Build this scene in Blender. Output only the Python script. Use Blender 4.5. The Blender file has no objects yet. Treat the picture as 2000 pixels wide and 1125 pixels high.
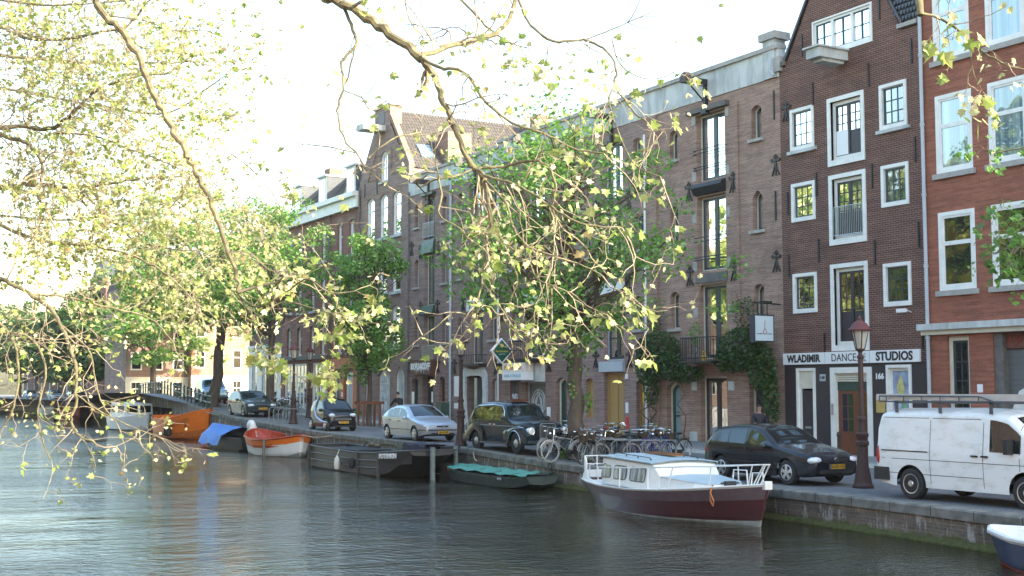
import bpy, math, random
from mathutils import Vector, Matrix
R_ = math.radians
random.seed(7)
S = bpy.context.scene
# ---------------------------------------------------------------- camera, sky, sun, exposure
cam = bpy.data.objects.new('camera', bpy.data.cameras.new('camera'))
S.collection.objects.link(cam); S.camera = cam
FPX, HOR, HC, AZ = 2450.0, 760.0, 2.4, R_(30.1)
PITCH = math.atan((HOR - 562.5) / FPX)
cam.location = (0, 0, HC)
cam.rotation_euler = (R_(90) + PITCH, 0, -AZ)
cam.data.sensor_width = 36; cam.data.lens = FPX / 2000 * 36
cam.data.clip_end = 3000; cam.data.clip_start = .1
SUN_EL, SUN_AZ = 23, 150
w = bpy.data.worlds.new('World'); S.world = w; w.use_nodes = True
nt = w.node_tree; bg = nt.nodes['Background']
sky = nt.nodes.new('ShaderNodeTexSky'); sky.sky_type = 'NISHITA'; sky.sun_disc = False
sky.sun_elevation = R_(SUN_EL); sky.sun_rotation = R_(SUN_AZ)
sky.air_density = 1.6; sky.dust_density = 3.0; sky.ozone_density = 3.0
nt.links.new(sky.outputs[0], bg.inputs[0]); bg.inputs[1].default_value = 0.15
sl = bpy.data.lights.new('sun', 'SUN'); sl.energy = 3.0; sl.angle = R_(.5); sl.color = (1, .88, .68)
so = bpy.data.objects.new('sun', sl); S.collection.objects.link(so)
sd = Vector((math.sin(R_(SUN_AZ)) * math.cos(R_(SUN_EL)), math.cos(R_(SUN_AZ)) * math.cos(R_(SUN_EL)), math.sin(R_(SUN_EL))))
so.rotation_euler = sd.to_track_quat('Z', 'Y').to_euler()
S.view_settings.view_transform = 'Standard'; S.view_settings.look = 'None'
S.view_settings.exposure = 2.32; S.view_settings.gamma = 1
# ---------------------------------------------------------------- helpers
V = Vector
_f = V((math.sin(AZ) * math.cos(PITCH), math.cos(AZ) * math.cos(PITCH), math.sin(PITCH)))
_r = V((math.cos(AZ), -math.sin(AZ), 0)); _u = _r.cross(_f)
def ray(px, py): return _f + _r * ((px - 1000) / FPX) - _u * ((py - 562.5) / FPX)
def at(px, py, d): return V((0, 0, HC)) + ray(px, py) * d            # a point d metres away
def onx(px, py, X=31.7):
    v = ray(px, py); return V((0, 0, HC)) + v * (X / v.x)

class MB:
    def __init__(s): s.v = []; s.f = []; s.T = None
    def add(s, vs, fs):
        b = len(s.v)
        s.v += [tuple(s.T @ V(p)) for p in vs] if s.T else [tuple(p) for p in vs]
        s.f += [tuple(b + i for i in f) for f in fs]; return s
    def box(s, c, d, rz=0):
        x, y, z = d[0] / 2, d[1] / 2, d[2] / 2; cs, sn = math.cos(rz), math.sin(rz)
        vs = [(c[0] + a * x * cs - b * y * sn, c[1] + a * x * sn + b * y * cs, c[2] + e * z) for a in (-1, 1) for b in (-1, 1) for e in (-1, 1)]
        return s.add(vs, [(0, 1, 3, 2), (4, 6, 7, 5), (0, 4, 5, 1), (2, 3, 7, 6), (0, 2, 6, 4), (1, 5, 7, 3)])
    def bx(s, x0, x1, y0, y1, z0, z1): return s.box(((x0 + x1) / 2, (y0 + y1) / 2, (z0 + z1) / 2), (abs(x1 - x0), abs(y1 - y0), abs(z1 - z0)))
    def tube(s, pts, r, n=6, cap=True):
        pts = [V(p) for p in pts]; N = len(pts)
        rs = r if isinstance(r, (list, tuple)) else [r] * N
        vs = []; up = None
        for i, p in enumerate(pts):
            t = (pts[min(i + 1, N - 1)] - pts[max(i - 1, 0)])
            if t.length < 1e-9: t = V((0, 0, 1))
            t.normalize()
            if up is None: up = t.orthogonal().normalized()
            up = (up - t * up.dot(t))
            if up.length < 1e-6: up = t.orthogonal()
            up.normalize(); w_ = t.cross(up)
            for k in range(n):
                a = 2 * math.pi * k / n
                vs.append(p + (up * math.cos(a) + w_ * math.sin(a)) * rs[i])
        fs = [(i * n + k, i * n + (k + 1) % n, (i + 1) * n + (k + 1) % n, (i + 1) * n + k) for i in range(N - 1) for k in range(n)]
        if cap: fs += [tuple(range(n))[::-1], tuple((N - 1) * n + k for k in range(n))]
        return s.add(vs, fs)
    def ring(s, c, ax, R, r, n=24, m=6):                             # torus
        c = V(c); ax = V(ax).normalized(); a = ax.orthogonal().normalized(); b = ax.cross(a); vs = []
        for i in range(n):
            t = 2 * math.pi * i / n; d = a * math.cos(t) + b * math.sin(t)
            for k in range(m):
                q = 2 * math.pi * k / m; vs.append(c + d * (R + r * math.cos(q)) + ax * (r * math.sin(q)))
        return s.add(vs, [(i * m + k, ((i + 1) % n) * m + k, ((i + 1) % n) * m + (k + 1) % m, i * m + (k + 1) % m) for i in range(n) for k in range(m)])
    def lathe(s, c, ax, prof, n=16, ph=0):                                 # prof: (distance along axis, radius)
        c = V(c); ax = V(ax).normalized(); a = ax.orthogonal().normalized(); b = ax.cross(a); vs = []
        for (h, r) in prof:
            for k in range(n):
                t = 2 * math.pi * k / n + ph; vs.append(c + ax * h + (a * math.cos(t) + b * math.sin(t)) * r)
        N = len(prof)
        fs = [(i * n + k, i * n + (k + 1) % n, (i + 1) * n + (k + 1) % n, (i + 1) * n + k) for i in range(N - 1) for k in range(n)]
        fs += [tuple(range(n))[::-1], tuple((N - 1) * n + k for k in range(n))]
        return s.add(vs, fs)
    def ell(s, c, r, n=12, m=8):
        vs = []; c = V(c)
        for j in range(m + 1):
            p = math.pi * j / m
            for i in range(n):
                t = 2 * math.pi * i / n
                vs.append((c.x + r[0] * math.sin(p) * math.cos(t), c.y + r[1] * math.sin(p) * math.sin(t), c.z + r[2] * math.cos(p)))
        return s.add(vs, [(j * n + i, j * n + (i + 1) % n, (j + 1) * n + (i + 1) % n, (j + 1) * n + i) for j in range(m) for i in range(n)])
    def grid(s, P):                                                  # rows of points
        n = len(P[0]); return s.add([p for r in P for p in r], [(i * n + k, i * n + k + 1, (i + 1) * n + k + 1, (i + 1) * n + k) for i in range(len(P) - 1) for k in range(n - 1)])
    def fb(s, fr, u0, u1, v0, v1, n0, n1):                           # box in a facade frame
        vs = [fr.p(u, v, n) for u in (u0, u1) for v in (v0, v1) for n in (n0, n1)]
        return s.add(vs, [(0, 1, 3, 2), (4, 6, 7, 5), (0, 4, 5, 1), (2, 3, 7, 6), (0, 2, 6, 4), (1, 5, 7, 3)])
    def prism(s, A, B):                                              # two loops of the same length
        n = len(A); return s.add(list(A) + list(B), [tuple(range(n))[::-1], tuple(range(n, 2 * n))] + [(i, (i + 1) % n, n + (i + 1) % n, n + i) for i in range(n)])
    def build(s, name, mt, parent=None, smooth=False, root=None):
        me = bpy.data.meshes.new(name); off = V((0, 0, 0))
        if root is not None: off = root.location
        me.from_pydata([(p[0] - off[0], p[1] - off[1], p[2] - off[2]) for p in s.v], [], s.f)
        me.materials.append(mt)
        if smooth:
            me.polygons.foreach_set('use_smooth', [True] * len(me.polygons))
            try: me.set_sharp_from_angle(angle=R_(38))
            except Exception: pass
        me.update()
        o = bpy.data.objects.new(name, me); S.collection.objects.link(o)
        if parent is not None: o.parent = parent
        return o
class Fr:
    def __init__(s, o, U, N): s.o = V(o); s.U = V(U); s.N = V(N)
    def p(s, u, v, n=0): return s.o + s.U * u + s.N * n + V((0, 0, v))
def tag(o, label=None, cat=None, group=None, kind=None):
    for k, x in (('label', label), ('category', cat), ('group', group), ('kind', kind)):
        if x: o[k] = x
    return o
def thing(name, label, cat, loc=(0, 0, 0), rz=0, group=None):
    o = bpy.data.objects.new(name, None); S.collection.objects.link(o)
    o.location = loc; o.rotation_euler = (0, 0, rz); o.empty_display_size = .3
    return tag(o, label, cat, group)
def dup(o, label, loc, rz=None, sc=None, group=None, swap=None):
    def cp(a, par):
        c = a.copy(); S.collection.objects.link(c)
        if par is not None: c.parent = par
        if swap and c.type == 'MESH' and c.data.materials and c.data.materials[0].name in swap:
            c.data = c.data.copy(); c.data.materials[0] = swap[c.data.materials[0].name]
        for ch in a.children: cp(ch, c)
        return c
    r = cp(o, None); r['label'] = label; r.location = loc
    if rz is not None: r.rotation_euler = (0, 0, rz) if not isinstance(rz, tuple) else rz
    if sc is not None: r.scale = (sc, sc, sc)
    if group: r['group'] = group
    return r
# ---------------------------------------------------------------- materials
MATS = {}
def nn(m, t, **k):
    n = m.node_tree.nodes.new(t)
    for a, b in k.items(): setattr(n, a, b)
    return n
def newm(name):
    m = bpy.data.materials.new(name); m.use_nodes = True; MATS[name] = m
    return m, m.node_tree.nodes['Principled BSDF'], m.node_tree.links
def mat(name, c, rough=.6, metal=0, var=.12, sc=4, bump=0, bsc=None, coat=0, spec=.5, c2=None, stretch=None, thr=None):
    m, b, L = newm(name)
    tc = nn(m, 'ShaderNodeTexCoord'); mp = nn(m, 'ShaderNodeMapping'); L.new(tc.outputs['Object'], mp.inputs[0])
    if stretch: mp.inputs['Scale'].default_value = stretch
    nz = nn(m, 'ShaderNodeTexNoise'); nz.inputs['Scale'].default_value = sc; nz.inputs['Detail'].default_value = 5; nz.inputs['Roughness'].default_value = .65
    L.new(mp.outputs[0], nz.inputs[0])
    rp = nn(m, 'ShaderNodeValToRGB'); L.new(nz.outputs[0], rp.inputs[0])
    e = rp.color_ramp.elements; lo, hi = thr or (.3, .7); e[0].position = lo; e[1].position = hi
    a = c2 or tuple(x * (1 - var) for x in c); d = c if c2 else tuple(min(1, x * (1 + var)) for x in c)
    e[0].color = (*a, 1); e[1].color = (*d, 1)
    L.new(rp.outputs[0], b.inputs['Base Color'])
    b.inputs['Roughness'].default_value = rough; b.inputs['Metallic'].default_value = metal
    b.inputs['Coat Weight'].default_value = coat; b.inputs['Coat Roughness'].default_value = .04; b.inputs['Specular IOR Level'].default_value = spec
    if bump:
        n2 = nn(m, 'ShaderNodeTexNoise'); n2.inputs['Scale'].default_value = bsc or sc * 4; n2.inputs['Detail'].default_value = 3; L.new(mp.outputs[0], n2.inputs[0])
        bp = nn(m, 'ShaderNodeBump'); bp.inputs['Strength'].default_value = bump; bp.inputs['Distance'].default_value = .02
        L.new(n2.outputs[0], bp.inputs['Height']); L.new(bp.outputs[0], b.inputs['Normal'])
    return m
def brick(name, c1, c2, mortar, bw=.23, rh=.072, ms=.011, rough=.85, stain=.25):
    m, b, L = newm(name)
    tc = nn(m, 'ShaderNodeTexCoord'); sx = nn(m, 'ShaderNodeSeparateXYZ'); L.new(tc.outputs['Object'], sx.inputs[0])
    ad = nn(m, 'ShaderNodeMath', operation='ADD'); L.new(sx.outputs[0], ad.inputs[0]); L.new(sx.outputs[1], ad.inputs[1])
    cx = nn(m, 'ShaderNodeCombineXYZ'); L.new(ad.outputs[0], cx.inputs[0]); L.new(sx.outputs[2], cx.inputs[1])
    bt = nn(m, 'ShaderNodeTexBrick'); L.new(cx.outputs[0], bt.inputs[0])
    bt.inputs['Scale'].default_value = 1; bt.inputs['Brick Width'].default_value = bw; bt.inputs['Row Height'].default_value = rh
    bt.inputs['Mortar Size'].default_value = ms; bt.inputs['Mortar Smooth'].default_value = .3; bt.inputs['Bias'].default_value = -.1
    bt.inputs['Color1'].default_value = (*c1, 1); bt.inputs['Color2'].default_value = (*c2, 1); bt.inputs['Mortar'].default_value = (*mortar, 1)
    nz = nn(m, 'ShaderNodeTexNoise'); nz.inputs['Scale'].default_value = .7; nz.inputs['Detail'].default_value = 8; nz.inputs['Roughness'].default_value = .7
    L.new(tc.outputs['Object'], nz.inputs[0])
    rp = nn(m, 'ShaderNodeMapRange'); L.new(nz.outputs[0], rp.inputs[0]); rp.inputs[1].default_value = .3; rp.inputs[2].default_value = .7
    rp.inputs[3].default_value = 1 - stain; rp.inputs[4].default_value = 1 + stain
    # broad horizontal weathering: courses differ a little
    wv = nn(m, 'ShaderNodeTexNoise'); wv.noise_dimensions = '2D'; mp = nn(m, 'ShaderNodeMapping'); mp.inputs['Scale'].default_value = (.6, 9, 1); L.new(cx.outputs[0], mp.inputs[0]); L.new(mp.outputs[0], wv.inputs[0]); wv.inputs['Scale'].default_value = 1; wv.inputs['Detail'].default_value = 3
    r2 = nn(m, 'ShaderNodeMapRange'); L.new(wv.outputs[0], r2.inputs[0]); r2.inputs[1].default_value = .3; r2.inputs[2].default_value = .7; r2.inputs[3].default_value = .82; r2.inputs[4].default_value = 1.2
    mu = nn(m, 'ShaderNodeMath', operation='MULTIPLY'); L.new(rp.outputs[0], mu.inputs[0]); L.new(r2.outputs[0], mu.inputs[1])
    vm = nn(m, 'ShaderNodeVectorMath', operation='SCALE'); L.new(bt.outputs[0], vm.inputs[0]); L.new(mu.outputs[0], vm.inputs['Scale'])
    L.new(vm.outputs[0], b.inputs['Base Color']); b.inputs['Roughness'].default_value = rough
    bp = nn(m, 'ShaderNodeBump'); bp.inputs['Strength'].default_value = .5; bp.inputs['Distance'].default_value = .01; bp.invert = True
    L.new(bt.outputs['Fac'], bp.inputs['Height']); L.new(bp.outputs[0], b.inputs['Normal'])
    return m
def glassm(name, c, refl=.25, curtain=None, c2=None):
    m, b, L = newm(name)
    b.inputs['Base Color'].default_value = (*c, 1); b.inputs['Roughness'].default_value = .6; b.inputs['Specular IOR Level'].default_value = 0
    tc = nn(m, 'ShaderNodeTexCoord')
    if curtain:
        sx = nn(m, 'ShaderNodeSeparateXYZ'); L.new(tc.outputs['Object'], sx.inputs[0])
        cx = nn(m, 'ShaderNodeCombineXYZ'); L.new(sx.outputs[0], cx.inputs[0]); L.new(sx.outputs[1], cx.inputs[1])
        nz = nn(m, 'ShaderNodeTexNoise'); nz.inputs['Scale'].default_value = 7; L.new(cx.outputs[0], nz.inputs[0])
    else:
        nz = nn(m, 'ShaderNodeTexNoise'); nz.inputs['Scale'].default_value = 1.3; L.new(tc.outputs['Object'], nz.inputs[0])
    rp = nn(m, 'ShaderNodeValToRGB'); L.new(nz.outputs[0], rp.inputs[0]); e = rp.color_ramp.elements
    e[0].position = .42; e[1].position = .6; e[0].color = (*c, 1); e[1].color = (*(curtain or c2 or tuple(x * 1.6 for x in c)), 1)
    L.new(rp.outputs[0], b.inputs['Base Color'])
    gl = nn(m, 'ShaderNodeBsdfGlossy'); gl.inputs['Roughness'].default_value = .015; gl.inputs[0].default_value = (.92, .97, 1, 1)
    n2 = nn(m, 'ShaderNodeTexNoise'); n2.inputs['Scale'].default_value = 1.1; n2.inputs['Detail'].default_value = 1; L.new(tc.outputs['Object'], n2.inputs[0])
    bp = nn(m, 'ShaderNodeBump'); bp.inputs['Strength'].default_value = .25; bp.inputs['Distance'].default_value = .03; L.new(n2.outputs[0], bp.inputs['Height']); L.new(bp.outputs[0], gl.inputs['Normal'])
    lw = nn(m, 'ShaderNodeFresnel'); lw.inputs[0].default_value = 1.4
    ma = nn(m, 'ShaderNodeMath', operation='ADD'); ma.use_clamp = True; L.new(lw.outputs[0], ma.inputs[0]); ma.inputs[1].default_value = refl
    mx = nn(m, 'ShaderNodeMixShader'); L.new(ma.outputs[0], mx.inputs[0]); L.new(b.outputs[0], mx.inputs[1]); L.new(gl.outputs[0], mx.inputs[2])
    L.new(mx.outputs[0], m.node_tree.nodes['Material Output'].inputs[0]); return m
def leafm(name, c1, c2, tr=.45, c3=None):
    m, b, L = newm(name); m.node_tree.nodes.remove(b)
    gi = nn(m, 'ShaderNodeNewGeometry'); rp = nn(m, 'ShaderNodeValToRGB'); L.new(gi.outputs['Random Per Island'], rp.inputs[0])
    e = rp.color_ramp.elements; e[0].color = (*c1, 1); e[1].color = (*c2, 1)
    if c3: x = rp.color_ramp.elements.new(.93); x.color = (*c2, 1); e[-1].color = (*c3, 1)
    d = nn(m, 'ShaderNodeBsdfDiffuse'); t = nn(m, 'ShaderNodeBsdfTranslucent'); g = nn(m, 'ShaderNodeBsdfGlossy'); g.inputs['Roughness'].default_value = .45
    L.new(rp.outputs[0], d.inputs[0]); L.new(rp.outputs[0], t.inputs[0])
    mx = nn(m, 'ShaderNodeMixShader'); mx.inputs[0].default_value = tr; L.new(d.outputs[0], mx.inputs[1]); L.new(t.outputs[0], mx.inputs[2])
    m2 = nn(m, 'ShaderNodeMixShader'); m2.inputs[0].default_value = .05; L.new(mx.outputs[0], m2.inputs[1]); L.new(g.outputs[0], m2.inputs[2])
    L.new(m2.outputs[0], m.node_tree.nodes['Material Output'].inputs[0]); return m
M = MATS
mat('white_paint', (.74, .73, .69), .5, var=.1, sc=2.5); mat('cream_paint', (.62, .58, .47), .55, var=.1); mat('weathered_white', (.56, .57, .55), .75, c2=(.30, .32, .31), sc=1.6, thr=(.33, .6), stretch=(1, 1, .35))
mat('dark_frame', (.035, .05, .06), .35); mat('black_iron', (.018, .018, .02), .5); mat('grey_paint', (.42, .46, .50), .5, var=.06); mat('dark_green', (.03, .065, .05), .4)
mat('stone', (.36, .34, .31), .8, var=.2, sc=5, bump=.3); mat('dark_stone', (.13, .12, .11), .8, var=.25, sc=5); mat('plum_panel', (.035, .027, .034), .45); mat('navy_plaster', (.035, .036, .06), .5, var=.2)
mat('yellow_wood', (.40, .25, .09), .55, var=.14, sc=5, stretch=(5, 5, .4)); mat('red_brown_wood', (.15, .05, .022), .4, var=.3, sc=6, stretch=(4, 4, .5)); mat('zinc', (.42, .45, .48), .5, metal=.2, var=.1)
mat('roof_tile', (.062, .056, .052), .8, var=.45, sc=5); mat('slate', (.07, .08, .095), .6, var=.3, sc=8); mat('orange_tile', (.42, .16, .07), .7, var=.3, sc=7)
mat('steel_grey', (.40, .41, .42), .4, metal=.7); mat('galvanised', (.55, .57, .58), .42, metal=.6); mat('rubber', (.02, .02, .021), .75); mat('orange_paint_wall', (.48, .12, .035), .6, var=.2)
mat('sign_white', (.78, .78, .78), .4, var=.03); mat('sign_black', (.02, .018, .022), .5); mat('sign_green', (.01, .10, .06), .3); mat('sign_yellow', (.55, .42, .06), .4); mat('sign_red', (.50, .04, .04), .4); mat('notice_yellow', (.80, .45, .03), .5); mat('lightbox', (.55, .66, .72), .3, var=.04)
brick('brick_orange_red', (.25, .072, .038), (.32, .10, .054), (.20, .13, .10), ms=.008, stain=.2)
brick('brick_brown', (.098, .036, .025), (.14, .052, .034), (.22, .16, .13), ms=.010, stain=.32)
brick('brick_pink', (.245, .14, .105), (.33, .195, .15), (.32, .25, .20), stain=.3)
brick('brick_pink_grey', (.23, .14, .118), (.305, .19, .16), (.30, .25, .22), stain=.22)
brick('brick_dusk', (.21, .128, .112), (.28, .175, .15), (.26, .21, .18), stain=.2)
brick('brick_mauve', (.20, .115, .095), (.265, .155, .125), (.26, .20, .16), stain=.2)
brick('brick_red', (.19, .06, .042), (.25, .085, .06), (.24, .17, .13), stain=.2)
brick('brick_arch', (.20, .11, .08), (.27, .155, .11), (.26, .21, .17), bw=.07, rh=.24)
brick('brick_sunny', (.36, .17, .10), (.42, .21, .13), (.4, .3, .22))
glassm('glass_sky_reflection', (.10, .17, .21), .10, curtain=(.24, .33, .36)); glassm('glass_dark', (.012, .016, .018), .0, c2=(.03, .03, .025)); glassm('glass_gold_reflection', (.02, .02, .016), .08, c2=(.12, .09, .025))  # blue and gold stand for mirrored sky and sunlit trees, put into the colour
glassm('glass_curtain', (.02, .025, .028), .02, curtain=(.16, .17, .15)); glassm('glass_car', (.01, .015, .016), .03); glassm('glass_stained', (.03, .02, .012), .0, c2=(.40, .22, .05))
mat('shutter_grey', (.12, .125, .125), .5, var=.15, stretch=(.1, .1, 12), sc=1); mat('bark', (.085, .065, .05), .9, var=.35, sc=5, bump=.6, stretch=(1, 1, .3)); mat('bark_plane', (.185, .17, .10), .85, c2=(.10, .09, .05), sc=12, thr=(.4, .6)); mat('bark_twig', (.25, .21, .15), .85, var=.4, sc=10)
mat('lamp_red_brown', (.045, .020, .018), .6, var=.25, sc=8); mat('fascia_rust', (.13, .045, .03), .6, var=.3); mat('rack_grey', (.20, .21, .215), .5, metal=.3); mat('lamp_hood', (.10, .025, .022), .6); mat('lantern_glass', (.42, .40, .34), .25)
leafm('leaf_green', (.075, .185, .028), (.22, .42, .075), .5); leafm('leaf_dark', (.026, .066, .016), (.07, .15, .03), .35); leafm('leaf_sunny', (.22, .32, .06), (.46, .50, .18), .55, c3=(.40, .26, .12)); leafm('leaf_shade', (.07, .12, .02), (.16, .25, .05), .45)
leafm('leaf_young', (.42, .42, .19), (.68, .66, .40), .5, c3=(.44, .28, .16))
def text_mb(body, size, T, mt, parent, name='lettering', bold=0, depth=.004, sx=1, shear=0, align='CENTER'):
    cu = bpy.data.curves.new('t', 'FONT'); cu.body = body; cu.size = size; cu.align_x = align; cu.align_y = 'CENTER'; cu.extrude = depth; cu.offset = bold; cu.shear = shear; cu.resolution_u = 3
    o = bpy.data.objects.new('t', cu); S.collection.objects.link(o)
    bpy.context.view_layer.update(); me = bpy.data.meshes.new_from_object(o.evaluated_get(bpy.context.evaluated_depsgraph_get()))
    bpy.data.objects.remove(o); bpy.data.curves.remove(cu)
    me.transform(T @ Matrix.Diagonal((sx, 1, 1, 1))); me.materials.clear(); me.materials.append(mt)
    ob = bpy.data.objects.new(name, me); S.collection.objects.link(ob); ob.parent = parent; return ob
def TW(p, xdir, up=(0, 0, 1)):                                        # matrix: text x along xdir, y up
    x = V(xdir).normalized(); y = V(up).normalized(); z = x.cross(y)
    return Matrix.Translation(p) @ Matrix((x, y, z)).transposed().to_4x4()
# ================================================================ ground, quay, water
def lerp(t, tab):
    if t <= tab[0][0]: return tab[0][1]
    for (a, b), (c, d) in zip(tab, tab[1:]):
        if t <= c: return b + (d - b) * (t - a) / (c - a)
    return tab[-1][1]
ZT = [(-60, 0), (33, .03), (37, .18), (40.5, .31), (47, .36), (55, .45), (69, .85), (80, 1.2), (90, 1.75), (97, 2.1), (108, 2.1), (125, 1.3), (420, 1.1)]
QT = [(-60, 19.3), (15.6, 20.0), (19.2, 20.45), (23.5, 20.7), (33, 21.35), (60, 21.45), (69, 21.9), (75, 22.6), (82, 23.4), (90, 24.3), (110, 26.5), (135, 29), (420, 30)]
def zr(x, y):
    k = min(1, max(0, (x - 24) / 6)); k = k * k * (3 - 2 * k)
    return lerp(y, ZT) * (1 - .35 * k)
def qx(y): return lerp(y, QT)
WZ = -.7
YS = [-60, -30, 0] + [2 * i for i in range(5, 66)] + [140, 160, 200, 260, 420]
def m_ground(name, c1, c2, bw, rh, mortar, rough=.8):
    m, b, L = newm(name); tc = nn(m, 'ShaderNodeTexCoord')
    bt = nn(m, 'ShaderNodeTexBrick'); L.new(tc.outputs['Object'], bt.inputs[0]); bt.inputs['Scale'].default_value = 1; bt.inputs['Brick Width'].default_value = bw; bt.inputs['Row Height'].default_value = rh; bt.inputs['Mortar Size'].default_value = .008
    for k, c in (('Color1', c1), ('Color2', c2), ('Mortar', mortar)): bt.inputs[k].default_value = (*c, 1)
    nz = nn(m, 'ShaderNodeTexNoise'); nz.inputs['Scale'].default_value = .5; nz.inputs['Detail'].default_value = 8; nz.inputs['Roughness'].default_value = .7; L.new(tc.outputs['Object'], nz.inputs[0])
    mr = nn(m, 'ShaderNodeMapRange'); L.new(nz.outputs[0], mr.inputs[0]); mr.inputs[1].default_value = .3; mr.inputs[2].default_value = .7; mr.inputs[3].default_value = .65; mr.inputs[4].default_value = 1.35
    vm = nn(m, 'ShaderNodeVectorMath', operation='SCALE'); L.new(bt.outputs[0], vm.inputs[0]); L.new(mr.outputs[0], vm.inputs['Scale']); L.new(vm.outputs[0], b.inputs['Base Color']); b.inputs['Roughness'].default_value = rough
    bp = nn(m, 'ShaderNodeBump'); bp.inputs['Strength'].default_value = .4; bp.inputs['Distance'].default_value = .01; bp.invert = True; L.new(bt.outputs['Fac'], bp.inputs['Height']); L.new(bp.outputs[0], b.inputs['Normal'])
m_ground('road_clinker', (.135, .138, .142), (.18, .182, .186), .2, .07, (.06, .06, .06)); m_ground('pavement_tiles', (.19, .185, .18), (.23, .22, .21), .3, .3, (.1, .1, .09))
g = MB(); g.bx(-120, 300, -120, 500, -3.2, -3.0); tag(g.build('ground', mat('canal_bed', (.05, .05, .035), .9)), kind='structure')
g = MB(); g.grid([[(x, y, zr(x, y)) for x in (qx(y), qx(y) + .4, 23.5, 24.5, 25.5, 26.5, 27.5, 28.7)] for y in YS]); tag(g.build('road', M['road_clinker']), kind='structure')
g = MB(); g.grid([[(28.7, y, zr(28.7, y) - .1), (28.7, y, zr(28.7, y) + .11), (28.85, y, zr(28.7, y) + .115), (30.2, y, zr(30, y) + .13), (31.75, y, zr(31.7, y) + .14)] for y in YS]); tag(g.build('pavement', M['pavement_tiles']), kind='structure')
g = MB(); g.grid([[(28.56, y, zr(28.5, y) + .004), (28.62, y, zr(28.5, y) + .04), (28.697, y, zr(28.5, y) + .12)] for y in YS]); tag(g.build('kerb', M['stone']), kind='structure')
g = MB(); g.grid([[(31.75, y, zr(31.7, y) - .05), (290, y, .4)] for y in YS]); tag(g.build('inland_ground', M['pavement_tiles']), kind='structure')
# coping stones along the quay edge
def coping_mat():
    m, b, L = newm('coping'); tc = nn(m, 'ShaderNodeTexCoord'); sx = nn(m, 'ShaderNodeSeparateXYZ'); L.new(tc.outputs['Object'], sx.inputs[0])
    nz = nn(m, 'ShaderNodeTexNoise'); nz.inputs['Scale'].default_value = 3; nz.inputs['Detail'].default_value = 8; L.new(tc.outputs['Object'], nz.inputs[0])
    rp = nn(m, 'ShaderNodeValToRGB'); L.new(nz.outputs[0], rp.inputs[0]); e = rp.color_ramp.elements; e[0].position = .35; e[1].position = .65; e[0].color = (.10, .10, .085, 1); e[1].color = (.21, .205, .185, 1)
    md = nn(m, 'ShaderNodeMath', operation='PINGPONG'); md.inputs[1].default_value = .6; L.new(sx.outputs[1], md.inputs[0])
    gt = nn(m, 'ShaderNodeMath', operation='GREATER_THAN'); gt.inputs[1].default_value = .012; L.new(md.outputs[0], gt.inputs[0])
    mx = nn(m, 'ShaderNodeMix', data_type='RGBA'); L.new(gt.outputs[0], mx.inputs[0]); mx.inputs[6].default_value = (.04, .04, .03, 1); L.new(rp.outputs[0], mx.inputs[7]); L.new(mx.outputs[2], b.inputs['Base Color']); b.inputs['Roughness'].default_value = .85
coping_mat()
g = MB(); g.grid([[(qx(y) - .05, y, zr(qx(y), y) - .2), (qx(y) - .06, y, zr(qx(y), y) - .02), (qx(y) - .03, y, zr(qx(y), y) + .012), (qx(y) + .42, y, zr(qx(y), y) + .014), (qx(y) + .43, y, zr(qx(y), y) - .01)] for y in YS]); tag(g.build('quay_coping', M['coping']), kind='structure')
# quay wall brick with moss at the water line and white lime runs
def quay_mat():
    m = brick('quay_brick', (.10, .075, .055), (.15, .11, .08), (.13, .12, .095), stain=.3); L = m.node_tree.links; b = m.node_tree.nodes['Principled BSDF']
    src = b.inputs['Base Color'].links[0].from_socket
    tc = nn(m, 'ShaderNodeTexCoord'); sx = nn(m, 'ShaderNodeSeparateXYZ'); L.new(tc.outputs['Object'], sx.inputs[0])
    mp = nn(m, 'ShaderNodeMapping'); mp.inputs['Scale'].default_value = (1, 2.2, .55); L.new(tc.outputs['Object'], mp.inputs[0])
    n1 = nn(m, 'ShaderNodeTexNoise'); n1.inputs['Scale'].default_value = 2.2; n1.inputs['Detail'].default_value = 6; n1.inputs['Roughness'].default_value = .75; L.new(mp.outputs[0], n1.inputs[0])
    r1 = nn(m, 'ShaderNodeMapRange'); L.new(n1.outputs[0], r1.inputs[0]); r1.inputs[1].default_value = .53; r1.inputs[2].default_value = .62
    m1 = nn(m, 'ShaderNodeMix', data_type='RGBA'); L.new(r1.outputs[0], m1.inputs[0]); L.new(src, m1.inputs[6]); m1.inputs[7].default_value = (.34, .32, .30, 1)
    n2 = nn(m, 'ShaderNodeTexNoise'); n2.inputs['Scale'].default_value = 3; n2.inputs['Detail'].default_value = 5; L.new(tc.outputs['Object'], n2.inputs[0])
    ad = nn(m, 'ShaderNodeMath', operation='MULTIPLY_ADD'); L.new(n2.outputs[0], ad.inputs[0]); ad.inputs[1].default_value = -.35; L.new(sx.outputs[2], ad.inputs[2])
    r2 = nn(m, 'ShaderNodeMapRange'); L.new(ad.outputs[0], r2.inputs[0]); r2.inputs[1].default_value = -.80; r2.inputs[2].default_value = -.68; r2.inputs[3].default_value = 1; r2.inputs[4].default_value = 0
    m2 = nn(m, 'ShaderNodeMix', data_type='RGBA'); L.new(r2.outputs[0], m2.inputs[0]); L.new(m1.outputs[2], m2.inputs[6]); m2.inputs[7].default_value = (.075, .085, .012, 1); L.new(m2.outputs[2], b.inputs['Base Color'])
quay_mat()
OPEN = (91, 102)
g = MB()
ys2 = sorted(set(YS + [91, 102]))
for a, b in zip(ys2, ys2[1:]):
    lo = 1.0 if (a >= OPEN[0] and b <= OPEN[1]) else -3
    g.add([(qx(a), a, lo), (qx(b), b, lo), (qx(b), b, zr(qx(b), b) - .01), (qx(a), a, zr(qx(a), a) - .01)], [(0, 1, 2, 3)])
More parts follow.
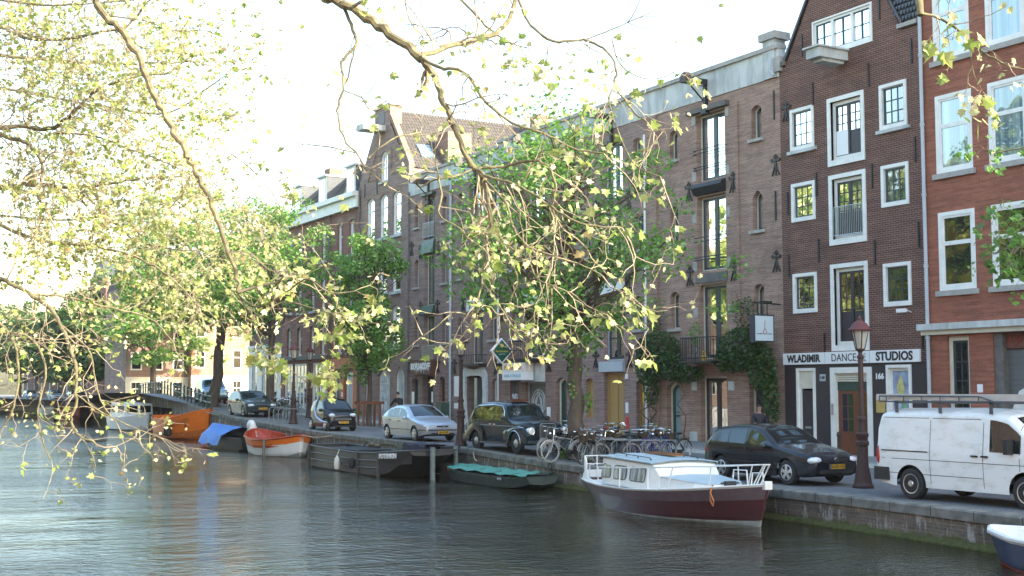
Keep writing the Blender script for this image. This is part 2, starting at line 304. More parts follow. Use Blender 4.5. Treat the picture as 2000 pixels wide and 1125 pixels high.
for y in OPEN: g.add([(qx(y), y, -3), (40, y, -3), (40, y, 1.8), (qx(y), y, 1.8)], [(0, 1, 2, 3)])
g.add([(qx(91), 91, 1), (qx(102), 102, 1), (40, 102, 1), (40, 91, 1)], [(0, 1, 2, 3)])
tag(g.build('quay_wall', M['quay_brick']), kind='structure')
# moss-grown ledge at the water
g = MB(); g.grid([[(qx(y) - .13 - .05 * random.random(), y, WZ - .2), (qx(y) - .12 - .04 * random.random(), y, WZ + .03), (qx(y) - .02, y, WZ + .10 + .03 * random.random()), (qx(y) + .01, y, WZ + .1)] for y in [i * .5 for i in range(10, 180)]])
tag(g.build('quay_moss_ledge', mat('moss', (.09, .10, .015), .95, c2=(.03, .03, .012), sc=9)), kind='structure')
def water_mat():
    m, b, L = newm('water'); b.inputs['Base Color'].default_value = (.014, .014, .007, 1); b.inputs['Roughness'].default_value = .03; b.inputs['IOR'].default_value = 1.42; b.inputs['Specular IOR Level'].default_value = .8
    tc = nn(m, 'ShaderNodeTexCoord')
    def nz(sc, st, det, rot=0):
        mp = nn(m, 'ShaderNodeMapping'); mp.inputs['Scale'].default_value = st; mp.inputs['Rotation'].default_value = (0, 0, rot); L.new(tc.outputs['Object'], mp.inputs[0])
        n = nn(m, 'ShaderNodeTexNoise'); n.inputs['Scale'].default_value = sc; n.inputs['Detail'].default_value = det; n.inputs['Roughness'].default_value = .55; L.new(mp.outputs[0], n.inputs[0]); return n.outputs[0]
    a = nz(4.6, (1, 1.3, 1), 4, .5); c = nz(.9, (1, 1.5, 1), 2, .4); d = nz(.12, (1, 1, 1), 2)
    mr = nn(m, 'ShaderNodeMapRange'); L.new(d, mr.inputs[0]); mr.inputs[1].default_value = .35; mr.inputs[2].default_value = .65; mr.inputs[3].default_value = .35; mr.inputs[4].default_value = 1.25
    ma = nn(m, 'ShaderNodeMath', operation='MULTIPLY'); L.new(a, ma.inputs[0]); L.new(mr.outputs[0], ma.inputs[1])
    mb = nn(m, 'ShaderNodeMath', operation='MULTIPLY_ADD'); L.new(c, mb.inputs[0]); mb.inputs[1].default_value = .7; L.new(ma.outputs[0], mb.inputs[2]); e_ = nz(.3, (1, 1.8, 1), 2, .3); mc = nn(m, 'ShaderNodeMath', operation='MULTIPLY_ADD'); L.new(e_, mc.inputs[0]); mc.inputs[1].default_value = 1.7; L.new(mb.outputs[0], mc.inputs[2]); mb = mc
    bp = nn(m, 'ShaderNodeBump'); bp.inputs['Strength'].default_value = 1; bp.inputs['Distance'].default_value = .055; L.new(mb.outputs[0], bp.inputs['Height']); L.new(bp.outputs[0], b.inputs['Normal'])
water_mat()
g = MB(); g.add([(-3, -60, WZ), (60, -60, WZ), (60, 480, WZ), (-110, 480, WZ), (-110, 150, WZ), (-3, 100, WZ)], [(0, 1, 2, 3, 4, 5)]); tag(g.build('water', M['water']), kind='structure')
# near bank behind the camera
g = MB(); g.bx(-40, -1.5, -60, 110, -3, .68); tag(g.build('near_quay', M['pavement_tiles']), kind='structure')
# ================================================================ buildings
MAIN = Fr((31.7, 0, 0), (0, 1, 0), (-1, 0, 0))
def outline(u0, u1, v0, v1, rise=0, ins=0):
    a, b, c, d = u0 + ins, u1 - ins, v0 + ins, v1 - ins
    if rise <= 0: return [(a, c), (b, c), (b, d), (a, d)]
    r = min(rise, (b - a) / 2); w2 = (b - a) / 2; mid = (a + b) / 2; P = [(a, c), (b, c)]
    for k in range(9):
        t = math.pi * k / 8 if r >= w2 - 1e-6 else None
        if t is not None: P.append((mid + w2 * math.cos(t), d - r + r * math.sin(t)))
        else:
            x = 1 - k / 4; P.append((mid + w2 * x, d - r * x * x))
    return P
def clip_poly(P, C):
    for i in range(len(C)):
        a, b = C[i], C[(i + 1) % len(C)]; o = []
        sd_ = lambda p: (b[0] - a[0]) * (p[1] - a[1]) - (b[1] - a[1]) * (p[0] - a[0])
        for j in range(len(P)):
            p, q = P[j], P[(j + 1) % len(P)]; sp, sq = sd_(p), sd_(q)
            if sp >= -1e-7: o.append(p)
            if (sp > 1e-7 and sq < -1e-7) or (sp < -1e-7 and sq > 1e-7):
                t = sp / (sp - sq); o.append((p[0] + (q[0] - p[0]) * t, p[1] + (q[1] - p[1]) * t))
        P = o
        if len(P) < 3: return []
    return P
class Bld:
    def __init__(s, name, label, fr, u0, u1, H, wm, depth=10, group='houses along the canal', base=-.6):
        s.fr, s.u0, s.u1, s.H, s.wm, s.depth, s.base = fr, u0, u1, H, wm, depth, base
        s.root = thing(name, label, 'building', fr.p((u0 + u1) / 2, 0, 0), 0, group); s.ops = []
    def B(s, m, name, mt, parent=None, smooth=False): return m.build(name, mt if not isinstance(mt, str) else M[mt], parent or s.root, smooth, s.root)
    def box(s, name, mt, u0, u1, v0, v1, n0, n1, parent=None):
        m = MB(); m.fb(s.fr, u0, u1, v0, v1, n0, n1); return s.B(m, name, mt, parent)
    def ringm(s, m, A, Bq, n0, n1):
        k = len(A); P = lambda q, n: [s.fr.p(x, y, n) for x, y in q]
        vs = P(A, n1) + P(Bq, n1) + P(A, n0) + P(Bq, n0); f = []
        for i in range(k):
            j = (i + 1) % k; f += [(i, j, k + j, k + i), (i, j, 2 * k + j, 2 * k + i), (k + i, k + j, 3 * k + j, 3 * k + i)]
        m.add(vs, f)
    def win(s, u0, u1, v0, v1, rise=0, dep=.2, f1=('white_paint', .08), f2=None, cols=0, rows=(), bar=None, bw=.03, pane='glass_dark', sill=None, casing=None, name='window', label=None, cut=True, mid=None, arch=None, solid=None):
        if cut: s.ops.append((u0, u1, v0, v1, rise, dep))
        m = MB(); w1 = f1[1]; s.ringm(m, outline(u0, u1, v0, v1, rise), outline(u0, u1, v0, v1, rise, w1), -dep - .02, -dep + .06)
        if casing:
            cw = casing[1]; s.ringm(m, outline(u0 - cw, u1 + cw, v0 - (casing[2] if len(casing) > 2 else cw), v1 + cw), outline(u0, u1, v0, v1), -dep, .045)
        o = s.B(m, name, f1[0]); 
        if label: o['label'] = label
        ins = w1; bm = bar or (f2[0] if f2 else f1[0])
        m = MB()
        if f2: s.ringm(m, outline(u0, u1, v0, v1, rise, ins), outline(u0, u1, v0, v1, rise, ins + f2[1]), -dep - .02, -dep + .035); ins += f2[1]
        a, b, c, d = u0 + ins, u1 - ins, v0 + ins, v1 - ins; hh = (lambda u: 0) if rise <= 0 else (lambda u: (rise * ((2 * (u - (u0 + u1) / 2) / (u1 - u0)) ** 2)))
        if mid: m.fb(s.fr, (a + b) / 2 - mid / 2, (a + b) / 2 + mid / 2, c, d, -dep - .018, -dep + .045)
        for k in range(cols): u = a + (b - a) * (k + 1) / (cols + 1); m.fb(s.fr, u - bw / 2, u + bw / 2, c, d - hh(u), -dep - .016, -dep + .02)
        for t in rows:
            tt, bb = (t if isinstance(t, tuple) else (t, bw)); v = c + (d - c) * tt; m.fb(s.fr, a, b, v - bb / 2, v + bb / 2, -dep - .014, -dep + .026)
        if solid: m.fb(s.fr, a, b, c, c + (d - c) * solid, -dep - .015, -dep + .015)
        if m.v: s.B(m, 'sash', bm, o)
        m = MB(); P = outline(u0, u1, v0, v1, rise, w1 * .5); m.add([s.fr.p(x, y, -dep) for x, y in P], [tuple(range(len(P)))]); s.B(m, 'pane', pane, o)
        if sill: m = MB(); m.fb(s.fr, u0 - sill[1], u1 + sill[1], v0 - sill[2], v0 - .002 - (casing[1] if casing else 0), -.1, sill[3] if len(sill) > 3 else .09); s.B(m, 'sill', sill[0], o)
        if arch:
            m = MB(); A = outline(u0 - .0, u1 + .0, v0, v1 + .0, rise)[2:]; mid_ = (u0 + u1) / 2; q = [(mid_ + (x - mid_) * 1.28, y + .3) for x, y in A]; k = len(A)
            m.add([s.fr.p(x, y, .012) for x, y in A] + [s.fr.p(x, y, .012) for x, y in q], [(i, i + 1, k + i + 1, k + i) for i in range(k - 1)]); s.B(m, 'brick_arch', arch)
        return o
    def wallm(s, u0, u1, v0, v1, clip=None, n=0, ops=None, rev=True):
        m = MB(); ops = s.ops if ops is None else ops
        us = sorted({u0, u1} | {x for o in ops for x in o[:2] if u0 < x < u1}); vs_ = sorted({v0, v1} | {x for o in ops for x in o[2:4] if v0 < x < v1})
        for a, b in zip(us, us[1:]):
            for c, d in zip(vs_, vs_[1:]):
                x, y = (a + b) / 2, (c + d) / 2
                if any(o[0] < x < o[1] and o[2] < y < o[3] for o in ops): continue
                P = [(a, c), (b, c), (b, d), (a, d)]
                if clip: P = clip_poly(P, clip)
                if P: m.add([s.fr.p(p, q, n) for p, q in P], [tuple(range(len(P)))])
        for o in (ops if rev else ()):
            P = outline(*o[:4], o[4]); k = len(P)
            m.add([s.fr.p(p, q, n) for p, q in P] + [s.fr.p(p, q, -o[5] - .03) for p, q in P], [(i, (i + 1) % k, k + (i + 1) % k, k + i) for i in range(k)])
            if o[4] > 0:
                arc = P[2:]; h = len(arc) // 2
                for cnr, seg in (((o[1], o[3]), arc[:h + 1]), ((o[0], o[3]), arc[h:])):
                    for p, q in zip(seg, seg[1:]): m.add([s.fr.p(*cnr, n), s.fr.p(*p, n), s.fr.p(*q, n)], [(0, 1, 2)])
        return m
    def finish(s, clip=None, H=None, roof='zinc', flat=True, back=True):
        H = H or s.H; m = s.wallm(s.u0, s.u1, s.base, s.gsh if clip else H)
        if clip: g_ = s.wallm(s.u0, s.u1, s.gsh, H, clip, rev=False); m.add(g_.v, g_.f)
        if back:
            hs = s.H if not clip else s.sh
            for u in (s.u0, s.u1): m.add([s.fr.p(u, s.base, 0), s.fr.p(u, s.base, -s.depth), s.fr.p(u, hs, -s.depth), s.fr.p(u, hs, 0)], [(0, 1, 2, 3)])
            m.add([s.fr.p(s.u0, s.base, -s.depth), s.fr.p(s.u1, s.base, -s.depth), s.fr.p(s.u1, hs, -s.depth), s.fr.p(s.u0, hs, -s.depth)], [(0, 1, 2, 3)])
        s.B(m, 'wall', s.wm)
        if flat: s.box('roof', roof, s.u0 + .02, s.u1 - .02, s.H - .05, s.H + .03, -s.depth, -.02)
    def anchor(s, u, v, fancy=True, h=.45):
        h = h * .82 if fancy else h; m = MB(); f = s.fr
        m.fb(f, u - .025, u + .025, v - h, v + h, .01, .05)
        if fancy:
            m.fb(f, u - .2, u + .2, v + h * .42, v + h * .42 + .07, .012, .055)
            for q in (-1, 1):
                m.tube([f.p(u, v + .1, .03), f.p(u + q * .07, v - .12, .05), f.p(u + q * .2, v - h, .03)], .03, 4)
                m.tube([f.p(u + q * .2, v + h * .42, .03), f.p(u + q * .26, v + h * .62, .03), f.p(u + q * .18, v + h * .7, .03)], .028, 4)
            m.tube([f.p(u - .1, v + h * .8, .03), f.p(u, v + h * 1.15, .03), f.p(u + .1, v + h * .8, .03)], .03, 4)
        s.B(m, 'wall_anchor', 'black_iron')
    def pipe(s, u, v0, v1, mt='white_paint', r=.055):
        m = MB(); m.tube([s.fr.p(u, v0, .09), s.fr.p(u, v1, .09)], r, 8)
        v = v0 + 1.5
        while v < v1: m.tube([s.fr.p(u, v, .09), s.fr.p(u, v + .08, .09)], r * 1.35, 8); v += 2.3
        s.B(m, 'drainpipe', mt, smooth=True)
    def rail(s, u0, u1, v0, v1, n, hb=(0, 1), nb=0, r=.015, mt='black_iron', name='railing'):
        m = MB(); f = s.fr
        for t in hb: v = v0 + (v1 - v0) * t; m.tube([f.p(u0, v, 0), f.p(u0, v, n), f.p(u1, v, n), f.p(u1, v, 0)], r * 1.3, 5)
        for k in range(nb): u = u0 + (u1 - u0) * k / (nb - 1); m.tube([f.p(u, v0, n), f.p(u, v1, n)], r, 4)
        s.B(m, name, mt)

# ---- A: red building with big white windows (right edge)
A = Bld('red_brick_house', 'orange-red brick house with big white-framed windows at the right edge of the photo', MAIN, 14, 28.1, 18.5, 'brick_orange_red')
for (c, d, pn) in ((5.5, 8.0, 'glass_gold_reflection'), (9.24, 11.77, 'glass_sky_reflection'), (12.9, 15.4, 'glass_sky_reflection')):
    for (a, b) in ((26.14, 27.57), (24.1, 25.53), (21.6, 23.2), (19.2, 20.8), (16.6, 18.2)):
        A.win(a, b, c, d, dep=.06, f1=('white_paint', .13), f2=('white_paint', .07), rows=((.62, .13),), pane=pn, sill=('stone', .1, .17, .1), bw=.05)
A.win(26.5, 27.36, .15, 4.05, dep=.18, f1=('cream_paint', .13), f2=('dark_green', .07), cols=1, rows=((.33, .09), (.5, .04), (.66, .04), (.83, .04)), bar='dark_frame', pane='glass_dark', name='door')
A.ops.append((17.5, 25.6, -.6, 4.1, 0, .35))
A.finish()
sh = A.box('garage_shutter', 'shutter_grey', 17.5, 25.45, -.3, 3.6, -.33, -.3); sh['label'] = 'grey roller shutter with a white sprayed shape'
A.box('garage_fascia', 'fascia_rust', 17.5, 25.55, 3.62, 4.12, -.31, -.2)
A.box('garage_post', 'dark_stone', 25.3, 25.6, -.3, 4.08, -.3, -.05)
m = MB()
for k in range(9): # sprayed lettering on the fascia
    u = 25.2 - k * .28; m.tube([A.fr.p(u, 3.72, -.19), A.fr.p(u - .05, 4.0, -.19), A.fr.p(u - .12, 3.78, -.19), A.fr.p(u - .2, 3.95, -.19)], .022, 4)
A.B(m, 'sprayed_lettering', mat('spray_red', (.30, .05, .03), .6))
m = MB(); m.prism([A.fr.p(u, v, -.298) for u, v in ((25.2, .3), (25.3, 1.6), (24.95, 2.35), (24.6, 2.5), (24.35, 2.2), (24.1, 2.45), (23.6, 2.3), (23.5, .3), (23.9, .3), (24.0, 1.3), (24.4, 1.75), (24.8, 1.3), (24.85, .3))], [A.fr.p(u, v, -.292) for u, v in ((25.2, .3), (25.3, 1.6), (24.95, 2.35), (24.6, 2.5), (24.35, 2.2), (24.1, 2.45), (23.6, 2.3), (23.5, .3), (23.9, .3), (24.0, 1.3), (24.4, 1.75), (24.8, 1.3), (24.85, .3))]); A.B(m, 'sprayed_shape', 'white_paint')
A.box('cornice', 'weathered_white', 14, 28.3, 4.27, 4.47, 0, .3); A.box('cornice', 'cream_paint', 14, 28.25, 4.12, 4.268, 0, .16)
A.pipe(28.02, .2, 18.5, 'grey_paint', .06)
A.box('number_plate', 'sign_white', 26.02, 26.22, 2.3, 2.55, 0, .02)
# ---- B: brown gable house
B = Bld('gabled_house', 'tall dark brown brick gable house with small white-cased windows and a plum ground floor', MAIN, 28.1, 34.8, 15, 'brick_brown'); B.sh = 14.3; B.gsh = 14.3
for (c, d, k) in ((5.27, 6.45, 2), (8.6, 9.75, 2), (11.22, 12.5, 2)):
    for (a, b) in ((28.83, 29.78), (33.15, 34.13)):
        B.win(a, b, c, d, dep=.07, f1=('white_paint', .02), f2=('dark_frame', .045), cols=2, rows=(.33, .66), bar='dark_frame', casing=('white_paint', .12, .14), pane='glass_curtain' if c > 6 else 'glass_gold_reflection')
        if c > 11: B.box('sill', 'weathered_white', a - .25, b + .25, c - .26, c - .142, 0, .1)
for (c, d, ps) in ((3.92, 6.6, 'glass_stained'), (7.62, 9.75, 'glass_curtain'), (10.42, 12.5, 'glass_curtain')):
    o = B.win(30.75, 32.2, c, d, dep=.16, f1=('white_paint', .13), f2=('dark_frame', .07), mid=.12, rows=((.45, .05), (.64, .03), (.82, .03)), bar='plum_panel', solid=.42 if c < 10 else .45, casing=('weathered_white', .15, .2), pane=ps, name='loading_door')
    for q in (-1, 1): um = 31.475 + q * .31; B.box('glazing_bar', 'dark_frame', um - .015, um + .015, c + (d - c) * .45, d - .2, -.165, -.135, o)
B.box('board', 'sign_white', 31.5, 32.05, 10.58, 11.45, -.13, -.11)
B.rail(30.8, 32.15, 7.75, 8.75, .02, hb=(0, 1), nb=17, r=.012, mt='steel_grey')
# gable triple window
B.win(30.2, 32.95, 14.35, 15.55, dep=.07, f1=('white_paint', .09), f2=('dark_frame', .04), cols=0, rows=(.5,), bar='dark_frame', casing=('white_paint', .06, .12), pane='glass_curtain')
for u in (31.1, 32.05): B.box('mullion', 'white_paint', u - .06, u + .06, 14.4, 15.5, -.08, .0)
for u in (30.67, 31.57, 32.5): B.box('glazing_bar', 'dark_frame', u - .02, u + .02, 14.45, 15.45, -.08, -.03)
m = MB(); f = B.fr; m.fb(f, 31.3, 31.95, 13.82, 14.16, 0, 1.35); m.fb(f, 31.22, 32.03, 14.16, 14.22, 0, 1.45); m.fb(f, 31.4, 31.85, 13.7, 13.82, .1, 1.1); B.B(m, 'hoist_beam', 'weathered_white')
for (u, v) in ((30.35, 13.1), (33.05, 13.0), (30.3, 9.6), (32.95, 9.7), (30.25, 7.0), (32.9, 7.3), (28.45, 13.5), (28.4, 10.2), (28.35, 7.4), (34.45, 9.2), (34.45, 6.9), (29.8, 15.3), (33.55, 14.9), (32.7, 3.95), (28.3, 4.1)): B.anchor(u, v, False, .42)
B.anchor(34.45, 12.6, True, .4)
# ground floor
gops = [(33.17, 34.12, -.6, 3.15, 0, .12), (30.5, 32.42, -.6, 3.15, 0, .12), (28.85, 29.78, 1.35, 3.12, 0, .12)]
B.ops += [(33.17, 34.12, -.6, 3.15, 0, .12), (30.5, 32.42, -.6, 3.15, 0, .12), (28.85, 29.78, 1.35, 3.12, 0, .12)]
B.finish(clip=[(28.84, 14.3), (34.48, 14.3), (31.75, 18.85), (31.25, 18.85)], H=19, flat=False)
B.box('parapet_stone', 'dark_stone', 34.42, 34.95, 14.36, 14.52, -.3, .12); B.box('parapet_stone', 'stone', 28.15, 29.0, 14.36, 14.5, -.3, .1)
m = MB()                                                             # coping up the gable slopes
for a, b in (((34.5, 14.4), (31.75, 18.9)), ((28.8, 14.4), (31.25, 18.9))): m.prism([f.p(a[0], a[1], .08), f.p(b[0], b[1], .08), f.p(b[0], b[1] + .14, .08), f.p(a[0], a[1] + .2, .08)], [f.p(a[0], a[1], -.3), f.p(b[0], b[1], -.3), f.p(b[0], b[1] + .14, -.3), f.p(a[0], a[1] + .2, -.3)])
B.B(m, 'gable_coping', 'plum_panel')
m = MB()
for q, e in ((28.1, 31.5), (34.8, 31.5)): m.prism([f.p(q, 14.3, -.3), f.p(e, 18.6, -.3), f.p(e, 18.45, -.3), f.p(q, 14.15, -.3)], [f.p(q, 14.3, -10), f.p(e, 18.6, -10), f.p(e, 18.45, -10), f.p(q, 14.15, -10)])
B.B(m, 'roof', 'slate')
m = MB()                                                             # dark fish-scale dormer roof beside the gable
for r in range(9):
    for k in range(9):
        u = 29.25 - k * .14 - (r % 2) * .07; v = 14.75 + r * .2
        if u > 28.15 and u < 28.9 + (v - 14.42) * .55: m.prism([f.p(u, v, .02), f.p(u - .13, v, .02), f.p(u - .1, v - .12, .05), f.p(u - .065, v - .16, .05), f.p(u - .03, v - .12, .05)], [f.p(u, v, -.06), f.p(u - .13, v, -.06), f.p(u - .1, v - .12, -.01), f.p(u - .065, v - .16, -.01), f.p(u - .03, v - .12, -.01)])
m.prism([f.p(28.12, 14.5, -.07), f.p(28.9, 14.5, -.07), f.p(30.0, 16.8, -.07), f.p(28.12, 16.8, -.07)], [f.p(28.12, 14.5, -.3), f.p(28.9, 14.5, -.3), f.p(30.0, 16.8, -.3), f.p(28.12, 16.8, -.3)])
B.B(m, 'slate_dormer', 'slate')
pm = B.wallm(28.2, 34.75, -.3, 3.27, n=.03, ops=gops); B.B(pm, 'ground_floor_panel', 'plum_panel')
def door_frame(Bd, u0, u1, v1, fm, w=.12, v0=0.1, n=.08):
    m = MB(); m.fb(Bd.fr, u0, u0 + w, v0, v1, -.12, n); m.fb(Bd.fr, u1 - w, u1, v0, v1, -.12, n); m.fb(Bd.fr, u0 + w, u1 - w, v1 - w, v1, -.12, n - .003); return Bd.B(m, 'door_frame', fm)
door_frame(B, 33.17, 34.12, 3.15, 'white_paint', .1); B.box('door_panel', 'cream_paint', 33.27, 34.02, 2.42, 3.05, -.1, .02)
d = B.box('door', 'plum_panel', 33.33, 33.93, .1, 2.36, -.1, -.04); B.box('letterbox', 'steel_grey', 33.5, 33.8, 1.0, 1.07, -.039, -.02, d)
m = MB(); m.fb(B.fr, 33.24, 33.33, .1, 2.42, -.1, .03); m.fb(B.fr, 33.93, 34.05, .1, 2.42, -.1, .03); B.B(m, 'door_frame', 'white_paint')
door_frame(B, 30.5, 32.42, 3.15, 'white_paint', .2)
m = MB(); [m.fb(B.fr, 30.7, 32.22, 2.66 + k * .075, 2.72 + k * .075, -.1, -.02 + .01 * (k % 2)) for k in range(4)]; B.B(m, 'blind_box', 'cream_paint')
B.box('transom_panel', 'dark_green', 30.7, 32.22, 2.35, 2.655, -.12, -.08)
d = B.box('door', 'red_brown_wood', 30.7, 32.22, .1, 2.34, -.14, -.1)
for k, (cc, nm) in enumerate((((.02, .028, .05), 'pane_blue'), ((.02, .055, .03), 'pane_green'), ((.17, .08, .02), 'pane_amber'), ((.16, .07, .02), 'pane_orange'))):
    mat(nm, cc, .15); u = 32.0 - k * .27 - (.12 if k > 1 else 0)
    for r in range(3): B.box('door_pane', nm, u - .2, u, .95 + r * .44, 1.36 + r * .44, -.099, -.09, d)
B.box('entry_phone', 'steel_grey', 32.27, 32.36, 1.5, 1.9, .08, .11)
B.win(28.85, 29.78, 1.35, 3.12, dep=.1, f1=('white_paint', .12), cut=False, pane=mat('poster_window', (.40, .42, .36), .3), sill=('white_paint', .05, .12, .1))
door_frame(B, 28.78, 29.85, 3.2, 'white_paint', .1, v0=.1)
B.box('window_panel', 'white_paint', 28.9, 29.75, .1, 1.23, -.05, .04)
# poster in the window: loose coloured shapes
po = thing('poster', 'painted poster of a pale green and yellow figure on blue in the ground floor window', 'poster', B.fr.p(29.3, 2.1, -.03))
m = MB(); m.fb(B.fr, 28.98, 29.66, 1.5, 2.98, -.06, -.05); m.build('sheet', mat('poster_blue', (.30, .36, .50), .5, var=.5, sc=3), po, root=po)
for nm, cc, pts in (('poster_yellow', (.55, .50, .20), ((29.3, 2.9), (29.5, 2.5), (29.42, 2.0), (29.2, 1.9), (29.15, 2.4))), ('poster_lilac', (.36, .28, .50), ((29.6, 2.1), (29.45, 1.95), (29.5, 1.55), (29.64, 1.55))), ('poster_leaf', (.22, .38, .24), ((29.25, 2.1), (29.1, 2.0), (29.0, 1.6), (29.4, 1.6)))):
    m = MB(); m.prism([B.fr.p(u, v, -.049) for u, v in pts], [B.fr.p(u, v, -.04) for u, v in pts]); m.build('painted_shape', mat(nm, cc, .5, var=.3, sc=6), po, root=po)
m = MB(); m.fb(B.fr, 29.92, 30.32, 1.62, 2.16, .035, .06); bs = m.build('sign', mat('brass_yellow', (.50, .36, .12), .4)); bs.name = 'brass_sign'; tag(bs, 'small brass yellow notice board on the plum wall beside the white door frame', 'sign')
mat('grey_letter', (.33, .33, .35), .5)
text_mb('166', .26, TW(B.fr.p(30.15, 2.82, .05) - B.root.location, (0, -1, 0)), M['sign_white'], B.root, 'house_number', .012)
np_ = B.box('number_plate', 'grey_paint', 32.68, 32.95, 2.68, 2.92, .03, .05); text_mb('168', .15, TW(B.fr.p(32.815, 2.8, .054) - B.root.location, (0, -1, 0)), M['sign_black'], np_, 'house_number', .004)
# sign band
sg = thing('shop_sign', 'long white three-part sign reading WLADIMIR DANCE STUDIOS above the doors', 'sign', B.fr.p(31.55, 3.3, 0))
for (a, b, t, bold, sz, sxx) in ((32.62, 34.74, 'WLADIMIR', .016, .36, .95), (30.53, 32.59, 'DANCE', -.0, .37, .95), (28.36, 30.5, 'STUDIOS', .016, .40, .98)):
    m = MB(); m.fb(B.fr, a, b, 3.28, 3.69, .04, .12); bd = m.build('board', M['sign_white'], sg, root=sg)
    text_mb(t, sz, TW(B.fr.p((a + b) / 2 if t != 'DANCE' else 31.7, 3.475, .124) - sg.location, (0, -1, 0)), M['sign_black'], bd, 'lettering', bold, sx=sxx)
m = MB(); q = [(30.62, 3.35), (30.75, 3.42), (30.9, 3.36), (31.05, 3.4), (31.1, 3.34), (30.9, 3.32)]
m.prism([B.fr.p(u, v, .121) for u, v in q], [B.fr.p(u, v, .127) for u, v in q]); m.tube([B.fr.p(30.8, 3.4, .125), B.fr.p(30.7, 3.5, .125), B.fr.p(30.78, 3.56, .125), B.fr.p(30.68, 3.6, .125)], .02, 4); m.build('dancer_drawing', M['grey_letter'], sg, root=sg)
# camera and lamp fixtures on B
m = MB(); m.tube([B.fr.p(28.75, 4.9, 0), B.fr.p(28.75, 4.95, .2)], .02, 5); m.box(B.fr.p(28.9, 4.95, .3), (.12, .35, .12)); c_ = m.build('camera_housing', M['sign_white'], root=None); tag(c_, 'small white security camera on the brown gable house wall', 'camera')
# ---- warehouse type
def slim(Bd, a, b, c, d, rise=.16, pane='glass_dark', **k): return Bd.win(a, b, c, d, rise=rise, dep=.28, f1=('cream_paint', .06), f2=('dark_frame', .05), pane=pane, sill=('stone', .12, .12, .12), **k)
def tall(Bd, a, b, c, d, pane='glass_gold_reflection', fm='dark_frame', om='cream_paint', name='loading_door', rows=(), **k): return Bd.win(a, b, c, d, dep=.3, f1=(om, .07), f2=(fm, .1), mid=.2, rows=rows, pane=pane, name=name, **k)
def parapet(Bd, z0=14.03, z1=15.1, mt='weathered_white'):
    Bd.box('parapet', mt, Bd.u0, Bd.u1, z0, z1, -.3, .04); Bd.box('parapet_cap', 'stone', Bd.u0 - .02, Bd.u1 + .02, z1, z1 + .16, -.36, .14)
def hoist(Bd, u, v, L=1.3, mt='black_iron'):
    m = MB(); m.fb(Bd.fr, u - .07, u + .07, v - 1.0, v, 0, .16); m.fb(Bd.fr, u - .1, u + .1, v, v + .26, -.1, L); m.fb(Bd.fr, u - .17, u + .17, v - 1.15, v - .95, 0, .22); m.lathe(Bd.fr.p(u - .12, v + .3, L - .25), Bd.fr.U, ((0, .0), (0, .17), (.24, .17), (.24, 0)), 12)
    m.tube([Bd.fr.p(u, v, .9), Bd.fr.p(u, v - .6, .2)], .035, 5); Bd.B(m, 'hoist_beam', mt)
C_ = Bld('warehouse', 'pinkish brick warehouse with white plastered parapet and stone end pier beside the brown house', MAIN, 34.8, 43.25, 14.03, 'brick_pink')
slim(C_, 35.83, 36.4, 11.9, 13.2); slim(C_, 35.83, 36.4, 8.4, 9.9, .28); slim(C_, 35.83, 36.4, 4.88, 6.35); slim(C_, 41.0, 41.55, 11.9, 13.15); slim(C_, 41.0, 41.55, 8.4, 9.95, .28); slim(C_, 41.0, 41.6, 4.88, 6.4)
tall(C_, 37.98, 39.75, 10.72, 13.45, 'glass_sky_reflection'); tall(C_, 37.98, 39.75, 7.1, 10.1); tall(C_, 38.0, 39.72, 3.6, 6.55)
C_.rail(37.95, 39.8, 11.2, 12.0, .14, hb=(0, .12, .82, 1)); C_.rail(37.95, 39.8, 7.55, 8.45, .14, hb=(0, .12, .82, 1))
m = MB()
for a in range(9): 
    t = a / 8 * math.pi; m.fb(C_.fr, 37.95, 39.8, 10.2, 10.22, 0, .01) if a == 0 else None
m.prism([C_.fr.p(37.95, v, n) for v, n in ((10.16, 0), (10.2, .16), (10.45, .3), (10.62, .2), (10.66, 0))], [C_.fr.p(39.8, v, n) for v, n in ((10.16, 0), (10.2, .16), (10.45, .3), (10.62, .2), (10.66, 0))]); C_.B(m, 'loading_ledge', 'black_iron')
C_.box('stone_panel', 'dark_stone', 37.92, 39.85, 6.64, 7.0, 0, .05)
C_.box('lintel', 'dark_stone', 37.7, 40.2, 13.52, 13.72, 0, .2)
for v in (7.15, 9.1, 3.7, 5.3, 10.8, 13.1):
    for u in (37.72, 39.8): C_.box('quoin_stone', 'stone', u, u + .24 if u > 39 else u + .2, v, v + .38, 0, .025)
for u, v in ((37.5, 6.95), (40.25, 6.95), (37.5, 10.4), (40.25, 10.4), (35.1, 7.1), (35.05, 10.7), (42.9, 7.0)): C_.anchor(u, v)
for u, v in ((35.1, 13.0), (35.1, 9.2)): C_.anchor(u, v, False, .55)
C_.win(40.98, 41.9, .12, 2.7, rise=.25, dep=.28, f1=('cream_paint', .1), f2=('dark_green', .14), rows=((.45, .06), (.52, .03)), pane=mat('glass_aqua', (.22, .32, .33), .15), name='door')
tall(C_, 38.05, 39.7, .12, 2.9, 'glass_gold_reflection', 'plum_panel'); C_.win(35.65, 36.75, .12, 2.62, dep=.28, f1=('cream_paint', .1), f2=('dark_green', .1), pane='plum_panel', name='door')
C_.finish(); parapet(C_)
C_.box('pilaster', 'brick_pink', 42.4, 43.2, -.3, 14.0, 0, .09); C_.box('pilaster', 'brick_pink', 37.15, 37.3, 3.0, 13.5, 0, .06)
C_.box('corner_pier', 'weathered_white', 34.95, 35.6, 14.03, 15.5, -.45, .1); C_.box('corner_pier_cap', 'stone', 34.83, 35.72, 15.5, 15.78, -.6, .2); C_.box('corner_pier', 'stone', 34.62, 34.95, 14.2, 14.75, -.3, .16)
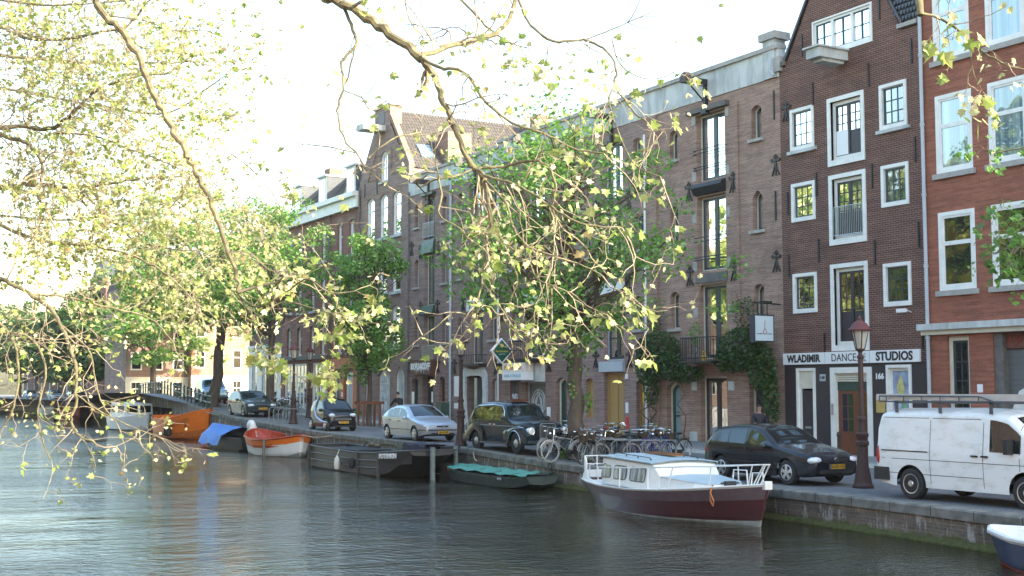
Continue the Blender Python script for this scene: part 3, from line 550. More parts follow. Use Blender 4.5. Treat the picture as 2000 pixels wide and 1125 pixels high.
m = MB(); m.tube([C_.fr.p(35.02, 14.75, .2), C_.fr.p(35.05, 14.3, .26), C_.fr.p(34.9, 14.05, .2)], .05, 7); C_.B(m, 'drainpipe', 'grey_paint')
hoist(C_, 39.05, 14.55)
m = MB(); m.fb(C_.fr, 37.95, 39.95, 3.42, 3.5, 0, .85)
for t in range(15): u = 38.0 + 1.9 * t / 14; m.tube([C_.fr.p(u, 3.5, .82), C_.fr.p(u, 4.42, .82)], .013, 4)
for n_ in (.1, .25, .4, .55, .7):
    for u in (38.0, 39.9): m.tube([C_.fr.p(u, 3.5, n_), C_.fr.p(u, 4.42, n_)], .013, 4)
for v in (3.62, 4.42): m.tube([C_.fr.p(38, v, 0), C_.fr.p(38, v, .82), C_.fr.p(39.9, v, .82), C_.fr.p(39.9, v, 0)], .022, 5)
C_.B(m, 'balcony', 'black_iron')
for u in (39.9, 37.62): C_.box('quoin_stone', 'weathered_white', u, u + .45, .1, .7 if u > 39 else .45, 0, .05); C_.box('quoin_stone', 'weathered_white', u, u + .33, 2.35, 2.7, 0, .03)
C_.pipe(43.2, 0.1, 13.3, 'white_paint')
# D
D = Bld('warehouse', 'narrow grey-pink brick warehouse with yellow wooden ground floor doors behind the street tree', MAIN, 43.25, 49.1, 14.03, 'brick_pink_grey')
for c, d_ in ((4.95, 6.4), (8.4, 9.95), (11.8, 13.3)): slim(D, 43.6, 44.15, c, d_, .12); slim(D, 47.55, 48.1, c, d_, .12)
tall(D, 44.95, 46.5, 3.65, 6.5, 'glass_stained', om='grey_paint', rows=((.33, .06),)); tall(D, 44.95, 46.5, 7.3, 10.0, 'glass_sky_reflection', om='white_paint'); tall(D, 44.95, 46.5, 10.8, 13.4, 'glass_sky_reflection', om='white_paint')
D.win(45.0, 46.5, .1, 3.1, dep=.25, f1=('yellow_wood', .06), f2=('yellow_wood', .05), mid=.05, pane='yellow_wood', name='wooden_door'); D.win(43.5, 44.05, .1, 2.8, rise=.14, dep=.25, f1=('yellow_wood', .05), pane='yellow_wood', name='wooden_door'); D.win(47.35, 48.0, 1.1, 2.9, rise=.14, dep=.2, f1=('yellow_wood', .05), pane='yellow_wood', name='wooden_shutter')
D.finish(); parapet(D); D.box('fascia', 'white_paint', 44.85, 46.6, 6.55, 7.1, 0, .14); D.box('fascia', 'grey_paint', 44.85, 46.7, 3.17, 3.62, 0, .16); D.rail(44.9, 46.6, 7.4, 8.3, .14, hb=(0, 1)); D.rail(44.9, 46.6, 10.9, 11.8, .14, hb=(0, 1))
for u, v in ((47.1, 3.7), (44.5, 3.7), (47.0, 7.0), (44.5, 7.0), (44.5, 10.6), (47, 10.6), (48.7, 5.5), (43.45, 9.5)): D.anchor(u, v)
hoist(D, 45.7, 14.4); D.pipe(49.05, .1, 13.5)
for (u, v, mt, a, b) in ((45.05, 2.0, 'notice_yellow', .35, .4), (43.68, 2.05, 'notice_yellow', .3, .45), (47.5, 2.1, 'notice_yellow', .22, .55), (44.72, 2.95, 'sign_white', .2, .22), (44.72, 1.6, 'sign_white', .2, .45), (44.72, .95, 'sign_red', .24, .5)):
    m = MB(); m.fb(D.fr, u - a / 2, u + a / 2, v - b / 2, v + b / 2, .0 if u not in (45.05, 43.68, 47.5) else -.2, .03 if u not in (45.05, 43.68, 47.5) else -.17)
    o = m.build('notice', M[mt]); tag(o, {45.05: 'orange-yellow notice sheet taped on the wide yellow wooden doors', 43.68: 'orange-yellow notice sheet on the narrow yellow wooden door beside the climber', 47.5: 'tall orange-yellow notice on the yellow shutter left of the street tree trunk'}.get(u, {2.95: 'small white plate high on the brick pier between the yellow doors', 1.6: 'white notice under the small plate on the brick pier between the yellow doors', .95: 'red and white box low on the brick pier between the yellow doors'}.get(v)), 'notice')
# E
E_ = Bld('warehouse', 'brick warehouse with iron balcony over a red-lettered sign and graffitied shutter', MAIN, 49.1, 56.0, 14.03, 'brick_mauve')
for c, d_ in ((4.95, 6.4), (8.4, 9.95), (11.8, 13.3)): slim(E_, 49.8, 50.3, c, d_, .12); slim(E_, 54.15, 54.7, c, d_, .12)
tall(E_, 51.55, 53.25, 3.9, 6.5, 'glass_gold_reflection'); tall(E_, 51.55, 53.25, 7.2, 10.2, 'glass_sky_reflection', om='white_paint'); tall(E_, 51.55, 53.25, 10.7, 13.4, 'glass_sky_reflection', om='white_paint')
E_.win(49.6, 50.5, .1, 2.95, rise=.2, dep=.25, f1=('cream_paint', .12), f2=('dark_green', .08), rows=((.7, .06), (.3, .05)), pane='dark_green', name='door')
E_.win(54.0, 54.9, .1, 2.95, rise=.2, dep=.25, f1=('dark_stone', .1), pane='dark_stone', name='door')
E_.win(51.5, 53.35, .1, 2.74, dep=.2, f1=('stone', .06), pane='shutter_grey', name='roller_shutter')
E_.finish(); parapet(E_); E_.box('fascia', 'white_paint', 51.45, 53.4, 6.55, 7.1, 0, .14); hoist(E_, 52.4, 14.4); E_.pipe(55.95, .1, 13.5)
E_.box('shutter_box', 'weathered_white', 51.5, 53.4, 2.76, 3.66, 0, .25)
m = MB()                                                             # pale ring graffito on the shutter
for R in (.62, .48, .3): m.ring(E_.fr.p(52.42, 1.75, -.19), E_.fr.N, R, .035, 24, 4)
m.tube([E_.fr.p(52.0, 1.3, -.18), E_.fr.p(52.4, 2.3, -.18), E_.fr.p(52.8, 1.3, -.18)], .05, 4); m.tube([E_.fr.p(52.1, 1.6, -.18), E_.fr.p(52.75, 1.65, -.18)], .04, 4); E_.B(m, 'graffiti', 'weathered_white')
E_.box('balcony_floor', 'black_iron', 51.3, 53.7, 3.72, 3.82, 0, .8); E_.rail(51.35, 53.65, 3.85, 4.75, .78, hb=(0, .5, 1), nb=13)
for u, v in ((51.1, 3.6), (49.35, 3.6), (51.0, 7.0), (53.8, 7.0), (51.1, 10.5), (53.8, 10.5), (55.6, 6.2)): E_.anchor(u, v)
# F
F_ = Bld('warehouse', 'brick warehouse with a white mouth-shaped surround painted round its open doorway', MAIN, 56.0, 61.4, 14.03, 'brick_dusk')
for c, d_ in ((4.95, 6.3), (8.4, 9.95), (11.7, 13.1)): slim(F_, 56.35, 57.0, c, d_, .12); slim(F_, 60.0, 60.6, c, d_, .12, pane='glass_dark' if c > 5 else 'weathered_white')
tall(F_, 57.75, 59.15, 3.75, 6.5, 'glass_sky_reflection'); tall(F_, 57.75, 59.3, 7.2, 10.2, 'glass_sky_reflection'); tall(F_, 57.75, 59.3, 10.7, 13.4, 'glass_sky_reflection', om='white_paint')
F_.win(56.05, 56.75, .1, 2.95, rise=.16, dep=.25, f1=('cream_paint', .12), f2=('dark_green', .08), pane='dark_green', name='door'); F_.win(57.6, 59.5, 0, 3.1, dep=.5, f1=('plum_panel', .05), pane='plum_panel', name='doorway')
F_.box('door_leaf', 'steel_grey', 58.55, 58.85, .1, 3.0, -.45, -.1); F_.finish(); F_.box('parapet', 'weathered_white', 56, 61.4, 13.75, 14.85, -.3, .04); F_.box('parapet_cap', 'stone', 55.98, 61.42, 14.85, 15.0, -.36, .14)
F_.box('fascia', 'white_paint', 57.6, 59.35, 6.55, 7.15, 0, .14); hoist(F_, 58.5, 14.2); F_.box('ledge', 'black_iron', 57.3, 59.5, 3.6, 3.72, 0, .5); F_.rail(57.3, 59.5, 3.72, 4.2, .48, hb=(0, 1), nb=9); F_.pipe(61.3, .1, 14, 'grey_paint', .07)
IN = [(57.75, .2), (57.62, 1.0), (57.55, 2.2), (57.62, 3.0), (57.9, 3.1), (58.5, 3.12), (59.2, 3.1), (59.48, 3.0), (59.55, 2.2), (59.4, 1.0), (59.3, .2)]
OU = [(57.35, .2), (57.25, 1.0), (57.15, 2.2), (57.2, 3.1), (57.5, 3.55), (58.1, 3.5), (58.5, 3.42), (58.9, 3.5), (59.6, 3.55), (59.95, 3.1), (60.0, 2.2), (59.85, 1.0), (59.75, .2)]
OU = [OU[i] for i in (0, 1, 2, 3, 4, 6, 8, 9, 10, 11, 12)]
m = MB(); k = len(IN)
for n0, n1 in ((0, .12),):
    vs = [F_.fr.p(u, v, n) for n in (n0, n1) for q in (IN, OU) for u, v in q]
    m.add(vs, [(i, i + 1, k + i + 1, k + i) for i in range(k - 1)] + [(2 * k + i, 2 * k + i + 1, 3 * k + i + 1, 3 * k + i) for i in range(k - 1)] + [(i, i + 1, 2 * k + i + 1, 2 * k + i) for i in range(k - 1)] + [(k + i, k + i + 1, 3 * k + i + 1, 3 * k + i) for i in range(k - 1)])
F_.B(m, 'door_surround', mat('surround_white', (.62, .62, .60), .6, c2=(.42, .43, .44), sc=5, thr=(.3, .5)))
F_.box('notice_board', 'sign_white', 60.35, 60.9, 2.0, 3.1, 0, .05); F_.box('notice_board', 'sign_white', 60.35, 60.9, 1.35, 1.65, 0, .05)
for u, v in ((57.2, 7.0), (59.9, 7.0), (60.9, 3.6), (57.2, 10.5), (59.9, 10.5), (56.3, 3.5)): F_.anchor(u, v)
# G
G_ = Bld('warehouse', 'pale brick warehouse with green louvres, standing right of the pointed gable house', MAIN, 61.4, 66.85, 14.03, 'brick_dusk')
for c, d_ in ((4.95, 6.6), (8.3, 9.95), (11.8, 13.2)): slim(G_, 61.9, 62.5, c, d_, .25); slim(G_, 65.5, 66.05, c, d_, .25)
tall(G_, 63.45, 64.75, 4.85, 6.6, 'glass_dark', 'dark_green'); tall(G_, 63.45, 64.75, 7.15, 10.1, 'glass_dark', 'dark_green'); tall(G_, 63.45, 64.75, 10.95, 13.4, 'glass_sky_reflection', om='weathered_white')
G_.win(63.55, 64.95, 0, 3.15, dep=.4, f1=('dark_stone', .06), pane='plum_panel', name='doorway'); G_.win(62.1, 62.8, .1, 3.1, rise=.16, dep=.25, f1=('red_brown_wood', .1), pane='plum_panel', name='door'); G_.win(65.5, 66.3, .1, 3.0, dep=.25, f1=('dark_stone', .06), pane='dark_green', name='door')
G_.finish(); G_.box('parapet', 'weathered_white', 61.4, 66.85, 13.75, 14.85, -.3, .04); G_.box('parapet_cap', 'stone', 61.38, 66.87, 14.85, 15.0, -.36, .14)
for a, b in ((10.15, 10.9), (6.65, 7.15)):
    m = MB(); m.prism([G_.fr.p(63.35, v, n) for v, n in ((a, 0), (a, .22), (b, .1), (b, 0))], [G_.fr.p(64.9, v, n) for v, n in ((a, 0), (a, .22), (b, .1), (b, 0))]); G_.B(m, 'awning_box', 'dark_green')
G_.rail(63.4, 64.8, 4.1, 4.85, .1, hb=(0, 1), nb=13, mt='steel_grey'); G_.rail(63.4, 64.8, 11.1, 11.9, .1, hb=(0, 1), nb=13, mt='steel_grey'); G_.box('lintel', 'dark_green', 63.3, 64.9, 13.48, 13.62, 0, .25); hoist(G_, 64.1, 14.1)
for u, v in ((63.0, 7.0), (65.15, 7.0), (66.4, 3.7), (62.9, 10.3), (65.2, 10.3), (66.4, 10.6), (62.9, 3.7)): G_.anchor(u, v)
G_.pipe(66.7, .3, 14, 'dark_stone', .05)
# H pointed gable
H = Bld('gabled_house', 'brown brick house with a steep pointed gable, arched white windows and a big tiled roof', MAIN, 66.85, 74.2, 15.5, 'brick_dusk', depth=13); H.sh = 15.5; H.gsh = 15.1
for c, d_ in ((11.7, 14.4), (8.25, 10.9), (4.9, 7.45)):
    for a, b in ((67.97, 69.17), (69.9, 71.1), (71.9, 73.1)): H.win(a, b, c, d_, rise=.22, dep=.15, f1=('white_paint', .1), f2=('white_paint', .05), rows=((.72, .12), (.3, .04)), pane='glass_curtain' if c > 9 else 'glass_sky_reflection', sill=('weathered_white', .1, .16, .14), arch='brick_arch')
H.win(69.95, 71.05, 15.2, 17.1, rise=.55, dep=.15, f1=('white_paint', .09), f2=('white_paint', .05), mid=.07, rows=((.45, .06),), pane='glass_sky_reflection', sill=('weathered_white', .1, .12, .12))
H.win(69.4, 71.3, 0, 3.6, rise=.4, dep=.25, f1=('white_paint', .14), rows=((.78, .06),), pane='grey_paint', name='double_door'); H.win(67.35, 68.5, .3, 3.72, rise=.55, dep=.12, f1=('white_paint', .08), pane='weathered_white', name='door'); H.win(72.2, 73.2, .1, 3.5, dep=.2, f1=('white_paint', .13), pane='dark_stone', name='door')
H.finish(clip=[(66.85, 15.1), (74.2, 15.1), (74.2, 15.7), (71.95, 18.75), (69.65, 18.75), (66.85, 15.45)], H=18.8, flat=False)
H.box('gable_top', 'brick_dusk', 69.65, 71.95, 18.75, 19.9, -.8, 0); H.box('gable_top_cap', 'stone', 69.55, 72.05, 19.9, 20.02, -.85, .08); H.box('hatch', 'plum_panel', 70.4, 71.3, 18.85, 19.6, .0, .03); H.box('hoist_hood', 'weathered_white', 70.3, 71.4, 18.35, 18.7, 0, 1.5)
m = MB(); f = H.fr                                                   # tiled roof with relief courses
for side in (0, 1):
    e0, e1 = ((67.0, 15.6), (70.8, 19.7)) if side == 0 else ((74.3, 15.6), (70.8, 19.7)); rows = []
    for r in range(34):
        t = r / 33; row = []
        for k in range(131):
            n_ = -.3 - 12.7 * k / 130; row.append(f.p(e0[0] + (e1[0] - e0[0]) * t, e0[1] + (e1[1] - e0[1]) * t + (.07 if k % 2 else 0) + (.09 if r % 2 else 0), n_))
        rows.append(row)
    m.grid(rows)
H.B(m, 'roof', 'roof_tile')
m = MB(); m.add([f.p(67.0, 15.5, -13), f.p(74.2, 15.5, -13), f.p(70.8, 19.6, -13)], [(0, 1, 2)]); H.B(m, 'back_gable', 'brick_arch'); m = MB(); m.prism([f.p(66.9, 15.5, -.35), f.p(69.6, 18.9, -.35), f.p(69.6, 19.3, -.35), f.p(66.9, 15.9, -.35)], [f.p(66.9, 15.5, 0), f.p(69.6, 18.9, 0), f.p(69.6, 19.3, 0), f.p(66.9, 15.9, 0)]); H.B(m, 'gable_wall', 'brick_arch')
H.box('chimney', 'brick_arch', 66.9, 68.3, 15.2, 18.0, -4.2, -2.6); H.box('chimney', 'brick_arch', 68.6, 69.6, 17, 20.2, -11, -10)
m = MB(); m.prism([f.p(67.7, 16.35, -1.2), f.p(68.5, 17.25, -1.2), f.p(68.45, 17.35, -1.2), f.p(67.6, 16.5, -1.2)], [f.p(67.7, 16.35, -2.1), f.p(68.5, 17.25, -2.1), f.p(68.45, 17.35, -2.1), f.p(67.6, 16.5, -2.1)]); H.B(m, 'skylight', 'glass_sky_reflection')
H.box('stone_band', 'dark_stone', 66.9, 74.2, 4.6, 4.8, 0, .1)
for v in (7.9, 11.3, 13.2, 6.3, 9.7): H.box('pale_brick_band', 'brick_arch', 66.9, 67.85, v, v + .12, 0, .01); H.box('pale_brick_band', 'brick_arch', 73.2, 74.1, v, v + .12, 0, .01)
for a, b in (((71.5, 15.5), (72.9, 15.5)), ((67.9, 15.5), (69.4, 15.5))):
    m = MB(); t = ((a[0] + b[0]) / 2, 17.2 if a[0] > 70 else 17.2); t = (71.6, 17.2) if a[0] > 70 else (69.3, 17.2)
    m.tube([f.p(*a, .01), f.p(*b, .01), f.p(*t, .01), f.p(*a, .01)], .05, 4); H.B(m, 'pale_brick_triangle', 'brick_arch')
m = MB()
for k in range(14): u = 69.65 + 1.4 * random.random(); v = .8 + 2.2 * random.random(); m.tube([f.p(u, v, -.22), f.p(u + .1, v + .3, -.22), f.p(u + .25, v - .05, -.22), f.p(u + .3, v + .3, -.22)], .025, 4)
H.B(m, 'graffiti', 'sign_white')
H.pipe(74.1, .5, 15.3, 'dark_stone', .06); H.anchor(73.4, 15.0, False); H.anchor(71.5, 15.0, False)
# I  (two red houses under one white cornice)
I_ = Bld('terrace_house', 'red-brown terrace house with white cornice, dormers and white shopfronts, left of the pointed gable', MAIN, 74.2, 88.5, 15.0, 'brick_red')
for c, d_ in ((11.15, 13.45), (7.8, 10.3), (4.75, 6.8)):
    for u in (75.5, 77.5, 80.4, 82.35, 84.9, 86.95): I_.win(u - .47, u + .47, c, d_, rise=.16, dep=.2, f1=('white_paint', .1), rows=((.6, .07),), pane='glass_dark', sill=('weathered_white', .1, .15, .14), arch='brick_arch')
I_.win(77.2, 78.2, .3, 3.4, dep=.15, f1=('white_paint', .15), rows=((.75, .07),), pane='dark_frame', name='door'); I_.win(75.0, 76.3, .3, 3.5, dep=.15, f1=('white_paint', .2), pane='grey_paint', name='door')
for a, b, n_ in ((79.4, 82.4, 3), (83.4, 87.9, 5)):
    I_.win(a, b, .3, 4.2, dep=.15, f1=('white_paint', .16), cols=n_, rows=((.78, .1), (.16, .1)), bar='white_paint', bw=.16, pane='glass_dark', name='shopfront')
I_.finish()
I_.box('cornice', 'white_paint', 74.2, 88.5, 14.1, 14.8, 0, .3); I_.box('cornice', 'white_paint', 74.15, 88.5, 14.8, 15.12, -.3, .55); I_.box('stone_band', 'dark_stone', 79.2, 88.4, 4.45, 4.72, 0, .25); I_.box('orange_fascia', 'orange_paint_wall', 74.25, 79.1, 3.72, 4.4, 0, .06)
for u in (78.75, 76.75, 74.6): I_.box('orange_pillar', 'orange_paint_wall', u - .3, u + .3, 0, 3.7, 0, .08)
m = MB(); m.prism([I_.fr.p(u, v, n_) for u, v, n_ in ((74.3, 15.1, -.2), (88.4, 15.1, -.2), (88.4, 17.4, -2.0), (74.3, 17.4, -2.0))], [I_.fr.p(u, v, n_) for u, v, n_ in ((74.3, 15.1, -.5), (88.4, 15.1, -.5), (88.4, 17.3, -9.0), (74.3, 17.3, -9.0))]); I_.B(m, 'roof', 'roof_tile')
for u in (76.0, 81.0, 85.8):
    o = I_.box('dormer', 'white_paint', u - .75, u + .75, 15.12, 17.0, -2.2, -.1); I_.box('dormer_roof', 'zinc', u - .85, u + .85, 17.0, 17.12, -2.6, .05, o); I_.box('window', 'glass_sky_reflection', u - .5, u + .5, 15.35, 16.8, -.1, -.07, o); I_.box('dormer_cheek', 'slate', u - .78, u - .752, 15.12, 16.98, -2.2, -.12, o)
I_.pipe(79.1, .8, 14.1, 'dark_stone', .05); I_.box('number_plate', 'sign_white', 76.55, 76.75, 2.4, 2.6, .08, .1); I_.box('number_plate', 'sign_white', 76.55, 76.75, 1.9, 2.2, .08, .1)
I_.box('chimney', 'brick_arch', 84.5, 85.5, 16.5, 18.4, -3, -2)
# J
J_ = Bld('terrace_house', 'dark terrace house with a white plastered ground floor at the far corner of the row', MAIN, 88.5, 96, 14.2, 'brick_brown')
for c, d_ in ((6.6, 8.9), (10, 12.3)):
    for u in (90, 92.2, 94.5): J_.win(u - .55, u + .55, c, d_, dep=.1, f1=('white_paint', .14), rows=((.6, .08),), pane='glass_dark')
for u in (90, 92.2, 94.5): J_.win(u - .6, u + .6, 1.6, 4.6, dep=.1, f1=('white_paint', .14), rows=((.7, .08),), pane='glass_dark', name='shop_window')
J_.finish(); J_.B(J_.wallm(88.5, 96, 1.0, 5.5, n=.03, ops=[o for o in J_.ops if o[3] < 5]), 'ground_floor_plaster', 'white_paint'); J_.box('cornice', 'white_paint', 88.5, 96, 13.8, 14.3, 0, .4); J_.box('cornice', 'white_paint', 88.5, 96, 5.5, 5.75, 0, .15)
for k, (a, b, wm, lb) in enumerate(((-14, 13.9, 'brick_mauve', 'brick house continuing the row beyond the right edge of the photo'), (-46, -14.1, 'brick_pink', 'second brick house added to shade the canal, continuing the row beyond the right edge of the photo'))):  # unseen houses, added so the row keeps the sun off the canal
    N_ = Bld('terrace_house', lb, MAIN, a, b, 16.5, wm)
    for r in range(4):
        for q in range(7): u = a + (b - a) * (q + .5) / 7; N_.win(u - .6, u + .6, 1 + r * 3.6, 3.3 + r * 3.6, dep=.12, f1=('white_paint', .12), rows=((.6, .08),), pane='glass_dark')
    N_.finish()
# far houses facing the camera, across the side canal
def front_house(label, x0, x1, Y, H_, wm, gf=None, cols=3, rows=4, roofc='slate', base=0.5, X=None, gable=False):
    fr = Fr((0, Y, 0), (1, 0, 0), (0, -1, 0)); b = Bld('canal_house', label, fr, x0, x1, H_, wm, depth=9, group='houses across the side canal', base=0)
    wd = (x1 - x0) / cols; sh_ = (H_ - 1) / rows
    for r in range(rows):
        for k in range(cols):
            u = x0 + wd * (k + .5); hw = wd * .27; v = .9 + sh_ * r
            b.win(u - hw, u + hw, v + .5, v + sh_ * .8, dep=.08, f1=('white_paint', .13), rows=((.6, .08),), cols=1 if r < 1 else 0, pane='glass_dark', name='window')
    b.finish(); b.box('cornice', 'white_paint', x0, x1, H_ - .5, H_, 0, .35)
    if gf: b.B(b.wallm(x0, x1, 0.2, .9 + sh_ * .95, n=.03, ops=[o for o in b.ops if o[3] < .9 + sh_]), 'ground_floor_plaster', gf)
    m = MB(); m.prism([fr.p(x0, H_, 0), fr.p(x1, H_, 0), fr.p(x1, H_ + 2.2, -3), fr.p(x0, H_ + 2.2, -3)], [fr.p(x0, H_, -9), fr.p(x1, H_, -9), fr.p(x1, H_ + 2.1, -5), fr.p(x0, H_ + 2.1, -5)]); b.B(m, 'roof', roofc)
    return b
front_house('sunlit orange brick house with a white ground floor behind the leaning street tree', 34.2, 41.5, 121, 13, 'brick_sunny', 'white_paint', 4, 4)
front_house('cream ground floor brick house left of the leaning street tree trunk', 28.2, 34.2, 122, 12.2, 'brick_mauve', 'cream_paint', 3, 4, 'roof_tile')
front_house('tall narrow house of dark brick with white window bands behind the street trees', 41.5, 48, 121, 15, 'brick_brown', 'white_paint', 3, 4)
front_house('red-brown corner house with tall white windows beyond the bridge', 32.2, 39.5, 150, 15.5, 'brick_red', None, 4, 5)
FAR = Fr((41, 0, 0), (0, 1, 0), (-1, 0, 0))
for a, b, h, wm, lb in ((160, 185, 13, 'brick_mauve', 'grey-brown terrace first beyond the corner house, seen through the twigs'), (185, 215, 14.5, 'brick_pink', 'pinkish terrace second beyond the corner house, seen through the twigs'), (215, 262, 13.5, 'brick_brown', 'dark terrace at the left photo edge behind the far trees')):
    N_ = Bld('terrace_house', lb, FAR, a, b, h, wm, group='far terraces beyond the bridge')
    for r in range(4):
        for q in range(6): u = a + (b - a) * (q + .5) / 6; N_.win(u - .8, u + .8, 1.5 + r * 2.9, 3.5 + r * 2.9, dep=.12, f1=('white_paint', .16), rows=((.6, .1),), pane='glass_dark')
    N_.finish()
g = MB(); g.add([(28, 205, .5), (-60, 205, .5), (-60, 420, .6), (200, 420, .6), (60, 140, 1.2), (29.5, 140, 1.2)], [(0, 1, 2, 3, 4, 5)]); g.bx(-60, 30, 204.6, 205, -3, .5); tag(g.build('far_bank', M['pavement_tiles']), kind='structure')
g = MB(); g.add([(27, 116, zr(27, 116)), (27, 140, 1.25), (70, 140, 1.25), (70, 104, 1.9), (31.7, 104, zr(31, 104) + .02)], [(0, 1, 2, 3, 4)]); tag(g.build('side_street', M['pavement_tiles']), kind='structure')
# near-bank houses behind the camera: what the windows and water across the canal mirror
for k, (a, b, h, wm) in enumerate(((-22, -8, 14, 'brick_pink'), (-8, 6, 15.5, 'brick_sunny'), (6, 20, 13, 'brick_pink_grey'), (20, 34, 15, 'brick_sunny'), (34, 48, 14, 'brick_pink'), (48, 64, 13, 'brick_sunny'), (64, 80, 16, 'brick_mauve'), (80, 96, 15, 'brick_sunny'), (96, 112, 16, 'brick_pink'))):
    fr = Fr((-13, 0, .68), (0, 1, 0), (1, 0, 0)); b_ = Bld('near_bank_house', ['dark fronted', 'golden brick', 'greyish brick', 'warm brick wide', 'rosy brick', 'broad low golden brick', 'tall mauve brick', 'golden brick far along', 'last rosy brick'][k] + ' house on the near bank behind the camera', fr, a, b, h, wm, group='houses on the near bank', base=0)
    for r in range(4):
        for q in range(4): u = a + (b - a) * (q + .5) / 4; b_.win(u - .7, u + .7, 1.2 + r * 3.2, 3.3 + r * 3.2, dep=.1, f1=('white_paint', .12), pane='glass_dark')
    b_.finish()
# ================================================================ vehicles
def paint(name, c, metal=0, rough=.22): return mat(name, c, rough, metal, var=.05, sc=1.5, coat=.4 if c[0] < .03 else .7, spec=.3)
paint('car_black', (.010, .011, .016)); paint('car_silver', (.40, .44, .50), .6, .35); mat('car_white', (.80, .81, .79), .35, c2=(.66, .65, .60), sc=2.2, thr=(.32, .5), coat=.5, stretch=(1, 1, 2.5)); paint('car_taxi', (.012, .022, .03)); paint('car_green', (.02, .04, .045)); paint('car_blue', (.18, .32, .40), .3); paint('car_grey', (.16, .17, .18), .4)
mat('steel_dark', (.12, .12, .125), .5, .5); mat('chrome', (.75, .76, .78), .12, 1, var=.02); mat('alloy', (.55, .56, .57), .3, .8, var=.05); mat('plastic_black', (.02, .021, .023), .5); mat('lamp_clear', (.62, .66, .70), .12, coat=1); mat('lamp_amber', (.6, .2, .02), .2); mat('lamp_red', (.4, .02, .02), .2); mat('plate_yellow', (.75, .42, .02), .4, var=.04); mat('plate_blue', (.03, .07, .35), .4)
def wheel(root, x, y, r, w, style, side, zc=None):
    zc = zc or r; m = MB(); m.lathe((x, y - w / 2, zc), (0, 1, 0), ((0, r * .62), (0, r * .9), (w * .12, r * .98), (w * .3, r), (w * .7, r), (w * .88, r * .98), (w, r * .9), (w, r * .62)), 32); o = m.build('wheel', M['rubber'], root, True)
    s = side; yo = y + s * w / 2; R = r * .64; m = MB()
    if style == 'alloy':
        m.lathe((x, yo - s * .03, zc), (0, s, 0), ((0, R * .98), (.035, R), (.045, R * .93), (.02, R * .88)), 28); m.lathe((x, yo - s * .005, zc), (0, s, 0), ((0, R * .24), (.03, R * .2)), 12)
        for k in range(5):
            a = k * 2 * math.pi / 5 + .3; d = V((math.cos(a), 0, math.sin(a))); e = V((-d.z, 0, d.x)); c = V((x, yo, zc)); yy = V((0, s, 0))
            m.prism([c + d * R * .15 + e * R * .14 + yy * .02, c + d * R * .15 - e * R * .14 + yy * .02, c + d * R * .93 - e * R * .24 + yy * .012, c + d * R * .93 + e * R * .24 + yy * .012], [c + d * R * .15 + e * R * .14 - yy * .02, c + d * R * .15 - e * R * .14 - yy * .02, c + d * R * .93 - e * R * .24 - yy * .02, c + d * R * .93 + e * R * .24 - yy * .02])
        m2 = MB(); m2.lathe((x, yo - s * .04, zc), (0, s, 0), ((0, R), (.012, R * .95), (.012, 0)), 20); m2.build('brake_disc', M['plastic_black'], o)
        m.build('rim', M['alloy'], o, True)
    elif style == 'steel':
        m.lathe((x, yo - s * .03, zc), (0, s, 0), ((0, R), (.035, R), (.03, R * .9), (-.005, R * .82), (.012, R * .6), (.02, R * .35), (.05, R * .28), (.055, 0)), 28); m.build('rim', M['alloy'], o, True)
        m2 = MB()
        for k in range(12): a = k * math.pi / 6; m2.lathe((x + math.cos(a) * R * .7, yo - s * .005 + s * .0, zc + math.sin(a) * R * .7), (0, s, 0), ((0, .026), (.012, .026)), 8)
        m2.build('vent_holes', M['plastic_black'], o)
    elif style == 'taxi':
        m.lathe((x, yo - s * .03, zc), (0, s, 0), ((0, R), (.03, R), (.02, R * .85), (.03, R * .6), (.06, R * .45), (.075, 0)), 24); m.build('hub_cap', M['steel_grey'], o, True)
    return o
def pw(x, tab): return lerp(x, tab)
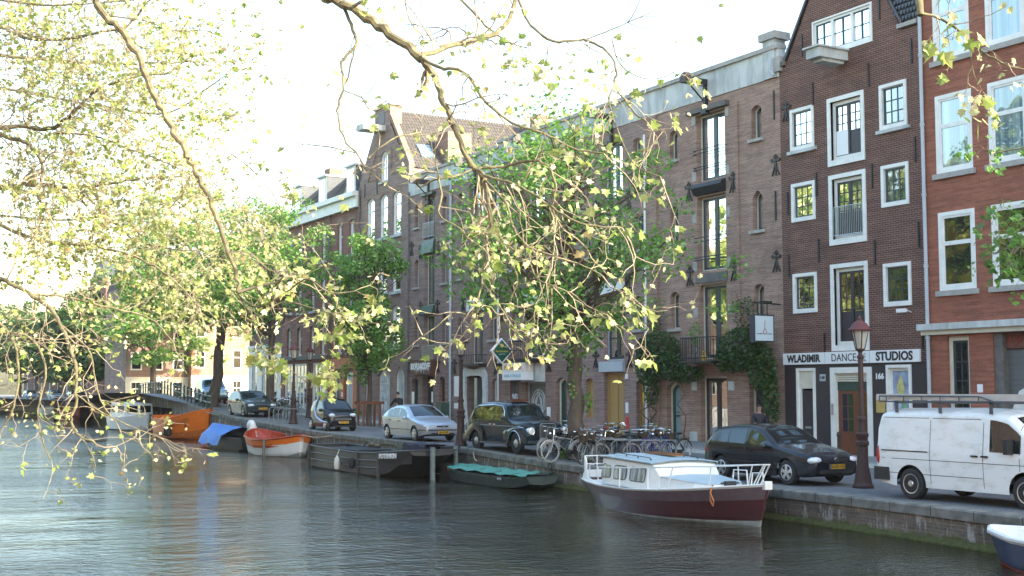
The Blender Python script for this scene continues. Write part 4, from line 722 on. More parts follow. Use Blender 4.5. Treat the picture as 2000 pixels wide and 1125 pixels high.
def car(name, label, loc, rz, P, group='cars parked along the quay'):
    root = thing(name, label, P.get('cat', 'car'), loc, rz, group)
    L, W, fo, wb, r = P['L'], P['W'], P['fo'], P['wb'], P['r']; T = P['T']; belt = P['belt']; tum = P.get('tum', .38); body = M[P['paint']]
    X = lambda s: fo - s; ra = r + P.get('gap', .05); zs = P.get('zs', .22)
    Tp = lambda s: pw(s, T); Bt = lambda s: pw(s, belt)
    fr_, rr_ = P.get('fr', .22), P.get('rr', .14)
    def plan(s):
        w2 = W / 2; k = max(0, 1 - s / .75); j = max(0, 1 - (L - s) / .6); return w2 * (1 - fr_ * k ** 2.6) * (1 - rr_ * j ** 2.4)
    def zb(s):
        z = zs + .10 * max(0, 1 - s / .5) + .08 * max(0, 1 - (L - s) / .5)
        for a in (fo, fo + wb):
            d = abs(s - a)
            if d < ra: z = max(z, r + math.sqrt(ra * ra - d * d))
        return z
    rd = P.get('rd', .09)
    def yw(s, z):
        b = Bt(s); t = Tp(s); w2 = plan(s)
        y = w2 - max(0, (z - b)) * tum - (.012 if z > b else 0) if z > b else w2 * (1 - .05 * ((b - z) / b) ** 2 * 1.6)
        q = (z - (t - rd)) / rd
        if q > 0: y -= rd * (1 - math.sqrt(max(0, 1 - min(1, q) ** 2)))
        return y
    cr = P.get('crown', .035)
    def top(s, y): ye = max(.05, yw(s, Tp(s))); return Tp(s) + cr * (1 - (y / ye) ** 2)
    st = sorted({L * i / 70 for i in range(71)} | {p[0] for p in T} | {a + q * ra for a in (fo, fo + wb) for q in (-1, -.995, -.97, -.9, -.8, .8, .9, .97, .995, 1)})
    st = [s for s in st if 0 <= s <= L]; rows = []
    for s in st:
        lo, hi = zb(s), Tp(s); lo = min(lo, hi - .03); zz = [lo + (hi - rd - lo) * k / 9 for k in range(10)] if hi - rd > lo else [lo + (hi - lo) * .5 * k / 9 for k in range(10)]
        zz += [max(zz[-1], hi - rd) + (hi - max(zz[-1], hi - rd)) * q for q in (.35, .65, .87, .97, 1)]
        half = [(yw(s, z), z) for z in zz]; ye = half[-1][0]
        tp = [(ye * q, top(s, ye * q)) for q in (.9, .7, .4, 0, -.4, -.7, -.9)]
        rows.append([(X(s), y, z) for y, z in half] + [(X(s), y, z) for y, z in tp] + [(X(s), -y, z) for y, z in half[::-1]])
    m = MB(); m.grid(rows); n = len(rows[0]); m.add(rows[0], [tuple(range(n))]); m.add(rows[-1], [tuple(range(n))]); m.build('body', body, root, True)
    m = MB(); m.bx(X(.25), X(L - .25), -W / 2 + .1, W / 2 - .1, zs + .02, zs + .06)
    for a in (fo, fo + wb): m.bx(X(a) - ra - .03, X(a) + ra + .03, -W / 2 + .25, W / 2 - .25, zs, r + ra + .02)
    m.build('underbody', M['plastic_black'], root)
    e = .006
    def patch(m, s0, s1, f0, f1, sd, ns=10, nz=4, e=e):
        rr = []
        for i in range(ns + 1):
            s = s0 + (s1 - s0) * i / ns; a, b = f0(s), f1(s)
            if b <= a: b = a + .001
            rr.append([(X(s), sd * (yw(s, a + (b - a) * k / nz) + e), a + (b - a) * k / nz) for k in range(nz + 1)])
        m.grid(rr)
    for sd in (-1, 1):
        for (s0, s1) in P.get('win', ()):
            m = MB(); patch(m, s0, s1, lambda s: Bt(s) + .03, lambda s: Tp(s) - P.get('wt', .10), sd); m.build('side_window', M[P.get('glass', 'glass_car')], root, True)
        m = MB()
        for s in P.get('seam', ()):
            patch(m, s - .006, s + .006, lambda q: max(zs + .06, zb(q)) + .02, lambda q: Bt(q) + (.02 if P.get('seamtop') is None else P['seamtop']), sd, 1, 8, .003)
        for (s0, s1, z) in P.get('crease', ()): patch(m, s0, s1, lambda q: z - .006, lambda q: z + .006, sd, 12, 1, .003)
        if m.v: m.build('door_seams', M['plastic_black'], root)
        if P.get('strip'):
            z, h, mt = P['strip']; m = MB(); 
            for s0, s1 in ((.05, fo - ra - .02), (fo + ra + .02, fo + wb - ra - .02), (fo + wb + ra + .02, L - .05)):
                if s1 > s0: patch(m, s0, s1, lambda q: z, lambda q: z + h, sd, 8, 1, .014)
            m.build('side_strip', M[mt], root)
        for s, z in P.get('handle', ()): m = MB(); m.box((X(s), sd * (yw(s, z) + .018), z), (.16, .03, .035)); m.build('door_handle', M[P.get('hmat', 'plastic_black')], root)
        if P.get('mirror'):
            s, z = P['mirror']; m = MB(); m.ell((X(s), sd * (yw(s, z) + .12), z), (.07, .11, .075), 12, 8); m.tube([(X(s), sd * yw(s, z - .03), z - .04), (X(s), sd * (yw(s, z) + .1), z - .02)], .02, 5); m.build('wing_mirror', M[P.get('mirmat', 'plastic_black')], root, True)
    def strip(name, s0, s1, kf, mt, e=.007, y0=-1, y1=1):
        m = MB(); rr = []
        for i in range(9):
            s = s0 + (s1 - s0) * i / 8; ye = yw(s, Tp(s)) - kf; rr.append([(X(s), ye * q, top(s, ye * q) + e) for q in [y0 + (y1 - y0) * k / 8 for k in range(9)]])
        m.grid(rr); return m.build(name, M[mt], root, True)
    if P.get('shield'): strip('windscreen', P['shield'][0], P['shield'][1], .05, 'glass_car')
    if P.get('rearwin'): strip('rear_window', P['rearwin'][0], P['rearwin'][1], .1, 'glass_car')
    for sd in (-1, 1):
        for (s, y, z, rx, ry, rz_, mt, nm) in P.get('lamps', ()): m = MB(); m.ell((X(s), sd * y, z), (rx, ry, rz_), 14, 10); m.build(nm, M[mt], root, True)
    for (nm, s0, s1, y0, y1, z0, z1, mt) in P.get('boxes', ()): m = MB(); m.bx(X(s0), X(s1), y0, y1, z0, z1); m.build(nm, M[mt], root)
    if P.get('plate'):
        s, z, tx = P['plate']; m = MB(); m.bx(X(s), X(s) + .015, -.26, .26, z - .055, z + .055); o = m.build('number_plate', M['plate_yellow'], root)
        m = MB(); m.bx(X(s) + .002, X(s) + .018, -.26, -.225, z - .055, z + .055); m.build('plate_band', M['plate_blue'], o)
        text_mb(tx, .11, TW((X(s) + .017, 0.015, z), (0, 1, 0)), M['sign_black'], o, 'plate_lettering', .003, .002, .95)
    m = MB()
    for s, y, z, r_ in P.get('badge', ()): m.ring((X(s), y, z), (1, 0, 0), r_, .008, 16, 4); m.tube([(X(s), y - r_ * .6, z + r_ * .6), (X(s), y - r_ * .25, z - r_ * .7), (X(s), y, z), (X(s), y + r_ * .25, z - r_ * .7), (X(s), y + r_ * .6, z + r_ * .6)], .006, 4)
    if m.v: m.build('badge', M['chrome'], root)
    for a in (fo, fo + wb):
        for sd in (-1, 1): wheel(root, X(a), sd * (W / 2 - P['tw'] / 2 - .02), r, P['tw'], P['rim'], sd)
    return root
FACE = R_(-90)
def qz(x, y): return zr(x, y) + .004
# dark hatchback beside the van
HATCH = dict(L=4.15, W=1.735, fo=.86, wb=2.51, r=.31, tw=.2, rim='alloy', paint='car_black', zs=.2,
    T=[(0, .56), (.03, .66), (.1, .72), (.3, .79), (.7, .87), (1.15, .95), (1.3, .99), (1.55, 1.15), (1.85, 1.32), (2.05, 1.395), (2.4, 1.435), (3.1, 1.42), (3.55, 1.37), (3.75, 1.28), (3.95, 1.02), (4.08, .88), (4.15, .55)],
    belt=[(0, .66), (.9, .84), (1.3, .9), (4.15, .98)], win=[(1.62, 2.33), (2.42, 3.05), (3.1, 3.42)], shield=(1.27, 2.02), rearwin=(3.62, 3.92), seam=(1.42, 2.38, 3.3), crease=((.3, 3.9, .52), (1.0, 4.0, .78)), handle=((2.2, .8), (3.08, .82)), mirror=(1.55, .93), mirmat='car_black',
    lamps=[(.13, .585, .625, .13, .23, .095, 'lamp_clear', 'headlight'), (.75, .83, .7, .05, .03, .02, 'lamp_amber', 'side_indicator'), (4.05, .72, .75, .1, .1, .14, 'lamp_red', 'tail_lamp')],
    boxes=[('grille', .0, .06, -.38, .38, .57, .66, 'plastic_black'), ('bumper_intake', -.005, .05, -.55, .55, .3, .4, 'plastic_black')], badge=[(.005, 0, .635, .055)], plate=(-.012, .475, '54-DD-GG'), hmat='car_black', glass='glass_car', rr=.1)
car('parked_car', 'black five-door hatchback parked by the quay edge between the lamp post and the bicycles', (22.46, 23.72, qz(22, 23.7)), FACE, HATCH)
VAN = dict(cat='van', L=4.79, W=1.84, fo=.88, wb=2.92, r=.335, tw=.21, rim='steel', paint='car_white', zs=.27, gap=.07, tum=.10, rd=.13, crown=.05, fr=.16, rr=.06,
    T=[(0, .75), (.04, .98), (.25, 1.07), (.5, 1.16), (.75, 1.38), (1.05, 1.66), (1.3, 1.84), (1.6, 1.9), (2.5, 1.93), (4.5, 1.90), (4.68, 1.84), (4.76, 1.6), (4.79, .9)],
    belt=[(0, .9), (.5, 1.05), (4.79, 1.12)], win=[(.98, 1.72)], wt=.16, shield=(.56, 1.22), seam=(1.0, 1.88, 3.25), seamtop=.62, crease=((.3, 4.6, .86), (1.9, 4.6, .55), (1.95, 3.2, 1.75), (3.3, 4.6, 1.75)), handle=((1.83, 1.0), (2.08, 1.0)), strip=None,
    lamps=[(.1, .68, .78, .08, .2, .1, 'lamp_clear', 'headlight'), (4.74, .86, .92, .05, .05, .2, 'lamp_red', 'tail_lamp')], boxes=[('bumper', -.05, .25, -.9, .9, .4, .62, 'plastic_black'), ('grille', -.02, .05, -.5, .5, .72, .84, 'plastic_black')], plate=(-.07, .5, 'VX-42-RN'))
van = car('parked_van', 'white panel van with a ladder roof rack parked at the right edge of the photo', (22.09, 16.44, qz(22, 18)), FACE, VAN)
m = MB()
X = lambda s: .88 - s
m.bx(X(3.3), X(4.6), -.93, -.925, 1.02, 1.045); m.build('sliding_door_rail', M['plastic_black'], van)
m = MB(); m.bx(X(4.4), X(4.82), -.93, -.6, .38, .66); m.bx(X(4.4), X(4.82), .6, .93, .38, .66); m.bx(X(4.74), X(4.84), -.9, .9, .38, .66); m.build('rear_bumper', M['plastic_black'], van)
m = MB()
for s in (1.7, 3.0, 4.2):
    m.bx(X(s) - .025, X(s) + .025, -.86, .86, 2.06, 2.1)
    for y in (-.84, .84): m.bx(X(s) - .03, X(s) + .03, y - .02, y + .02, 1.86, 2.1)
for y in (-.84, .84): m.tube([(X(4.7), y, 2.08), (X(4.7), y, 2.22), (X(2.0), y, 2.22), (X(1.45), y, 2.06)], .018, 6); m.tube([(X(4.7), y, 2.1), (X(1.45), y, 2.1)], .018, 6)
for k in range(6): s = 2.0 + .5 * k; [m.tube([(X(s), y, 2.1), (X(s), y, 2.22)], .014, 5) for y in (-.84, .84)]
m.build('roof_rack', M['steel_dark'], van)
vm = MB(); vm.box((X(1.2), -.99, 1.22), (.1, .2, .3)); vm.tube([(X(1.15), -.85, 1.15), (X(1.2), -.95, 1.2)], .025, 5); vm.build('wing_mirror', M['plastic_black'], van)
lad = thing('ladder', 'aluminium extension ladder lying on the white van roof rack', 'ladder', van.location, FACE)
m = MB()
for y in (-.62, -.3, .05, .4):
    for z in (2.13, 2.2): m.bx(X(4.85), X(.7), y - .02, y + .02, z, z + .06)
for k in range(14): m.bx(X(4.75) + k * .29, X(4.75) + k * .29 + .03, -.62, -.3, 2.15, 2.18); m.bx(X(4.75) + k * .29, X(4.75) + k * .29 + .03, .05, .4, 2.22, 2.25)
m.bx(X(4.85), X(.7), -.78, -.66, 2.13, 2.26); m.build('rails_and_rungs', M['galvanised'], lad)
# silver hatchback
SILV = dict(L=4.13, W=1.7, fo=.85, wb=2.58, r=.29, tw=.18, rim='alloy', paint='car_silver', zs=.2,
    T=[(0, .5), (.03, .62), (.15, .7), (.5, .79), (1.0, .88), (1.15, .92), (1.5, 1.12), (1.95, 1.33), (2.3, 1.4), (2.9, 1.39), (3.4, 1.28), (3.8, 1.08), (4.0, .95), (4.13, .55)],
    belt=[(0, .62), (.9, .8), (1.3, .87), (4.13, .93)], win=[(1.6, 2.32), (2.4, 3.0), (3.05, 3.4)], shield=(1.2, 1.97), seam=(1.4, 2.36, 3.25), strip=(.42, .05, 'car_grey'), handle=((2.2, .78), (3.05, .8)), mirror=(1.5, .9), mirmat='car_silver',
    lamps=[(.16, .58, .6, .12, .2, .07, 'lamp_clear', 'headlight'), (4.02, .68, .72, .08, .12, .08, 'lamp_red', 'tail_lamp')], boxes=[('grille', -.0, .05, -.25, .25, .56, .62, 'plastic_black'), ('bumper_strip', -.03, .08, -.62, .62, .42, .47, 'car_grey'), ('bumper_intake', -.01, .05, -.5, .5, .26, .34, 'plastic_black')], badge=[(-.02, 0, .6, .05)], plate=(-.04, .36, 'SJ-HV-30'))
s_ = car('parked_car', 'silver five-door hatchback parked behind the black barge, front towards the lamp post', (22.4, 44.9, qz(22, 46)), FACE, SILV)
# black London style taxi: body narrow at the bonnet with separate wings
TAX = dict(cat='taxi', L=4.58, W=1.6, fo=.78, wb=2.81, r=.36, tw=.16, rim='taxi', paint='car_taxi', zs=.3, gap=.02, tum=.2, rd=.12, crown=.05, fr=.35, rr=.12,
    T=[(0, .95), (.06, 1.04), (.2, 1.08), (.8, 1.12), (1.28, 1.17), (1.34, 1.2), (1.5, 1.45), (1.62, 1.62), (1.8, 1.70), (2.4, 1.76), (3.2, 1.74), (3.7, 1.66), (4.0, 1.45), (4.12, 1.15), (4.4, 1.02), (4.58, .6)],
    belt=[(0, .98), (1.3, 1.08), (4.58, 1.1)], win=[(1.62, 2.3), (2.38, 3.1), (3.18, 3.82)], wt=.14, shield=(1.38, 1.66), seam=(1.45, 2.34, 3.2), crease=(), handle=((2.2, .98), (2.5, .98)), hmat='chrome', mirror=(1.45, 1.2), glass='glass_gold_reflection',
    plate=(-.2, .42, '97-YB-30'))
tx = car('parked_taxi', 'old dark green-black London style taxi with chrome window trim parked by the quay', (22.35, 36.95, qz(22, 37.5)), FACE, TAX)
X = lambda s: .78 - s
for sd in (-1, 1):
    m = MB(); rows = []                                              # front wing
    for i in range(21):
        s = -.08 + 1.6 * i / 20; h = .55 + .42 * math.sin(min(1, (i + 1.5) / 9) * math.pi / 2) - .2 * max(0, (s - .6)) ; d = abs(s - .78); zb_ = .34 if d > .42 else .36 + math.sqrt(max(0, .42 ** 2 - d * d)); h = max(h, zb_ + .05)
        wd = .33 - .16 * max(0, (s - .9)) / .6
        rows.append([(X(s), sd * (.86), zb_), (X(s), sd * .87, (zb_ + h) / 2), (X(s), sd * .855, h - .06), (X(s), sd * (.80), h), (X(s), sd * (.90 - wd * .75), h + .005), (X(s), sd * (.86 - wd), h - .12)])
    m.grid(rows); m.add(rows[0], [tuple(range(6))]); m.build('front_wing', M['car_taxi'], tx, True)
    m = MB(); rows = []
    for i in range(15):
        s = 3.0 + 1.5 * i / 14; h = .62 + .4 * math.sin(math.pi * min(1, max(0, (i + 2) / 15))); d = abs(s - 3.59); zb_ = .34 if d > .4 else .36 + math.sqrt(max(0, .4 ** 2 - d * d)); h = max(h, zb_ + .04)
        rows.append([(X(s), sd * .85, zb_), (X(s), sd * .86, (zb_ + h) / 2), (X(s), sd * .83, h), (X(s), sd * .7, h + .01)])
    m.grid(rows); m.build('rear_wing', M['car_taxi'], tx, True)
    m = MB(); m.lathe((X(.0), sd * .66, .80), (1, 0, 0), ((-.15, .10), (0, .125), (.06, .12), (.08, .09), (.085, 0)), 20); m.build('headlight', M['lamp_clear'], tx, True)
    m = MB(); m.ring((X(-.05), sd * .66, .80), (1, 0, 0), .12, .013, 20, 5); m.build('headlight_ring', M['chrome'], tx, True)
    m = MB(); m.bx(X(1.2), X(3.15), sd * .76, sd * .9, .3, .36); m.build('sill_strip', M['chrome'], tx)
    m = MB(); m.tube([(X(s), sd * (.875 if s < 1.0 else .822), z) for s, z in ((.1, .90), (.6, .925), (1.0, .93))], .012, 5); m.tube([(X(s), sd * .82, z) for s, z in ((1.1, .93), (2.5, .93), (3.3, .95))], .012, 5)
    m.tube([(X(s), sd * (.803 - max(0, z - 1.1) * .2), z) for s, z in ((1.55, 1.12), (1.62, 1.45), (1.8, 1.6), (2.5, 1.65), (3.5, 1.6), (3.82, 1.45), (3.98, 1.14))], .016, 5); m.build('window_trim', M['chrome'], tx)
    m = MB(); m.ring((X(.78), sd * .905, .36), (0, 1, 0), .43, .012, 40, 4); m.v = [(x, y - sd * .04, max(z, .38)) for x, y, z in m.v]; m.build('arch_trim', M['chrome'], tx)
    m = MB(); m.ell((X(-.02), sd * .62, .55), (.03, .05, .05), 8, 6); m.build('indicator', M['lamp_amber'], tx, True)
m = MB(); m.bx(X(.12), X(-.02), -.31, .31, .5, 1.02); m.build('grille', M['plastic_black'], tx)
m = MB(); m.tube([(X(-.03), -.31, .5), (X(-.03), -.31, .98), (X(-.03), -.24, 1.04), (X(-.03), .24, 1.04), (X(-.03), .31, .98), (X(-.03), .31, .5), (X(-.03), -.31, .5)], .016, 5)
for k in range(11): y = -.27 + .054 * k; m.bx(X(-.025), X(-.035), y, y + .01, .52, 1.0)
m.build('grille_bars', M['steel_grey'], tx)
m = MB(); m.bx(X(-.12), X(-.19), -.86, .86, .38, .48); m.build('bumper', M['dark_frame'], tx)
m = MB(); m.bx(X(1.95), X(1.75), -.3, .3, 1.76, 1.86); m.build('roof_sign', M['fascia_rust'], tx)
# small two-seater
SM = dict(L=2.5, W=1.51, fo=.42, wb=1.81, r=.29, tw=.17, rim='alloy', paint='car_black', zs=.2, tum=.3, rd=.12, fr=.2, gap=.05,
    T=[(0, .5), (.05, .7), (.2, .84), (.5, .98), (.7, 1.15), (1.0, 1.4), (1.25, 1.5), (1.8, 1.54), (2.2, 1.45), (2.4, 1.1), (2.5, .6)], belt=[(0, .6), (.5, .86), (2.5, 1.0)], win=[(.78, 1.5), (1.6, 2.1)], shield=(.55, 1.08), seam=(.7, 1.55), mirror=(.7, .98),
    lamps=[(.1, .52, .74, .1, .16, .09, 'lamp_clear', 'headlight')], boxes=[('grille', -.02, .05, -.4, .4, .52, .6, 'chrome')], plate=(-.03, .42, '79-PP-XK'))
sc_ = car('parked_car', 'tiny black two-seater car with silver frame facing the camera near the slim green tree', (22.5, 54.8, qz(22, 55)), FACE, SM)
for sd in (-1, 1):
    m = MB(); X = lambda s: .42 - s; m.tube([(X(.15), sd * .74, .42), (X(.75), sd * .765, .45), (X(1.35), sd * .765, .62), (X(1.7), sd * .74, .95), (X(1.75), sd * .68, 1.25), (X(1.6), sd * .6, 1.5)], [.03, .06, .07, .06, .05, .03], 6); m.build('silver_frame', M['car_silver'], sc_, True)
C2 = dict(HATCH); C2.update(paint='car_green', rim='steel', L=3.95, wb=2.45, rearwin=None, plate=(-.02, .45, 'RT-XL-68'), badge=[]); C2['T'] = HATCH['T'][:-5] + [(3.5, 1.37), (3.7, 1.2), (3.85, .95), (3.95, .55)]
car('parked_car', 'dark green hatchback parked under the leaning tree beyond the blue-covered boat', (23.2, 68.6, qz(23.2, 69.6)), FACE, C2)
C3 = dict(VAN); C3.update(cat='car', paint='car_blue', L=4.1, wb=2.55, W=1.75, T=[(0, .6), (.05, .8), (.4, .95), (.9, 1.05), (1.2, 1.25), (1.6, 1.6), (2.0, 1.68), (3.6, 1.66), (3.95, 1.4), (4.1, .7)], belt=[(0, .8), (4.1, .98)], win=[(1.4, 2.2), (2.3, 3.2), (3.3, 3.8)], shield=(1.0, 1.55), seam=(1.2, 2.25), seamtop=0, crease=(), rim='alloy', handle=(), tum=.25, rd=.1, boxes=[('bumper', -.05, .2, -.8, .8, .35, .5, 'plastic_black')], plate=None, wt=.12)
car('parked_car', 'light blue high-roofed car parked beyond the leaning tree by the bridge railing', (25.1, 83.2, qz(25.1, 84.4)), R_(-97), C3)
FARC = dict(HATCH); FARC.update(paint='car_grey', seam=(), crease=(), badge=[], plate=None, rim='steel', handle=())
for (px, py, X_, Y_, pn, lb) in ((0, 0, 32.0, 163, 'car_grey', 'grey car on the far left bank behind the hanging twigs'), (0, 0, 31.8, 176, 'car_silver', 'silver car on the far left bank, left of the bridge'), (0, 0, 31.6, 194, 'car_blue', 'pale blue car on the far left bank near the photo edge')):
    q = dict(FARC); q['paint'] = pn; car('parked_car', lb, (X_, Y_, qz(X_, Y_)), R_(-90), q, 'cars on the far bank')
# ================================================================ boats
mat('hull_burgundy', (.075, .020, .022), .3, coat=.5, var=.15); mat('hull_mauve', (.12, .085, .10), .45, var=.2); mat('boat_white', (.68, .69, .68), .4, var=.06); mat('deck_blue_grey', (.36, .46, .50), .5, var=.08); mat('antifoul', (.28, .30, .29), .7, var=.25)
mat('tarp_green', (.05, .24, .18), .55, var=.3, sc=3, bump=.8, bsc=5); mat('hull_dark_green', (.035, .05, .045), .6, var=.3); mat('barge_black', (.045, .045, .05), .5, var=.3); mat('barge_dark', (.012, .013, .018), .5); mat('hull_orange', (.72, .16, .012), .45, var=.08); mat('hull_orange2', (.45, .11, .015), .55, var=.2); mat('hull_red', (.30, .035, .015), .45, var=.25); mat('tarp_blue', (.03, .16, .50), .6, var=.2, bump=.6, bsc=4); mat('navy', (.02, .03, .10), .3, coat=.5); mat('rope', (.40, .32, .20), .9); mat('rope_orange', (.40, .16, .06), .9); mat('wood_varnish', (.18, .07, .02), .35); mat('fender_white', (.6, .58, .52), .6, var=.2); mat('canvas_dark', (.02, .022, .04), .8); mat('outboard', (.6, .6, .6), .4); mat('pole_grey', (.11, .145, .15), .7, var=.3)
def hull(root, st, mt, bands=(), name='hull', n=8, inner=None, idepth=.35, th=.05, rail=None, rm='boat_white', rr=.03):
    """st: (x, half beam at deck, half beam at water, z deck, z keel, flare) ; sides carried as curves"""
    def sec(s, t):                                                   # t 0 keel .. 1 deck
        x, bd, bw, zd, zk = s[:5]; q = t ** .55; b = bw + (bd - bw) * max(0, (t - .25) / .75); return (x + (s[5] if len(s) > 5 else 0) * t, b * min(1, (t / .22) ** .6) if t < .22 else b, zk + (zd - zk) * t)
    ts = [k / n for k in range(n + 1)]
    def band(t0, t1, mt_, nm, e=0):
        m = MB()
        for sd in (-1, 1):
            m.grid([[(sec(s, t)[0], sd * (sec(s, t)[1] + e), sec(s, t)[2]) for t in [t0 + (t1 - t0) * k / n for k in range(n + 1)]] for s in st])
        for s in (st[0], st[-1]):
            P = [sec(s, t0 + (t1 - t0) * k / n) for k in range(n + 1)]; m.add([(x, y + e, z) for x, y, z in P] + [(x, -y - e, z) for x, y, z in P[::-1]], [tuple(range(2 * n + 2))])
        return m.build(nm, M[mt_], root, True)
    o = band(0, 1, mt, name)
    for (t0, t1, mt_, nm) in bands: band(t0, t1, mt_, nm, .006)
    if inner:
        m = MB()
        for sd in (-1, 1): m.grid([[(s[0] + (s[5] if len(s) > 5 else 0), sd * s[1], s[3] + .004), (s[0] + (s[5] if len(s) > 5 else 0), sd * max(0.001, s[1] - th), s[3] + .004), (s[0], sd * max(0.001, s[1] - th - .03), s[3] - idepth)] for s in st])
        m.grid([[(s[0], -max(0.001, s[1] - th - .03), s[3] - idepth), (s[0], max(0.001, s[1] - th - .03), s[3] - idepth)] for s in st]); m.build('deck', M[inner], root)
    if rail:
        m = MB()
        P = [(s[0] + (s[5] if len(s) > 5 else 0), s[1], s[3]) for s in st]; L_ = P + [(x, -y, z) for x, y, z in P[::-1]]
        m.tube(L_ + [L_[0]], rr, 6); m.build('gunwale', M[rm], root, True)
    return o
# --- burgundy cabin boat. local +x towards the bow (towards the camera side)
def place(p, q): return math.atan2(q[1] - p[1], q[0] - p[0])
bow, stern = V((19.15, 21.75, 0)), V((20.15, 29.2, 0))
d_ = bow - stern; Lb = d_.length; rz = math.atan2(d_.y, d_.x)
cb = thing('cabin_boat', 'burgundy hulled cabin boat with white cabin and white tube railings moored at the quay', 'boat', (stern.x, stern.y, WZ), rz); cb.scale = (Lb / 9.6, .94, .70)
k = 1.0
ST = [(0.0, .75, .3, .95, -.1, -.25), (.4, 1.1, .75, .93, -.25, -.12), (1.2, 1.32, 1.05, .90, -.3), (2.5, 1.45, 1.25, .87, -.3), (4.5, 1.5, 1.3, .89, -.3), (6.3, 1.38, 1.05, 1.0, -.3), (7.6, 1.05, .62, 1.14, -.3, .12), (8.5, .62, .25, 1.27, -.28, .3), (9.1, .26, .05, 1.36, -.25, .42), (9.3, .04, .015, 1.40, -.22, .5)]
ST = [(s[0] * k,) + s[1:] for s in ST]
hull(cb, ST, 'hull_burgundy', bands=((.70, .955, 'hull_mauve', 'rubbing_band'), (.955, 1.0, 'boat_white', 'white_strake'), (.0, .27, 'antifoul', 'waterline_band')), inner='boat_white', idepth=.1, th=.08, rail=True)
m = MB()                                                             # aft bulwark
A_ = [(s[0] + (s[5] if len(s) > 5 else 0), s[1] * .985, s[3]) for s in ST[:4]]
for sd in (-1, 1): m.grid([[(x, sd * y, z), (x, sd * y * .97, z + .28 - .07 * i)] for i, (x, y, z) in enumerate(A_)])
m.grid([[(A_[0][0], y, A_[0][2]), (A_[0][0], y, A_[0][2] + .28)] for y in (-A_[0][1], A_[0][1])]); m.build('bulwark', M['boat_white'], cb)
# cabin
cz = .86; m = MB(); CS = [(1.55, .98, .92, 1.0), (2.0, 1.08, .98, 1.02), (5.05, 1.1, .95, .94), (5.5, 1.0, .9, .45)]
rows = []
for x, b0, b1, h in CS: rows.append([(x, -b0, cz), (x, -b1, cz + h), (x, -b1 * .5, cz + h + .06), (x, 0, cz + h + .08), (x, b1 * .5, cz + h + .06), (x, b1, cz + h), (x, b0, cz)])
m.grid(rows); m.add(rows[0], [tuple(range(7))]); m.add(rows[-1], [tuple(range(7))]); cabn = m.build('cabin', mat('cabin_cream', (.66, .66, .62), .45, var=.05), cb)
m = MB(); rows = [[(x, -b1 - .06, cz + h + .015), (x, -b1 * .5, cz + h + .09), (x, 0, cz + h + .11), (x, b1 * .5, cz + h + .09), (x, b1 + .06, cz + h + .015)] for x, b0, b1, h in [(1.45, .98, .94, 1.0)] + CS[1:3] + [(5.15, 1.05, .94, .93)]]
m.grid(rows); m.grid([[(p[0], p[1], p[2] - .05) for p in r] for r in rows]); m.tube([r[0] for r in rows], .03, 4); m.tube([r[-1] for r in rows], .03, 4); m.build('cabin_roof', M['deck_blue_grey'], cb)
m = MB(); rows = [[(5.45, -.95, cz + .1), (5.45, -.88, cz + .5), (5.45, 0, cz + .56), (5.45, .88, cz + .5), (5.45, .95, cz + .1)], [(7.1, -.75, cz + .15), (7.1, -.68, cz + .4), (7.1, 0, cz + .45), (7.1, .68, cz + .4), (7.1, .75, cz + .15)], [(7.6, -.5, cz + .2), (7.55, -.42, cz + .34), (7.55, 0, cz + .38), (7.55, .42, cz + .34), (7.6, .5, cz + .2)]]
m.grid(rows); m.add(rows[-1], [tuple(range(5))]); m.build('fore_cabin', cabn.data.materials[0], cb); m = MB(); m.grid([[(p[0], p[1] * 1.03, p[2] + .012) for p in r[1:4]] for r in rows]); m.build('fore_cabin_roof', M['deck_blue_grey'], cb)
glassm('glass_net_curtain', (.20, .21, .20), .12, curtain=(.5, .5, .48))
for x0, x1 in ((1.72, 2.35), (2.6, 3.45), (3.75, 4.75)):
    for sd in (-1, 1):
        def rp(ins, e):
            P = []; r_ = .09
            for cx_, cz_, a0 in ((x1 - r_, cz + .72 - r_, 0), (x0 + r_, cz + .72 - r_, 90), (x0 + r_, cz + .27 + r_, 180), (x1 - r_, cz + .27 + r_, 270)):
                for a in (0, 30, 60, 90): t = R_(a0 + a); rr2 = r_ - ins; P.append((cx_ + rr2 * math.cos(t), cz_ + rr2 * math.sin(t)))
            return [(x, sd * (1.085 - (z - cz) * .13 + e), z) for x, z in P]
        m = MB(); m.prism(rp(-.035, .012), rp(-.035, -.02)); o = m.build('window', M['dark_frame'], cb)
        m = MB(); m.add(rp(0, .018), [tuple(range(16))]); m.build('pane', M['glass_net_curtain'], o)
m = MB()                                                             # grab rails on the roof, cleats
for y in (-.72, .72): m.tube([(1.9, y, cz + 1.1), (2.0, y, cz + 1.17), (4.4, y, cz + 1.1), (4.5, y, cz + 1.02)], .018, 5); [m.tube([(x, y, cz + 1.04), (x, y, cz + 1.15 - (x - 2) * .03)], .016, 5) for x in (2.8, 3.6)]
m.build('grab_rail', M['plastic_black'], cb)
m = MB(); sx_ = lambda x, y, z: (x, y, z)
def sheer(x):
    for a, b in zip(ST, ST[1:]):
        if a[0] <= x <= b[0]: t = (x - a[0]) / (b[0] - a[0]); return (a[1] + (b[1] - a[1]) * t, a[3] + (b[3] - a[3]) * t)
    return ST[-1][1], ST[-1][3]
m = MB()
for sd in (-1, 1):
    P = []
    for i in range(12): x = 2.2 + (8.6 * k - 2.2) * i / 11; b, z = sheer(x); P.append((x + (.25 if i > 9 else 0), sd * (b - .06), 1.52 + .42 * (i / 11) ** 1.3))
    m.tube([(P[0][0], P[0][1], sheer(2.2)[1])] + P, .022, 6)
    for i in (3, 6, 8, 10): b, z = sheer(P[i][0]); m.tube([(P[i][0] - (.3 if i > 7 else 0), sd * (b - .04), z), P[i]], .018, 6)
